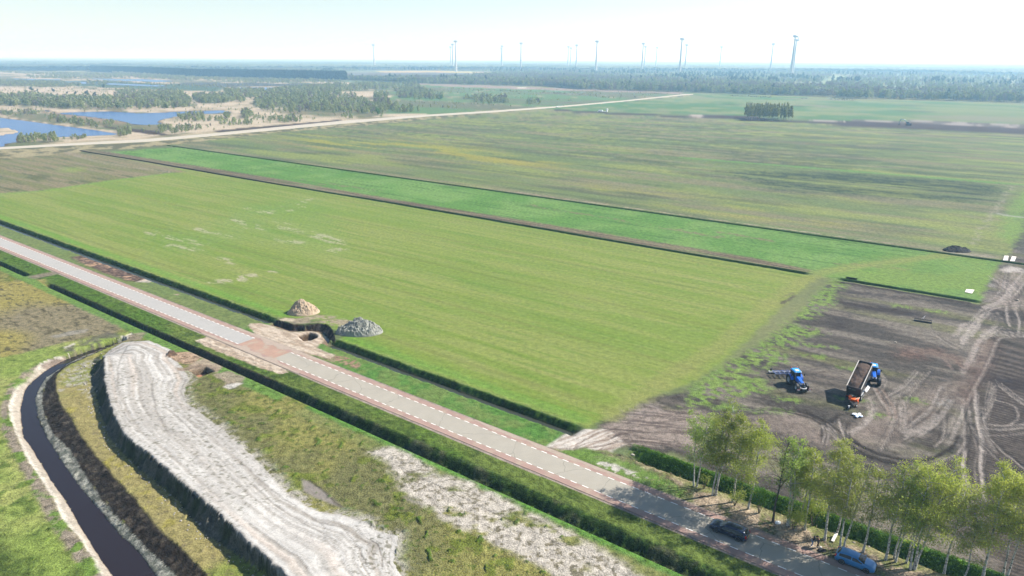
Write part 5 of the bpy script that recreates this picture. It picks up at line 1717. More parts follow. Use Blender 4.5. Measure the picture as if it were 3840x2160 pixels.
# lone dark pines
pine0 = None
for px, py, h, lab in ((240, 406, 8, 'leftmost dark bush-like pine on the cream reed land'), (283, 408, 4.5, 'small dark pine right of the leftmost one'), (403, 412, 6.5, 'dark pine on the open cream reed land, second from the left of the big ones'),
                       (508, 426, 4, 'small dark pine on the reed land in front of the marsh wood'), (570, 432, 5.5, 'rounded greyish pine above the marsh wood'), (660, 440, 8, 'broad dark pine at the right end of the cream reed land'),
                       (718, 440, 6, 'dark pine close right of the broadest pine'), (783, 380, 7, 'dark pine by the long narrow pool'), (595, 372, 6, 'dark pine left of the long narrow pool')):
    x, y = z1([(px, py)])[0]
    if pine0 is None:
        t = pine0 = far_tree(330, 7, 3.0, 420, .9, 'round', base=.08, lumps=6, leafm=LMID[3], trunkm=M_DARKBARK, name='pine')
    else:
        t = copy_tree(pine0)
    t.location = (x, y, 0)
    s_ = h / 7
    t.scale = (s_ * 1.1, s_ * 1.1, s_)
    t.rotation_euler = (0, 0, rnd.uniform(0, 6))
    tag(t, lab, 'tree', 'lone dark pines on the reed land')
# two big single trees in the strip fields
for px, py, h, k, lab in ((665, 545, 11, 2, 'large brownish still bare tree in the strip fields'), (755, 552, 8, 0, 'bright green round tree next to the brownish bare tree'), (275, 672, 9, 0, 'bright green tree on the near edge of the marsh wood'), (310, 595, 11, 2, 'large grey leafless tree before the strip fields')):
    x, y = z2([(px, py)])[0]
    t = far_tree(int(px), h, h * .36, 520, .9, base=.15, lumps=7, leafm=LMID[2] if k == 2 else leaf_mat('bright_leaf', (.10, .18, .05), (.15, .24, .06), .35), trunkm=M_DARKBARK, name='broadleaf_tree')
    t.location = (x, y, 0)
    tag(t, lab, 'tree')
# ---- the square grove standing in the field
gp = [far_tree(350 + k, 15.5, 2.0, 950, .62, base=.16, lumps=6, leafm=LMID[4], trunkm=mat('grove_bark', (.26, .25, .23), .9) if k == 0 else None, trunk_r=.13, stems=1, name='grove_birch') for k in range(3)]
gm = gp[0].children[0].data.materials[0] if gp[0].children[0].name.startswith('trunk') else gp[0].children[1].data.materials[0]
for p in gp[1:]:
    for c in p.children:
        if c.name.startswith('trunk'):
            c.data.materials.clear()
            c.data.materials.append(gm)
q0, q1, q2, q3 = G(2800, 451), G(2968, 455), G(2966, 449), G(2802, 442)
q3, q2 = (q0[0] + 9, q0[1] + 34), (q1[0] + 9, q1[1] + 34)
n = 0
for i in range(17):
    for j in range(4):
        a, b = (i + rnd.uniform(-.35, .35)) / 16, (j + rnd.uniform(-.3, .3)) / 3
        a, b = min(1, max(0, a)), min(1, max(0, b))
        x = (q0[0] * (1 - a) + q1[0] * a) * (1 - b) + (q3[0] * (1 - a) + q2[0] * a) * b
        y = (q0[1] * (1 - a) + q1[1] * a) * (1 - b) + (q3[1] * (1 - a) + q2[1] * a) * b
        k = rnd.randrange(3)
        t = gp[k] if n < 3 and n == k else copy_tree(gp[k])
        if n < 3 and n != k:
            pass
        t.location = (x, y, 0)
        s_ = rnd.uniform(.85, 1.1)
        t.scale = (s_ * rnd.uniform(.8, 1.2), s_ * rnd.uniform(.8, 1.2), s_)
        t.rotation_euler = (0, 0, rnd.uniform(0, 6.28))
        tag(t, 'slender pale-stemmed birch of the block of trees standing in the green field', 'tree', 'birches of the square grove')
        n += 1
for p in gp:
    if p.location.length < 1:
        x, y = (q0[0] + q3[0]) / 2, (q0[1] + q3[1]) / 2
        p.location = (x + rnd.uniform(0, 30), y, 0)
        tag(p, 'slender pale-stemmed birch of the block of trees standing in the green field', 'tree', 'birches of the square grove')
# ---- woods across the middle distance
FREE = [z2([(-50, 345), (300, 332), (1080, 340), (1180, 350), (900, 392), (300, 405), (-50, 395)]), z3([(1350, 438), (2700, 445), (2700, 456), (1350, 452)]), z3([(1000, 442), (1150, 372), (1290, 378), (1100, 440)]),
        z3([(700, 428), (1085, 432), (1060, 462), (650, 462)]), z3([(2060, 366), (2700, 370), (2700, 377), (2060, 375)])]
edge = GL([(-500, 258), (0, 258), (368, 265), (532, 274), (700, 280), (994, 286), (1280, 299), (1480, 308), (1561, 313), (1861, 320), (2055, 325), (2199, 337), (2560, 346), (3007, 360), (3206, 370), (3355, 373), (3840, 386), (4500, 402)])
edge = np.array(edge)


def wood_band(d0, d1, spacing, rng, jitter=0.12):
    """points behind the wood edge, between d0 and d1 metres further out along the view of the land"""
    out = []
    for a, b in zip(edge[:-1], edge[1:]):
        w = np.hypot(*(b - a))
        n = int(w * (d1 - d0) / spacing)
        t, d = rng.uniform(size=n), d0 + (d1 - d0) * rng.uniform(size=n)
        base = a + (b - a) * t[:, None]
        L = np.hypot(*base.T)
        out.append(base * (1 + d / L)[:, None])
    return np.vstack(out)


protoW = [far_tree(360, 13, 4.0, 130, 2.0, base=.12, lumps=7, leafm=LMID[1], trunkm=M_PALETRUNK, single=True, name='wood_tree', link=False),
          far_tree(361, 12, 3.4, 130, 1.8, base=.15, lumps=6, leafm=LMID[0], trunkm=M_PALETRUNK, single=True, name='wood_tree', link=False),
          far_tree(362, 13, 3.4, 120, 1.7, base=.2, lumps=6, leafm=LMID[2], trunkm=M_PALETRUNK, single=True, name='wood_tree', link=False),
          far_tree(363, 18, 3.2, 150, 2.0, base=.3, lumps=7, leafm=LMID[3], trunkm=M_DARKBARK, single=True, name='wood_tree', link=False)]
P_ = np.vstack([wood_band(0, 70, 42, rg), wood_band(60, 320, 95, rg), wood_band(300, 900, 190, rg), wood_band(900, 2600, 330, rg)])
keep = np.ones(len(P_), bool)
for Fz in FREE:
    keep &= ~in_poly(Fz, P_[:, 0], P_[:, 1])
D_ = np.hypot(*P_.T)
keep &= (fb(P_[:, 0] / 260, P_[:, 1] / 160, 37, 3) > .24) | (D_ < 1500)
P_ = P_[keep]
D_ = D_[keep]
# the dark conifer belt keeps its own kind
conf = in_poly(GL([(350, 262), (532, 275), (700, 286), (1000, 291), (1300, 300), (1300, 288), (1000, 277), (700, 266), (532, 262), (368, 254)]), P_[:, 0], P_[:, 1])
kind = rg.choice(4, len(P_), p=[.44, .30, .255, .005])
kn = fb(P_[:, 0] / 220, P_[:, 1] / 140, 38, 3)
kind = np.where((kn > .68) & (D_ > 1900), 3, kind)
kind = np.where((kn < .40), 2, kind)
P_, kind = P_[~conf], kind[~conf]
for k in range(4):
    p = P_[kind == k]
    s_ = rg.uniform(.6, 1.15, (len(p), 1)) * (.75 + .5 * fb(p[:, 0] / 60, p[:, 1] / 60, 39, 2))[:, None]
    gn_wood('distant_wood', p, np.hstack([s_ * 1.1, s_ * 1.1, s_]), protoW[k], ('green mixed woodland across the middle distance', 'pale leafing woodland across the middle distance', 'grey leafless trees of the distant woodland', 'dark conifers of the distant woodland')[k])
cb = GL([(340, 268), (532, 277), (700, 288), (1000, 293), (1300, 301)])
cb = np.array(cb)
cp = []
for a, b in zip(cb[:-1], cb[1:]):
    n = int(np.hypot(*(b - a)) * 110 / 22)
    base = a + (b - a) * rg.uniform(size=(n, 1))
    cp.append(base * (1 + rg.uniform(0, 110, (n, 1)) / np.hypot(*base.T)[:, None]))
cp = np.vstack(cp)
s_ = rg.uniform(.8, 1.15, (len(cp), 1))
PB = far_tree(364, 21, 4.0, 200, 2.2, base=.1, lumps=7, leafm=leaf_mat('belt_needles', (.012, .024, .014), (.03, .048, .026), .1), trunkm=M_DARKBARK, single=True, name='belt_tree', link=False)
gn_wood('conifer_belt', cp, np.hstack([s_, s_, s_]), PB, 'long dark belt of conifers beyond the marsh on the left')
# ---- woods too far for single trees: a rough canopy reaching the horizon
az = np.radians(np.linspace(-48, 48, 700))
rr_ = [3600.0]
while rr_[-1] < 34000:
    rr_.append(rr_[-1] * 1.022)
AZ, RR = np.meshgrid(az, np.array(rr_), indexing='ij')
X, Y = (RR * np.sin(AZ)).ravel(), (RR * np.cos(AZ)).ravel()
mk = ss(.34, .40, fb(X / 900, Y / 700, 41, 3))
cz = (11 + 6 * RNG.uniform(size=len(X)) + 6 * fb(X / 300, Y / 300, 42, 2)) * mk - 1.5 * (1 - mk)
cc = mixc(lin((60, 72, 52)) * 1.0, lin((92, 98, 72)), fb(X / 500, Y / 400, 43, 3))
cc = mixc(cc, lin((38, 50, 40)), ss(.55, .65, fb(X / 1200, Y / 500, 46, 3)))
o = npmesh('horizon_woods', np.stack([X, Y, cz], 1), quads(len(az), len(rr_))[:, ::-1], GM, col=np.hstack([cc, np.full((len(X), 1), .2)]), smooth=False)
tag(o, 'hazy woodland canopy stretching to the horizon', 'woodland', kind='stuff')
# ---- low rows of felled brushwood in the far meadow
M_BRUSH = mat('brushwood', (.12, .10, .085), .95)
for (x0, y0, x1, y1, lab) in ((2738, 361, 2895, 366, 'long low row of brushwood in the far meadow left of the grove'), (3110, 374, 3208, 377, 'low row of brushwood before the far wood right of the grove'), (3008, 371.5, 3030, 372, 'short heap of brushwood between the two long rows')):
    a, b = np.array(G(x0, y0)), np.array(G(x1, y1))
    L = np.hypot(*(b - a))
    n = int(L * 3)
    rng = np.random.default_rng(int(x0))
    c = a + (b - a) * rng.uniform(size=(n, 1)) + rng.normal(size=(n, 2)) * 1.6
    C = np.hstack([c, rng.uniform(0, 2.2, (n, 1))])
    V, Q = leaves(C, 1.4, rng)
    o = npmesh('brushwood_row', V, Q, M_BRUSH, smooth=False)
    tag(o, lab, 'brushwood', 'brushwood rows in the far meadow')

# ================================================================ the air
hz = mesh('haze', [(x, y, z_) for z_ in (-6, 205) for x, y in ((-36500, -2500), (36500, -2500), (36500, 37500), (-36500, 37500))],
          [(0, 3, 2, 1), (4, 5, 6, 7), (0, 1, 5, 4), (1, 2, 6, 5), (2, 3, 7, 6), (3, 0, 4, 7)])
tag(hz, kind='stuff')
hm = bpy.data.materials.new('haze_air')
hm.use_nodes = True
hn = hm.node_tree
for n_ in list(hn.nodes):
    hn.nodes.remove(n_)
pv = hn.nodes.new('ShaderNodeVolumePrincipled')
pv.inputs['Color'].default_value = (.36, .66, 1, 1)
pv.inputs['Absorption Color'].default_value = (1, 1, 1, 1)
pv.inputs['Density'].default_value = 2.5e-4
pv.inputs['Anisotropy'].default_value = .2
ho = hn.nodes.new('ShaderNodeOutputMaterial')
hn.links.new(pv.outputs[0], ho.inputs['Volume'])
hz.data.materials.append(hm)
# ================================================================ things
def P(name, c, r=.45, **k):
    return mat(name, tuple(lin(c)), r, **k)


M_GLASS = mat('dark_glass', (.012, .015, .018), .08, spec=.35)
M_RUBBER = mat('rubber', (.018, .018, .018), .85)
M_BLACK = mat('black_plastic', (.015, .015, .017), .5)
M_RIM = P('alloy_rim', (170, 172, 176), .35, metal=.6)
M_CHROME = P('pale_metal', (190, 192, 195), .35, metal=.5)
M_LAMP = P('lamp_glass', (225, 228, 232), .1)
M_REDL = P('tail_lamp_red', (170, 16, 20), .2)
M_PLATE = P('plate_yellow', (215, 170, 30), .6)


class MB:
    def __init__(s):
        s.p = []

    def box(s, c, d, rot=None):
        x, y, z = [v / 2 for v in d]
        V = np.array([(a * x, b * y, e * z) for a in (-1, 1) for b in (-1, 1) for e in (-1, 1)], float)
        if rot is not None:
            V = V @ np.array(Euler(rot).to_matrix()).T
        V += np.array(c, float)
        s.p.append((V, np.array([(0, 1, 3, 2), (4, 6, 7, 5), (0, 4, 5, 1), (2, 3, 7, 6), (0, 2, 6, 4), (1, 5, 7, 3)])))
        return s

    def hexa(s, V):
        """8 corners: bottom 4 (ccw) then top 4 (ccw)"""
        s.p.append((np.array(V, float), np.array([(0, 3, 2, 1), (4, 5, 6, 7), (0, 1, 5, 4), (1, 2, 6, 5), (2, 3, 7, 6), (3, 0, 4, 7)])))
        return s

    def bar(s, a, b, r, n=5):
        s.p.append(tube([a, b], [r, r], n))
        return s

    def tube(s, Pp, R, n=6):
        s.p.append(tube(Pp, R if hasattr(R, '__len__') else [R] * len(Pp), n))
        return s

    def lathe(s, prof, c, axis='y', n=20):
        t = np.linspace(0, 2 * math.pi, n, endpoint=False)
        m = len(prof)
        V = np.array([[(r * math.cos(a), w, r * math.sin(a)) for a in t] for (r, w) in prof]).reshape(-1, 3)
        if axis == 'x':
            V = V[:, [1, 0, 2]]
        elif axis == 'z':
            V = V[:, [0, 2, 1]]
        V = V + np.array(c, float)
        Q = [(i * n + j, i * n + (j + 1) % n, (i + 1) * n + (j + 1) % n, (i + 1) * n + j) for i in range(m - 1) for j in range(n)]
        s.p.append((V, np.array(Q)))
        return s

    def build(s, name, m, parent=None, bevel=0.0, smooth=False):
        V, Q = join(s.p)
        o = npmesh(name, V, Q, m, parent=parent, smooth=smooth)
        bm = bmesh.new()
        bm.from_mesh(o.data)
        bmesh.ops.recalc_face_normals(bm, faces=bm.faces)
        bm.to_mesh(o.data)
        bm.free()
        if bevel:
            md = o.modifiers.new('bevel', 'BEVEL')
            md.width = bevel
            md.segments = 2
        return o


def wheel(parent, c, r, w, rim_r, lug=False, rimm=None, name='wheel', steer=0.0):
    root = MB().lathe([(rim_r, -w * .42), (r * .94, -w * .5), (r, -w * .36), (r, w * .36), (r * .94, w * .5), (rim_r, w * .42)], (0, 0, 0), 'y', 24)
    if lug:
        for i in range(22):
            a = i * 2 * math.pi / 22
            for sd in (-1, 1):
                root.box((math.cos(a + sd * .06) * r, sd * w * .24, math.sin(a + sd * .06) * r), (r * .09, w * .46, r * .07), (0, -a, 0))
    wh = root.build(name, M_RUBBER, parent, smooth=not lug)
    wh.location = c
    wh.rotation_euler = (0, 0, steer)
    rm = MB()
    sd = 1 if c[1] > 0 else -1
    if lug:
        rm.lathe([(rim_r * 1.02, -w * .40), (rim_r * .9, -w * .1), (rim_r * .35, 0), (.01, 0)], (0, 0, 0), 'y', 16)
        rm.lathe([(rim_r * 1.02, w * .40), (rim_r * .9, w * .1), (rim_r * .35, .01), (.01, .01)], (0, 0, 0), 'y', 16)
    else:
        rm.lathe([(rim_r * 1.02, sd * w * .44), (rim_r * .86, sd * w * .42), (rim_r * .84, sd * w * .2)], (0, 0, 0), 'y', 20)
        for k in range(10):
            a = k * 2 * math.pi / 10
            rm.hexa([(math.cos(a + e) * q_, sd * w * y_, math.sin(a + e) * q_) for y_ in (.3, .42) for (q_, e) in ((.03, -.6), (rim_r * .9, -.09), (rim_r * .9, .09), (.03, .6))])
    rm.build('rim', rimm or M_RIM, wh)
    return wh


# ---------------------------------------------------------------- cars
def car(name, paint, estate=False, L=4.4):
    root = empty(name, (0, 0, 0))
    if estate:
        ST = [(-2.42, .62, .30, .80), (-2.36, .80, .24, .98), (-2.22, .88, .22, 1.12), (-2.0, .90, .20, 1.34), (-1.7, .91, .2, 1.42), (-1.0, .92, .2, 1.46), (-.2, .92, .2, 1.46),
              (.35, .92, .2, 1.38), (.75, .92, .2, 1.16), (1.08, .92, .2, .98), (1.5, .91, .2, .93), (2.0, .88, .2, .84), (2.28, .80, .24, .72), (2.42, .60, .3, .58)]
    else:
        ST = [(-2.18, .60, .32, .80), (-2.12, .78, .26, .98), (-1.98, .87, .22, 1.12), (-1.72, .89, .2, 1.34), (-1.4, .90, .2, 1.42), (-.8, .90, .2, 1.46), (-.2, .90, .2, 1.45),
              (.28, .90, .2, 1.37), (.68, .90, .2, 1.18), (1.05, .90, .2, .99), (1.4, .89, .2, .94), (1.85, .86, .2, .84), (2.08, .78, .25, .72), (2.2, .58, .3, .58)]
    xs = np.array([s_[0] for s_ in ST])
    rings = []

    def ring(x):
        w, zb, zt = [np.interp(x, xs, [s_[k] for s_ in ST]) for k in (1, 2, 3)]
        belt = min(.93 - .04 * (x > 1), zt * .97)
        up = max(0, (zt - belt) / .5)
        wr = w * (.96 - .22 * min(1, up))
        return [(x, 0, zb), (x, w * .9, zb), (x, w, .45), (x, w * 1.0, .68), (x, w * .965, belt), (x, wr, zt - .05 * min(1, up)), (x, wr * .6, zt), (x, 0, zt + .012)]
    xx = sorted(set(list(xs) + list((xs[:-1] + xs[1:]) / 2)))
    V, Q = [], []
    for x in xx:
        h_ = ring(x)
        V += h_ + [(a, -b, c) for (a, b, c) in h_[-2:0:-1]]
    n = 14
    for i in range(len(xx) - 1):
        for j in range(n):
            Q.append((i * n + j, i * n + (j + 1) % n, (i + 1) * n + (j + 1) % n, (i + 1) * n + j))
    m = MB()
    m.p.append((np.array(V), np.array(Q)))
    body = m.build('body', paint, root, smooth=True)
    bm = bmesh.new()
    bm.from_mesh(body.data)
    bmesh.ops.holes_fill(bm, edges=bm.edges)
    bm.to_mesh(body.data)
    bm.free()

    def side_pt(x, t, sg):
        r_ = ring(x)
        a, b = np.array(r_[4]), np.array(r_[5])
        p = a + (b - a) * t
        p[1] += .012
        return (p[0], sg * p[1], p[2] + .0)
    x0, x1, xm = (-2.0, .86, -.2) if estate else (-1.72, .80, -.35)
    for sg in (-1, 1):
        for (a, b) in ((x0, xm - .05), (xm + .05, x1)):
            m = MB()
            N = 6
            tp = []
            for i in range(N + 1):
                x = a + (b - a) * i / N
                tt = .86
                zt = np.interp(x, xs, [s_[3] for s_ in ST])
                if zt < 1.3:
                    tt = .72
                tp.append((side_pt(x, .12, sg), side_pt(x, tt, sg)))
            V = [p for q_ in tp for p in q_]
            V2 = [(p[0], p[1] - sg * .03, p[2]) for p in V]
            Q = [(2 * i, 2 * i + 1, 2 * i + 3, 2 * i + 2) for i in range(N)] + [(2 * i + k_, 2 * i + 2 + k_, 2 * i + 2 + k_ + 2 * (N + 1), 2 * i + k_ + 2 * (N + 1)) for i in range(N) for k_ in (0, 1)]
            m.p.append((np.array(V + V2), np.array(Q)))
            m.build('side_window', M_GLASS, root)
    # windscreen and rear window follow the roof line

    def screen(a, b, nm, f=.82):
        V = []
        for x in np.linspace(a, b, 5):
            r_ = ring(x)
            w_ = r_[5][1] * f
            z_ = r_[7][2]
            V += [(x, -w_, r_[5][2] + .012), (x, -w_ * .5, z_ + .006), (x, w_ * .5, z_ + .006), (x, w_, r_[5][2] + .012)]
        Q = [(i * 4 + j, i * 4 + j + 1, i * 4 + 5 + j, i * 4 + 4 + j) for i in range(4) for j in range(3)]
        V += [(v[0], v[1], v[2] - .03) for v in V]
        m = MB()
        m.p.append((np.array(V), np.array(Q)))
        m.build(nm, M_GLASS, root, smooth=True)
    screen(.34 if not estate else .42, 1.02, 'windscreen', .93)
    screen(-2.18 if estate else -1.96, -1.98 if estate else -1.66, 'rear_window', .86)
    xf, xr, wf, wr = xs[-1], xs[0], .62, .62
    for sg in (-1, 1):
        MB().hexa([(xf - .33, sg * .82, .56), (xf - .04, sg * .62, .52), (xf - .02, sg * .42, .54), (xf - .34, sg * .60, .60),
                   (xf - .42, sg * .80, .76), (xf - .11, sg * .64, .68), (xf - .09, sg * .44, .68), (xf - .40, sg * .60, .78)]).build('headlight', M_LAMP, root, .01)
        MB().box((xr + .11, sg * .76, .90), (.16, .16, .34), (0, .25, -sg * .35)).build('tail_light', M_REDL, root, .02)
        MB().box((.86, sg * 1.0, 1.0), (.14, .2, .12)).build('mirror', paint, root, .03)
    MB().box((xf + .0, 0, .50), (.05, .9, .16)).build('grille', M_BLACK, root, .01)
    MB().box((xf - .02, 0, .32), (.08, 1.1, .12)).build('lower_grille', M_BLACK, root, .01)
    MB().box((xf + .03, 0, .42), (.02, .5, .11)).build('number_plate', M_PLATE, root)
    MB().box((xr - .01, 0, .62), (.02, .5, .11)).build('number_plate', M_PLATE, root)
    wb = (1.42, -1.40) if estate else (1.32, -1.33)
    for x in wb:
        for sg in (-1, 1):
            MB().lathe([(.37, sg * .80), (.37, sg * .915), (.01, sg * .915)], (x, 0, .33), 'y', 20).build('wheel_arch', M_BLACK, root)
            wheel(root, (x, sg * .82, .325), .325, .22, .235)
    return root


blue = P('blue_car_paint', (48, 116, 172), .3, metal=.2, coat=.4)
navy = P('navy_car_paint', (22, 34, 62), .22, metal=.3, coat=.8)
c1 = car('hatchback_car', blue)
c1.location = (*P0(-7.85, 79.05), .055)
c1.rotation_euler = (0, 0, -A0 + math.radians(.8))
tag(c1, 'metallic blue hatchback parked half on the verge under the birches', 'car')
c2 = car('estate_car', navy, True)
c2.location = (*P0(-21.9, 75.55), .06)
c2.rotation_euler = (0, 0, math.pi - A0)
tag(c2, 'dark navy car driving away to the left along the shaded road', 'car')


# ---------------------------------------------------------------- tractors
BLUE = P('tractor_blue', (18, 92, 190), .35, coat=.3)
LBLUE = P('tractor_roof_blue', (44, 140, 215), .35, coat=.3)
WHITE = P('white_paint', (225, 226, 228), .45)
ORANGE = P('orange_paint', (222, 92, 24), .5)
M_RIMW = P('tractor_rim', (165, 168, 172), .5)
STEEL = P('worn_steel', (120, 122, 128), .5, metal=.3)
FRAMEB = P('frame_blue', (92, 104, 140), .5)


def tractor(name):
    r = empty(name, (0, 0, 0))
    MB().box((1.5, 0, .95), (3.4, .55, .5)).box((.1, 0, .95), (.5, 1.5, .4)).box((2.85, 0, .75), (.35, 1.5, .25)).build('chassis', M_BLACK, r, .03)
    MB().hexa([(1.05, -.42, 1.2), (3.25, -.36, 1.15), (3.25, .36, 1.15), (1.05, .42, 1.2), (1.05, -.36, 2.02), (3.1, -.26, 1.70), (3.1, .26, 1.70), (1.05, .36, 2.02)]).build('bonnet', BLUE, r, .07)
    MB().hexa([(3.22, -.33, 1.16), (3.34, -.30, 1.16), (3.34, .30, 1.16), (3.22, .33, 1.16), (3.13, -.2, 1.66), (3.20, -.2, 1.64), (3.20, .2, 1.64), (3.13, .2, 1.66)]).build('grille', M_BLACK, r, .02)
    for sg in (-1, 1):
        MB().box((3.28, sg * .22, 1.52), (.08, .16, .12), (0, .2, 0)).build('headlight', M_LAMP, r, .02)
        MB().hexa([(2.5, sg * .40, 1.5), (3.2, sg * .345, 1.5), (3.2, sg * .35, 1.3), (2.5, sg * .41, 1.3), (2.5, sg * .385, 1.56), (3.15, sg * .31, 1.54), (3.2, sg * .33, 1.5), (2.5, sg * .39, 1.5)]).build('bonnet_stripe', WHITE, r)
    # cab
    m = MB()
    for x, y in ((-.55, -.72), (-.55, .72), (.25, -.78), (.25, .78), (1.0, -.55), (1.0, .55)):
        m.bar((x, y, 1.25), (x * .92, y * .93, 2.75), .045, 4)
    m.box((.2, 0, 1.25), (1.6, 1.3, .3))
    m.build('cab_frame', M_BLACK, r)
    MB().hexa([(-.5, -.68, 1.35), (.96, -.52, 1.35), (.96, .52, 1.35), (-.5, .68, 1.35), (-.46, -.63, 2.72), (.9, -.49, 2.72), (.9, .49, 2.72), (-.46, .63, 2.72)]).build('cab_glass', M_GLASS, r)
    MB().hexa([(-.72, -.80, 2.74), (1.12, -.70, 2.74), (1.12, .70, 2.74), (-.72, .80, 2.74), (-.55, -.66, 2.98), (.92, -.56, 2.94), (.92, .56, 2.94), (-.55, .66, 2.98)]).build('cab_roof', LBLUE, r, .06)
    MB().box((.45, 0, 2.975), (.6, .6, .04)).build('roof_hatch', WHITE, r, .02)
    for x, y in ((-.6, .55), (-.6, -.55)):
        MB().lathe([(.07, 0), (.07, .14), (.03, .18), (.001, .18)], (x, y, 2.97), 'z', 8).build('beacon', ORANGE, r)
    for sg in (-1, 1):
        for i in range(3):
            pass
        MB().box((1.14, sg * .45, 2.86), (.06, .22, .1)).build('work_light', M_LAMP, r, .01)
        m = MB()
        for i in range(7):
            a0, a1 = math.radians(20 + i * 20), math.radians(20 + (i + 1) * 20)
            for_ = []
            for a in (a0, a1):
                for q_ in (1.0, 1.05):
                    for y in (.62, 1.18):
                        for_.append((math.cos(a) * q_, sg * y, .95 + math.sin(a) * q_))
            m.hexa([for_[0], for_[1], for_[5], for_[4], for_[2], for_[3], for_[7], for_[6]])
        m.build('rear_fender', BLUE, r)
        m = MB()
        for i in range(5):
            a0, a1 = math.radians(40 + i * 20), math.radians(60 + i * 20)
            f_ = [(2.85 + math.cos(a) * q_, sg * y, .7 + math.sin(a) * q_) for a in (a0, a1) for q_ in (.76, .79) for y in (.72, 1.12)]
            m.hexa([f_[0], f_[1], f_[5], f_[4], f_[2], f_[3], f_[7], f_[6]])
        m.build('front_fender', M_BLACK, r)
        m = MB().bar((1.0, sg * .6, 2.55), (1.1, sg * 1.15, 2.5), .02).box((1.1, sg * 1.2, 2.3), (.06, .2, .42))
        m.build('mirror', M_BLACK, r)
        wheel(r, (0, sg * .92, .95), .95, .62, .46, True, M_RIMW, 'rear_wheel')
        wheel(r, (2.85, sg * .90, .70), .70, .5, .34, True, M_RIMW, 'front_wheel')
        MB().box((.55, sg * .72, .7), (.7, .35, .7)).build('fuel_tank', M_BLACK, r, .06)
    MB().bar((1.15, -.5, 1.5), (1.15, -.52, 2.85), .05, 8).build('exhaust', STEEL, r, smooth=True)
    MB().bar((-.5, -.4, .8), (-1.1, -.4, .7), .04).bar((-.5, .4, .8), (-1.1, .4, .7), .04).bar((-.5, 0, 1.2), (-1.1, 0, 1.1), .04).build('linkage', M_BLACK, r)
    return r


t1 = tractor('tractor')
hd = math.radians(-86)
t1.location = (52.35, 116.6, 0)
t1.rotation_euler = (0, 0, hd)
tag(t1, 'blue tractor facing the camera with a cultivator behind it', 'tractor', 'blue farm tractors on the bare field')
fw = MB().box((3.75, 0, .62), (.5, .95, .42)).build('front_weight', M_BLACK, t1, .08)
MB().lathe([(.5, 0), (.56, .02), (.56, .1), (.5, .12)], (3.5, 0, .88), 'z', 20).build('front_guard', WHITE, t1)
for sg in (-1, 1):
    m = MB().box((3.9, sg * 1.05, .68), (.05, .5, .3)).build('warning_board', P('board_red', (150, 40, 50), .6), t1)
    MB().box((3.93, sg * .95, .68), (.02, .12, .34), (.6, 0, 0)).box((3.93, sg * 1.15, .68), (.02, .12, .34), (.6, 0, 0)).build('warning_stripe', WHITE, t1)
t2 = tractor('tractor')
t2.location = (67.9, 119.0, 0)
t2.rotation_euler = (0, 0, math.radians(-110))
tag(t2, 'blue tractor half hidden beside the tipped trailer', 'tractor', 'blue farm tractors on the bare field')

# cultivator behind the first tractor
cu = empty('cultivator', (52.1, 118.9, 0), hd)
tag(cu, 'blue-grey cultivator frame with tines and rollers behind the blue tractor', 'cultivator')
m = MB()
for x in (-.2, -.9, -1.6):
    m.box((x, -.3, .85), (.12, 4.4, .12))
for y in (-2.3, -1.4, -.5, .4, 1.5):
    m.box((-.9, y, .86), (1.7, .1, .14))
m.build('frame', FRAMEB, cu)
for i in range(15):
    y = -2.4 + i * .30
    x = (-.2, -.9, -1.6)[i % 3]
    MB().tube([(x, y, .85), (x - .25, y, .6), (x - .12, y, .28), (x + .12, y, .02)], .03, 4).build('tine', STEEL, cu)
for y in (-1.7, .9):
    MB().lathe([(.24, -1.15), (.24, 1.15)], (-2.2, y, .25), 'y', 14).build('roller', STEEL, cu)
MB().bar((.9, -.4, .7), (-.2, -.6, .95), .05).bar((.9, .4, .7), (-.2, .4, .95), .05).bar((.8, 0, 1.1), (-.2, 0, 1.5), .04).bar((-.2, 0, 1.5), (-1.0, 0, .95), .04).bar((-.2, 0, 1.5), (-.2, 0, .9), .05).build('headstock', FRAMEB, cu)
for y in (-2.95, 2.15):
    MB().box((-1.0, y, 1.5), (.05, .4, .55), (0, .5, 0)).build('warning_board', P('board_dark', (70, 60, 90), .6), cu)
    MB().bar((-1.0, y, .9), (-1.0, y, 1.5), .02).build('board_post', STEEL, cu)
for x, y in ((-1.9, -2.9), (-1.5, -2.5), (-1.2, 2.3)):
    MB().box((x, y, .75), (.12, .16, .16)).build('marker_lamp', WHITE, cu, .03)

# ---------------------------------------------------------------- tipping trailer
TH = math.radians(51.4)
tr = empty('tipping_trailer', (59.98, 109.75, 0), TH)
tag(tr, 'dark tipping trailer raised at the front and loaded with brown soil', 'trailer')
bodyr = empty('tipping_body', (0, 0, 1.35))
bodyr.parent = tr
bodyr.rotation_euler = (0, -math.radians(19), 0)
DK = P('trailer_dark', (34, 34, 36), .5)
RAIL = P('trailer_rail', (186, 182, 176), .6)
LL, WW, HH = 7.3, 2.36, 1.5
MB().box((LL / 2, 0, .05), (LL, WW, .1)).build('floor', DK, bodyr)
for sg in (-1, 1):
    MB().box((LL / 2, sg * (WW / 2 - .03), HH / 2 + .1), (LL, .06, HH)).build('side_wall', DK, bodyr)
    MB().box((LL / 2, sg * (WW / 2 - .01), HH + .15), (LL + .04, .12, .1)).build('top_rail', RAIL, bodyr)
MB().box((LL - .03, 0, HH / 2 + .1), (.06, WW - .14, HH)).build('front_wall', DK, bodyr)
MB().box((LL, 0, HH + .16), (.12, WW - .2, .09)).build('front_rail', DK, bodyr)
tgm = MB().box((.0, 0, HH / 2 + .1), (.07, WW - .02, HH)).box((-.03, 0, HH + .16), (.12, WW, .08)).build('tailgate', DK, bodyr)
MB().box((-.05, .62, HH * .78), (.02, .42, .16)).build('reflector_plate', P('dim_grey', (96, 100, 110), .5), tgm)
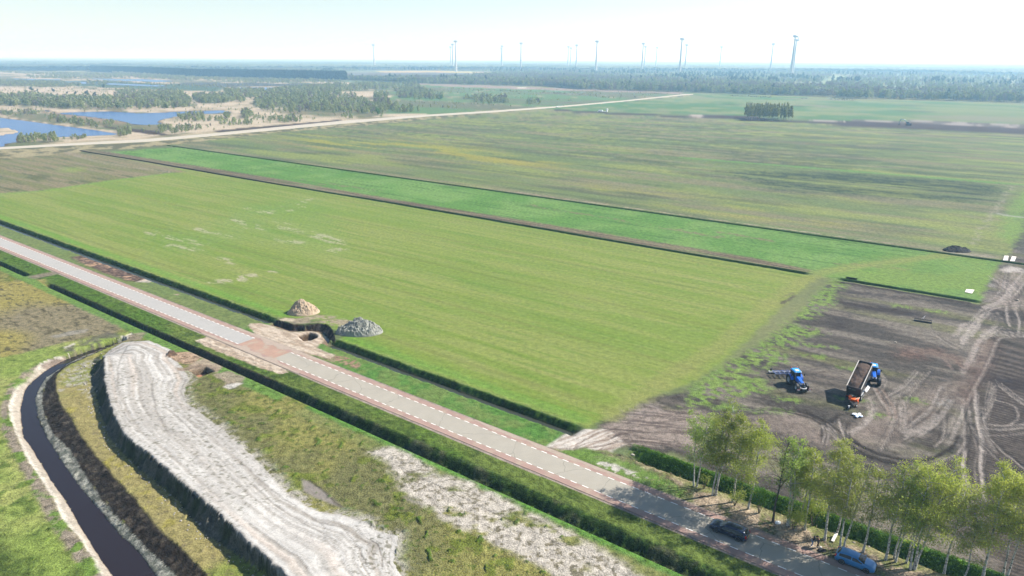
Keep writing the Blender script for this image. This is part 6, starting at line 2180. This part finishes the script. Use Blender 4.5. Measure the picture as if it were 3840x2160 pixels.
MB().box((-.05, .0, HH * .72), (.02, .55, .16)).build('reflector_plate', P('dim_green', (70, 92, 78), .5), tgm)
nx, ny = 34, 12
gx, gy = np.meshgrid(np.linspace(.08, LL - .3, nx), np.linspace(-WW / 2 + .07, WW / 2 - .07, ny), indexing='ij')
gz = .95 + .55 * np.cos(gy / WW * 2.4) * (.55 + .45 * ss(0, 1.6, gx) * ss(LL, LL - 1.6, gx)) + .28 * ss(3, 6, gx) + .16 * (fb(gx * 3, gy * 3, 5, 3) - .5) * 2
ld = npmesh('soil_load', np.stack([gx.ravel(), gy.ravel(), gz.ravel()], 1), quads(nx, ny), mat('dark_soil', tuple(lin((92, 74, 64)) * .7), .95, noise=.3, nscale=5, bump=.8), parent=bodyr)
m = MB().box((2.6, -.45, .95), (6.4, .14, .28)).box((2.6, .45, .95), (6.4, .14, .28)).box((1.2, 0, .8), (.2, 2.0, .2)).box((2.6, 0, .8), (.2, 2.0, .2)).box((5.9, 0, .85), (.3, 1.1, .2))
m.bar((5.8, .3, .85), (7.6, 0, .75), .07).bar((5.8, -.3, .85), (7.6, 0, .75), .07).build('chassis', DK, tr)
MB().bar((3.0, 0, .9), (4.6, 0, 3.0), .09, 8).build('tipping_ram', STEEL, tr)
for x in (1.2, 2.6):
    for sg in (-1, 1):
        wheel(tr, (x, sg * 1.0, .6), .6, .5, .3, False, P('trailer_rim', (190, 190, 190), .5))
for sg in (-1, 1):
    MB().box((1.9, sg * 1.02, 1.27), (2.9, .5, .05)).build('mudguard', P('grey_mudguard', (150, 152, 156), .5), tr, .02)
MB().box((3.6, -1.42, 1.45), (2.5, .5, .06), (math.radians(35), 0, 0)).build('fold_out_panel', P('pale_panel', (160, 162, 168), .5), tr)
MB().box((-.1, 0, .85), (.12, 2.2, .16)).build('rear_bumper', DK, tr)
for sg in (-1, 1):
    MB().box((-.18, sg * .95, .85), (.06, .2, .12)).build('rear_lamp', M_REDL, tr)

# orange machine standing behind the trailer
ox, oy = G(3194, 1524)
om = empty('soil_spreader', (ox, oy, 0), math.radians(50))
tag(om, 'small orange and black machine standing right behind the tipped trailer', 'farm machine')
m = MB().box((0, 0, .5), (1.6, .9, .12)).box((0, .35, .6), (1.7, .1, .2)).box((0, -.35, .6), (1.7, .1, .2)).bar((-.8, 0, .5), (-1.9, 0, .35), .06).box((-.2, 0, .75), (.7, .7, .4))
m.build('frame', M_BLACK, om)
hop = MB()
hop.hexa([(.3, -.3, .75), (.9, -.3, .75), (.9, .3, .75), (.3, .3, .75), (.15, -.75, 1.3), (1.05, -.75, 1.3), (1.05, .75, 1.3), (.15, .75, 1.3)])
hop.build('hopper', ORANGE, om)
MB().box((.6, .5, 1.42), (.85, .75, .05), (.55, 0, 0)).build('hopper_lid', ORANGE, om)
MB().box((.6, -.5, 1.42), (.85, .75, .05), (-.55, 0, 0)).build('hopper_lid', P('pale_orange', (226, 178, 150), .5), om)
MB().bar((.2, -.85, .6), (.2, -.85, 1.3), .05).bar((.2, -.85, 1.3), (-.3, -.85, 1.3), .05).bar((1.0, .85, .6), (1.0, .85, 1.3), .05).build('guard_rail', ORANGE, om)
for x, sg in ((.3, 1), (.3, -1), (-1.5, 1)):
    wheel(om, (x, sg * .62 if x > 0 else .3, .3), .3, .2, .17, False, WHITE)
MB().box((-1.1, -.3, .8), (.35, .35, .5)).build('engine', M_BLACK, om, .04)
MB().lathe([(.12, 0), (.12, .3), (.01, .3)], (-1.6, .1, .45), 'z', 10).build('can', WHITE, om)

# white sacks on the trodden sand
for k, (px, py, a, lab, c) in enumerate(((3203, 1556, .3, 'upper left of the white sacks lying on the field below the trailer', WHITE), (3212, 1564, 1.0, 'bluish-white sack in the middle of the small pile below the trailer', P('bluish_white', (178, 196, 226), .6)),
                                         (3224, 1563, -.5, 'lower right white sack of the small pile below the trailer', P('bluish_white2', (190, 204, 228), .6)), (3221, 1557, .8, 'upper right white sack of the small pile below the trailer', WHITE))):
    m = MB()
    bm_ = []
    for i in range(9):
        t_ = i / 8
        rr = .26 * math.sin(math.pi * min(1, max(0, t_ * .94 + .03))) ** .5
        bm_.append((rr, (t_ - .5) * .95))
    m.lathe(bm_, (0, 0, .2), 'x', 10)
    o = m.build('sack', c, None, smooth=True)
    V = np.array([v.co for v in o.data.vertices])
    V[:, 2] = np.maximum(.02, (V[:, 2] - .2) * .62 + .16 + .05 * vn(V[:, 0] * 4, V[:, 1] * 5, k))
    V[:, 1] *= 1.15
    o.data.vertices.foreach_set('co', V.astype(np.float32).ravel())
    o.location = (*G(px, py), 0)
    o.rotation_euler = (0, 0, a)
    tag(o, lab, 'sack', 'white sacks on the bare field')

# ---------------------------------------------------------------- harrow, slabs, boards
hx, hy = G(3460, 1206)
hr = empty('harrow', (hx, hy, 0), math.atan2(148.49 - 150.16, 95.79 - 92.79))
tag(hr, 'dark harrow with a drawbar left standing on the bare field', 'harrow')
m = MB().box((0, .25, .55), (3.6, .09, .09)).box((0, -.25, .55), (3.6, .09, .09))
for i in range(8):
    m.box((-1.7 + i * .486, 0, .56), (.07, .6, .07))
m.build('frame', M_BLACK, hr)
for i in range(14):
    MB().bar((-1.7 + i * .26, .25 - .5 * (i % 2), .55), (-1.7 + i * .26, .2 - .5 * (i % 2), .0), .03, 4).build('tine', M_BLACK, hr)
MB().lathe([(.2, -1.8), (.2, 1.8)], (0, -.55, .2), 'x', 12).build('roller', M_BLACK, hr)
MB().bar((0, .25, .6), (.35, 1.7, .95), .05).bar((-.3, .25, .6), (.35, 1.7, .95), .04).build('drawbar', STEEL, hr)

PALE = mat('pale_boards', tuple(lin((222, 214, 206)) * .8), .8, noise=.12, nscale=2)
for pts_, lab in (([(3761, 977), (3779, 978), (3782, 961), (3766, 960)], 'left one of the two pale slabs bridging the far ditch'), ([(3787, 980), (3804, 981), (3811, 964), (3795, 962)], 'right one of the two pale slabs bridging the far ditch')):
    q_ = GL(pts_, .1)
    o = mesh('ditch_slab', [(x, y, .08) for x, y in q_] + [(x, y, .24) for x, y in q_], [(0, 3, 2, 1), (4, 5, 6, 7), (0, 1, 5, 4), (1, 2, 6, 5), (2, 3, 7, 6), (3, 0, 4, 7)], PALE)
    tag(o, lab, 'slab', 'pale slabs over the ditch')
q_ = GL([(3618, 1095), (3645, 1101), (3654, 1087), (3624, 1085)], .1)
tag(mesh('board', [(x, y, .06) for x, y in q_] + [(x, y, .16) for x, y in q_], [(0, 3, 2, 1), (4, 5, 6, 7), (0, 1, 5, 4), (1, 2, 6, 5), (2, 3, 7, 6), (3, 0, 4, 7)], PALE),
    'single pinkish-white board lying flat on the green strip near the short ditch', 'board')
# plank near the parked car
pa, pb = np.array(G(3121, 2033)), np.array(G(3137, 1999, .5))
L_ = np.hypot(*(pb - pa))
o = MB().box((L_ / 2, 0, 0), (L_, .34, .12)).build('plank', P('white_plank', (228, 224, 214), .7), None, .02)
o.location = (*pa, .12)
o.rotation_euler = (0, -math.atan2(.4, L_), math.atan2(pb[1] - pa[1], pb[0] - pa[0]))
tag(o, 'white plank lying aslant between the birch stems above the parked car', 'plank')


def lump(name, px, py, s, m, lab, cat, seed, z=0, group=None):
    """an uneven rounded thing from a displaced sphere"""
    bm = bmesh.new()
    bmesh.ops.create_icosphere(bm, subdivisions=3, radius=1)
    V = np.array([v.co for v in bm.verts])
    d = 1 + .45 * (fb(V[:, 0] * 1.6 + 9 * seed, V[:, 1] * 1.6 + V[:, 2] * 1.9, seed, 3) - .5)
    V = V * d[:, None] * np.array(s)
    V[:, 2] = np.maximum(V[:, 2], -s[2] * .55) + s[2] * .5
    for v, c in zip(bm.verts, V):
        v.co = c
    me = bpy.data.meshes.new(name)
    bm.to_mesh(me)
    bm.free()
    me.materials.append(m)
    me.polygons.foreach_set('use_smooth', [True] * len(me.polygons))
    o = bpy.data.objects.new(name, me)
    COL.objects.link(o)
    o.location = (*G(px, py), z)
    tag(o, lab, cat, group)
    return o


lump('white_bag', 2917, 1963, (.42, .28, .24), WHITE, 'crumpled white bag at the foot of the leafless tree', 'bag', 3)
lump('dark_bag', 3081, 2066, (.55, .34, .22), P('black_cloth', (22, 22, 28), .8), 'black bag lying open on the ground beside the two people', 'bag', 4)
lump('white_helmet', 3077, 2053, (.12, .12, .11), WHITE, 'small round white thing on the ground next to the black bag', 'helmet', 5)
for k, (px, py, s, lab) in enumerate(((3202, 2036, .18, 'small pale stone on the sandy verge right of the parked car'), (3258, 2051, .15, 'pale litter on the verge below the hedge'), (2372, 1708, .32, 'pale boulder at the left end of the bramble hedge'),
                                      (3815, 1127, .35, 'white lump on the dark tyre tracks at the right edge'), (3357, 1285, .3, 'white speck of litter on the bare field above the trailer'))):
    lump('stone', px, py, (s, s * .8, s * .6), mat('pale_stone', tuple(S(206, 198, 184)), .85, noise=.15), lab, 'stone', 10 + k)


# ---------------------------------------------------------------- people
def skinned(name, verts, edges, radii, m, parent, root=0, sub=1):
    me = bpy.data.meshes.new(name)
    me.from_pydata(verts, edges, [])
    me.materials.append(m)
    o = bpy.data.objects.new(name, me)
    COL.objects.link(o)
    o.parent = parent
    md = o.modifiers.new('skin', 'SKIN')
    md.use_smooth_shade = True
    for i, r in enumerate(radii):
        me.skin_vertices[0].data[i].radius = (r, r) if not isinstance(r, tuple) else r
        me.skin_vertices[0].data[i].use_root = (i == root)
    sb = o.modifiers.new('subsurf', 'SUBSURF')
    sb.levels = sb.render_levels = sub
    return o


def person(name, loc, rz, jacket, trousers, hairc, label, stoop=0.0, arms=0):
    r = empty(name, (*loc, 0), rz)
    tag(r, label, 'person')
    skinm = P('skin', (198, 150, 122), .6)
    sx_ = stoop
    hip, chest, neck, head = (0, 0, .93), (.04 + sx_ * .1, 0, 1.28), (.07 + sx_ * .2, 0, 1.47), (.12 + sx_ * .35, 0, 1.62 - sx_ * .05)
    sh = [(.05 + sx_ * .15, s_ * .19, 1.42) for s_ in (-1, 1)]
    el = [(.10 + sx_ * .15, s_ * .26, 1.13) for s_ in (-1, 1)]
    wr = [(.36 + sx_ * .1, s_ * .13, 1.12 + (.12 if arms and s_ > 0 else 0)) for s_ in (-1, 1)]
    kn = [(.05, s_ * .12, .50) for s_ in (-1, 1)]
    an = [(-.02 + .1 * s_, s_ * .14, .09) for s_ in (-1, 1)]
    toe = [(.16 + .1 * s_, s_ * .15, .04) for s_ in (-1, 1)]
    V = [hip, chest, neck, (head[0] - .02, 0, head[2] - .06), head, sh[0], el[0], wr[0], sh[1], el[1], wr[1], (0, -.1, .88), kn[0], an[0], (0, .1, .88), kn[1], an[1]]
    E_ = [(0, 1), (1, 2), (2, 3), (3, 4), (1, 5), (5, 6), (6, 7), (1, 8), (8, 9), (9, 10), (0, 11), (11, 12), (12, 13), (0, 14), (14, 15), (15, 16)]
    R_ = [.12, .13, .055, .075, .095, .055, .045, .028, .055, .045, .028, .085, .055, .04, .085, .055, .04]
    b = skinned('body', V, E_, R_, skinm, r)
    for k in (0, 1):       # hands with separate fingers
        w = wr[k]
        HV, HE, HR = [w, (w[0] + .07, w[1], w[2] - .01)], [(0, 1)], [.024, .03]
        for f, (dy, ln_) in enumerate(((-.028, .06), (-.01, .075), (.01, .07), (.027, .055))):
            i = len(HV)
            HV += [(w[0] + .09, w[1] + dy, w[2] - .012), (w[0] + .09 + ln_ * .55, w[1] + dy * 1.1, w[2] - .03), (w[0] + .09 + ln_ * .75, w[1] + dy, w[2] - .06)]
            HE += [(1, i), (i, i + 1), (i + 1, i + 2)]
            HR += [.009, .008, .007]
        i = len(HV)
        sg = 1 if k == 0 else -1
        HV += [(w[0] + .05, w[1] + sg * .04, w[2]), (w[0] + .09, w[1] + sg * .055, w[2] - .01)]
        HE += [(0, i), (i, i + 1)]
        HR += [.011, .009]
        skinned('hand', HV, HE, HR, skinm, r)
    jv = [(0, 0, .90), (chest[0], 0, 1.15), (chest[0] + .0, 0, 1.34), (neck[0] - .02, 0, 1.45), sh[0], el[0], (wr[0][0] - .03, wr[0][1], wr[0][2]), sh[1], el[1], (wr[1][0] - .03, wr[1][1], wr[1][2])]
    skinned('jacket', jv, [(0, 1), (1, 2), (2, 3), (2, 4), (4, 5), (5, 6), (2, 7), (7, 8), (8, 9)], [(.17, .13), (.18, .14), (.18, .14), .08, .085, .068, .05, .085, .068, .05], jacket, r, 1)
    skinned('trousers', [(0, 0, .95), (0, -.1, .86), kn[0], (an[0][0], an[0][1], .12), (0, .1, .86), kn[1], (an[1][0], an[1][1], .12)], [(0, 1), (1, 2), (2, 3), (0, 4), (4, 5), (5, 6)],
            [(.15, .12), .105, .08, .062, .105, .08, .062], trousers, r)
    for k in (0, 1):
        skinned('shoe', [an[k], (an[k][0] + .02, an[k][1], .055), toe[k]], [(0, 1), (1, 2)], [.05, .055, .045], P('shoe', (205, 200, 196), .7) if k else P('shoe2', (205, 200, 196), .7), r)
    skinned('hair', [(head[0] - .05, 0, head[2] + .05), (head[0] + .02, 0, head[2] + .07), (head[0] - .07, 0, head[2] - .04)], [(0, 1), (0, 2)], [.095, .08, .08], P('hair', hairc, .8), r)
    for sg in (-1, 1):
        MB().lathe([(.001, -.008), (.009, 0), (.001, .008)], (head[0] + .088, sg * .032, head[2] + .01), 'y', 8).build('eye', M_BLACK, r)
        MB().box((head[0], sg * .097, head[2] - .005), (.03, .015, .05)).build('ear', skinm, r)
    MB().hexa([(head[0] + .08, -.014, head[2] - .03), (head[0] + .118, -.010, head[2] - .028), (head[0] + .118, .010, head[2] - .028), (head[0] + .08, .014, head[2] - .03),
               (head[0] + .08, -.006, head[2] + .02), (head[0] + .092, -.004, head[2] + .02), (head[0] + .092, .004, head[2] + .02), (head[0] + .08, .006, head[2] + .02)]).build('nose', skinm, r)
    MB().box((head[0] + .088, 0, head[2] - .052), (.012, .05, .01)).build('mouth', P('lips', (150, 80, 72), .6), r)
    return r


jk = P('black_jacket', (20, 22, 28), .8)
person('person', G(3043, 2049), math.radians(-20), jk, P('blue_jeans', (98, 124, 158), .8), (30, 24, 20), 'person in black jacket and light blue jeans looking down at something in the hands', 1.0)
person('person', G(3066, 2055), math.radians(150), jk, P('black_trousers', (18, 18, 22), .8), (24, 20, 18), 'person dressed all in black with hands raised, facing the one in jeans', .2, 1)


# ---------------------------------------------------------------- heaps
def heap(name, px0, px1, py, h, m, lab, seed, crag=.3, peak=.5, res=90, sharp=1.0, depth=.8, two=None):
    a, b = np.array(G(px0, py)), np.array(G(px1, py))
    c = (a + b) / 2
    R = np.hypot(*(b - a)) / 2
    gx, gy = np.meshgrid(np.linspace(-1.15, 1.15, res), np.linspace(-1.15, 1.15, res), indexing='ij')
    ang = np.arctan2(gy, gx)
    rad = np.hypot(gx - (peak - .5) * .5 * (1 - np.hypot(gx, gy)), gy) * (1 + .12 * (vn(ang * 1.2 + 5, ang * 0, seed) - .5))
    z = np.clip(1 - rad, 0, 1) ** sharp
    if two is not None:
        r2 = np.hypot((gx - two[0]) / two[2], gy / .8)
        z = np.maximum(z, two[1] * np.clip(1 - r2, 0, 1))
    rough = (fb(gx * 5 + seed, gy * 5, seed, 4) - .5) * 2 * crag * ss(0, .25, z)
    clod = (fb(gx * 14, gy * 14 + seed, seed + 3, 2) - .5) * crag * .8 * ss(0.02, .2, z)
    zz = z * h + rough + clod - .12 * (z <= 0)
    ft = c + np.array([0, R * depth * .55])
    V = np.stack([(gx * R).ravel(), (gy * R * depth).ravel(), zz.ravel()], 1)
    q_ = quads(res, res)
    keep = (z.ravel()[q_].max(1) > 0)
    q_ = q_[keep]
    used, inv = np.unique(q_, return_inverse=True)
    o = npmesh(name, V[used], inv.reshape(-1, 4), m, smooth=crag < .25)
    o.location = (ft[0], ft[1], .02)
    tag(o, lab, 'heap')
    return o


heap('sand_heap', 1068, 1192, 1180, 3.5, mat('heap_sand', tuple(S(226, 202, 172)), .95, noise=.14, nscale=1.2, bump=.5), 'pointed heap of yellowish sand at the edge of the crop field', 3, .55, .42, 100, .9, .75, two=(.42, .5, .6))
heap('clay_heap', 1256, 1432, 1256, 3.3, mat('heap_clay', tuple(S(188, 190, 180)), .95, noise=.22, nscale=1.5, bump=.7), 'broad crumbly heap of grey-white clay beside the trench', 5, .75, .62, 110, .7, .6, two=(-.35, .7, .6))
heap('peat_heap', 3545, 3645, 945, 1.6, mat('heap_peat', tuple(S(72, 70, 70)), .95, noise=.3, nscale=1.2, bump=.6), 'dark heap of peat at the far ditch near the right edge', 8, .5, .3, 60, .55, .6, two=(.5, .8, .6))

# pale clods along the foot of the raised sand: too many to count
rng = np.random.default_rng(3)
F_ = np.array(Fo)
sl = np.r_[0, np.cumsum(np.hypot(*np.diff(F_, axis=0).T))]
parts = []
for k in range(230):
    t_ = rng.uniform(0, sl[-1])
    p = np.array([np.interp(t_, sl, F_[:, 0]), np.interp(t_, sl, F_[:, 1])]) + rng.normal(size=2) * np.array([.8, .5]) + np.array([-.5, -.1])
    s_ = rng.uniform(.05, .15) * (1 if rng.uniform() > .08 else 1.8)
    ang = rng.uniform(0, 6.28)
    V = np.array([(math.cos(ang + i * 1.57) * rng.uniform(.7, 1.2), math.sin(ang + i * 1.57) * rng.uniform(.7, 1.2), z_) for z_ in (-.3, .5) for i in range(4)]) * s_
    V[4:, :2] *= .7
    parts.append((V + (p[0], p[1], .1), np.array([(0, 3, 2, 1), (4, 5, 6, 7), (0, 1, 5, 4), (1, 2, 6, 5), (2, 3, 7, 6), (3, 0, 4, 7)])))
V, Q = join(parts)
tag(npmesh('pale_clods', V, Q, mat('clod', tuple(S(214, 208, 198)), .95), smooth=False), 'white clods strewn along the foot of the raised sand', 'clods', kind='stuff')
rng = np.random.default_rng(4)
parts = []
for k in range(900):                # bits of litter and twigs on the tree strip
    s_, o_ = rng.uniform(-40, 42), rng.uniform(79.2, 83.6)
    p = P0(s_, o_)
    a, L_ = rng.uniform(0, 6.28), rng.uniform(.15, .7)
    parts.append(tube([(p[0], p[1], .1), (p[0] + math.cos(a) * L_, p[1] + math.sin(a) * L_, .14)], [.02, .012], 3))
V, Q = join(parts)
tag(npmesh('fallen_twigs', V, Q, P('twig', (120, 100, 82), .9), smooth=False), 'fallen twigs on the sandy strip under the birches', 'twigs', kind='stuff')

# ---------------------------------------------------------------- far machines
ex = empty('excavator', (*G(3405, 474), .8), math.radians(176))
tag(ex, 'dark excavator with raised arm working on the far peat strip', 'excavator')
EX = P('excavator_teal', (50, 96, 108), .5)
MB().box((0, -1.1, .5), (4, .6, .9)).build('track', M_BLACK, ex, .2)
MB().box((0, 1.1, .5), (4, .6, .9)).build('track', M_BLACK, ex, .2)
MB().box((-.4, 0, 1.5), (3.6, 2.6, 1.1)).build('upper_body', P('excavator_dark', (60, 66, 84), .5), ex, .15)
cb_ = MB().box((1.0, .75, 2.4), (1.5, 1.0, 1.5)).build('cab', EX, ex, .1)
MB().box((1.1, .75, 2.6), (1.56, 1.04, .8)).build('cab_window', M_GLASS, cb_)
MB().tube([(1.2, -.2, 1.8), (3.0, -.2, 4.6), (4.4, -.2, 5.3), (7.2, -.2, 5.4)], [.4, .42, .4, .28], 4).build('boom', EX, ex)
MB().tube([(6.9, -.2, 6.2), (7.4, -.2, 5.2), (8.2, -.2, 1.6)], [.22, .32, .2], 4).build('stick', EX, ex)
MB().hexa([(7.9, -.8, .4), (8.9, -.8, .6), (8.9, .4, .6), (7.9, .4, .4), (8.0, -.8, 1.6), (8.4, -.8, 1.6), (8.4, .4, 1.6), (8.0, .4, 1.6)]).build('bucket', M_BLACK, ex)

fc = copy_tree(c1)
fc.location = (*G(2089, 403), .36)
fc.rotation_euler = (0, 0, math.radians(222))
for ch in fc.children:
    if ch.name.startswith(('body', 'mirror')):
        ch.data = ch.data.copy()
        ch.data.materials[0] = WHITE
tag(fc, 'white car far away on the pale sand road', 'car')
fc['label'] = 'white car far away on the pale sand road'
wx, wy = G(2112, 399)
pz = person('person', (wx, wy), 1.0, P('far_brown', (90, 70, 56), .8), jk, (30, 24, 20), 'distant person walking on the pale sand road behind the white car')
pz.location.z = .33
ww = empty('flatbed_trailer', (*G(2255, 421), 0), math.radians(-20))
tag(ww, 'white low trailer with a raised end plate in the far meadow beside the dark ditch', 'trailer')
MB().box((0, 0, .9), (9, 2.4, .3)).build('deck', WHITE, ww)
MB().hexa([(5.5, -1.3, .6), (7, -1.3, .6), (7, 1.3, .6), (5.5, 1.3, .6), (5.8, -1.3, 4.2), (7.4, -1.3, 4.2), (7.4, 1.3, 4.2), (5.8, 1.3, 4.2)]).build('end_plate', WHITE, ww)
MB().box((-1, 0, 1.7), (5, 2.2, 1.3)).build('load', WHITE, ww, .3)
for x in (-2.5, 2.5):
    for sg in (-1, 1):
        wheel(ww, (x, sg * 1.1, .45), .45, .3, .25)


# ---------------------------------------------------------------- wind turbines
M_TW = mat('turbine_white', (.40, .42, .45), .5)


def turbine():
    r = empty('wind_turbine', (0, 0, 0))
    n = 14
    z = np.linspace(-2, 126, n)
    R = np.interp(z, [-2, 30, 126], [5.6, 4.4, 1.9])
    V, Q = tube(np.stack([z * 0, z * 0, z], 1), R, 20)
    npmesh('tower', V, Q, M_TW, parent=r)
    prof = [(.1, -9.6), (1.9, -8.4), (3.2, -6), (4.1, -2.6), (4.4, .6), (4.0, 3.2), (3.6, 4.6)]
    MB().lathe(prof, (0, 0, 129.5), 'x', 18).build('nacelle', M_TW, r, smooth=True)
    hub = MB().lathe([(3.7, 4.7), (3.4, 6.4), (2.2, 8.6), (.1, 9.6)], (0, 0, 129.5), 'x', 18).build('hub', M_TW, r, smooth=True)
    for k in range(3):
        m = MB()
        m.tube([(0, 0, 1.5), (0, 0, 6), (0, 0, 20), (0, 0, 38), (.3, 0, 54)], [1.1, 1.3, .9, .5, .1], 8)
        b = m.build('blade', M_TW, r, smooth=True)
        b.location = (5.6, 0, 129.5)
        b.scale = (.35, 1, 1)
        b.rotation_euler = (k * 2.0944 + .05, 0, 0)
    return r


T0_ = None
TURB = [(1399.8, 168.4, 8, 'leftmost wind turbine, standing alone'), (1689, 176, 15, 'faintest of the three wind turbines left of the centre'), (1696.6, 166.6, 5, 'middle of the three close wind turbines left of the centre'),
        (1708, 155, 0, 'nearest of the three close wind turbines left of the centre'), (1882.5, 172.6, 20, 'upper of two wind turbines that stand almost in one line'), (1879.5, 180.5, 30, 'lower wind turbine just behind another one in almost the same line'),
        (1954, 162.7, -10, 'single wind turbine at the middle of the horizon'), (2131.5, 175, 20, 'left one of a faint pair of far wind turbines'), (2141, 180, 10, 'right and lower one of a faint pair of far wind turbines'),
        (2163, 169.6, -8, 'wind turbine just right of the faint far pair'), (2239, 155.2, 10, 'tall wind turbine alone right of the middle'), (2412.5, 163.4, 0, 'left and nearer one of a close pair right of the middle'),
        (2421, 174.6, 12, 'fainter one of a close pair right of the middle'), (2464, 178.3, 8, 'small faint wind turbine right of the close pair'), (2558, 146, 5, 'second nearest wind turbine, with one blade hanging down'),
        (2575.8, 168.6, -15, 'shorter wind turbine just right of a tall near one'), (2705.7, 175.6, 0, 'very faint thin wind turbine alone in the right half'), (2900, 165, -20, 'faint wind turbine left of the tallest pair'),
        (2983, 135.6, 12, 'nearest and tallest wind turbine at the right'), (2987.6, 150.5, -12, 'wind turbine partly hidden by the tallest one')]
for k, (px, py, a, lab) in enumerate(TURB):
    x, y = G(px, py, 129.5)
    if T0_ is None:
        t = T0_ = turbine()
    else:
        t = copy_tree(T0_)
    t.location = (x, y, 0)
    t.rotation_euler = (0, 0, math.radians(a - 6))
    tag(t, lab, 'wind turbine', 'wind turbines on the horizon')
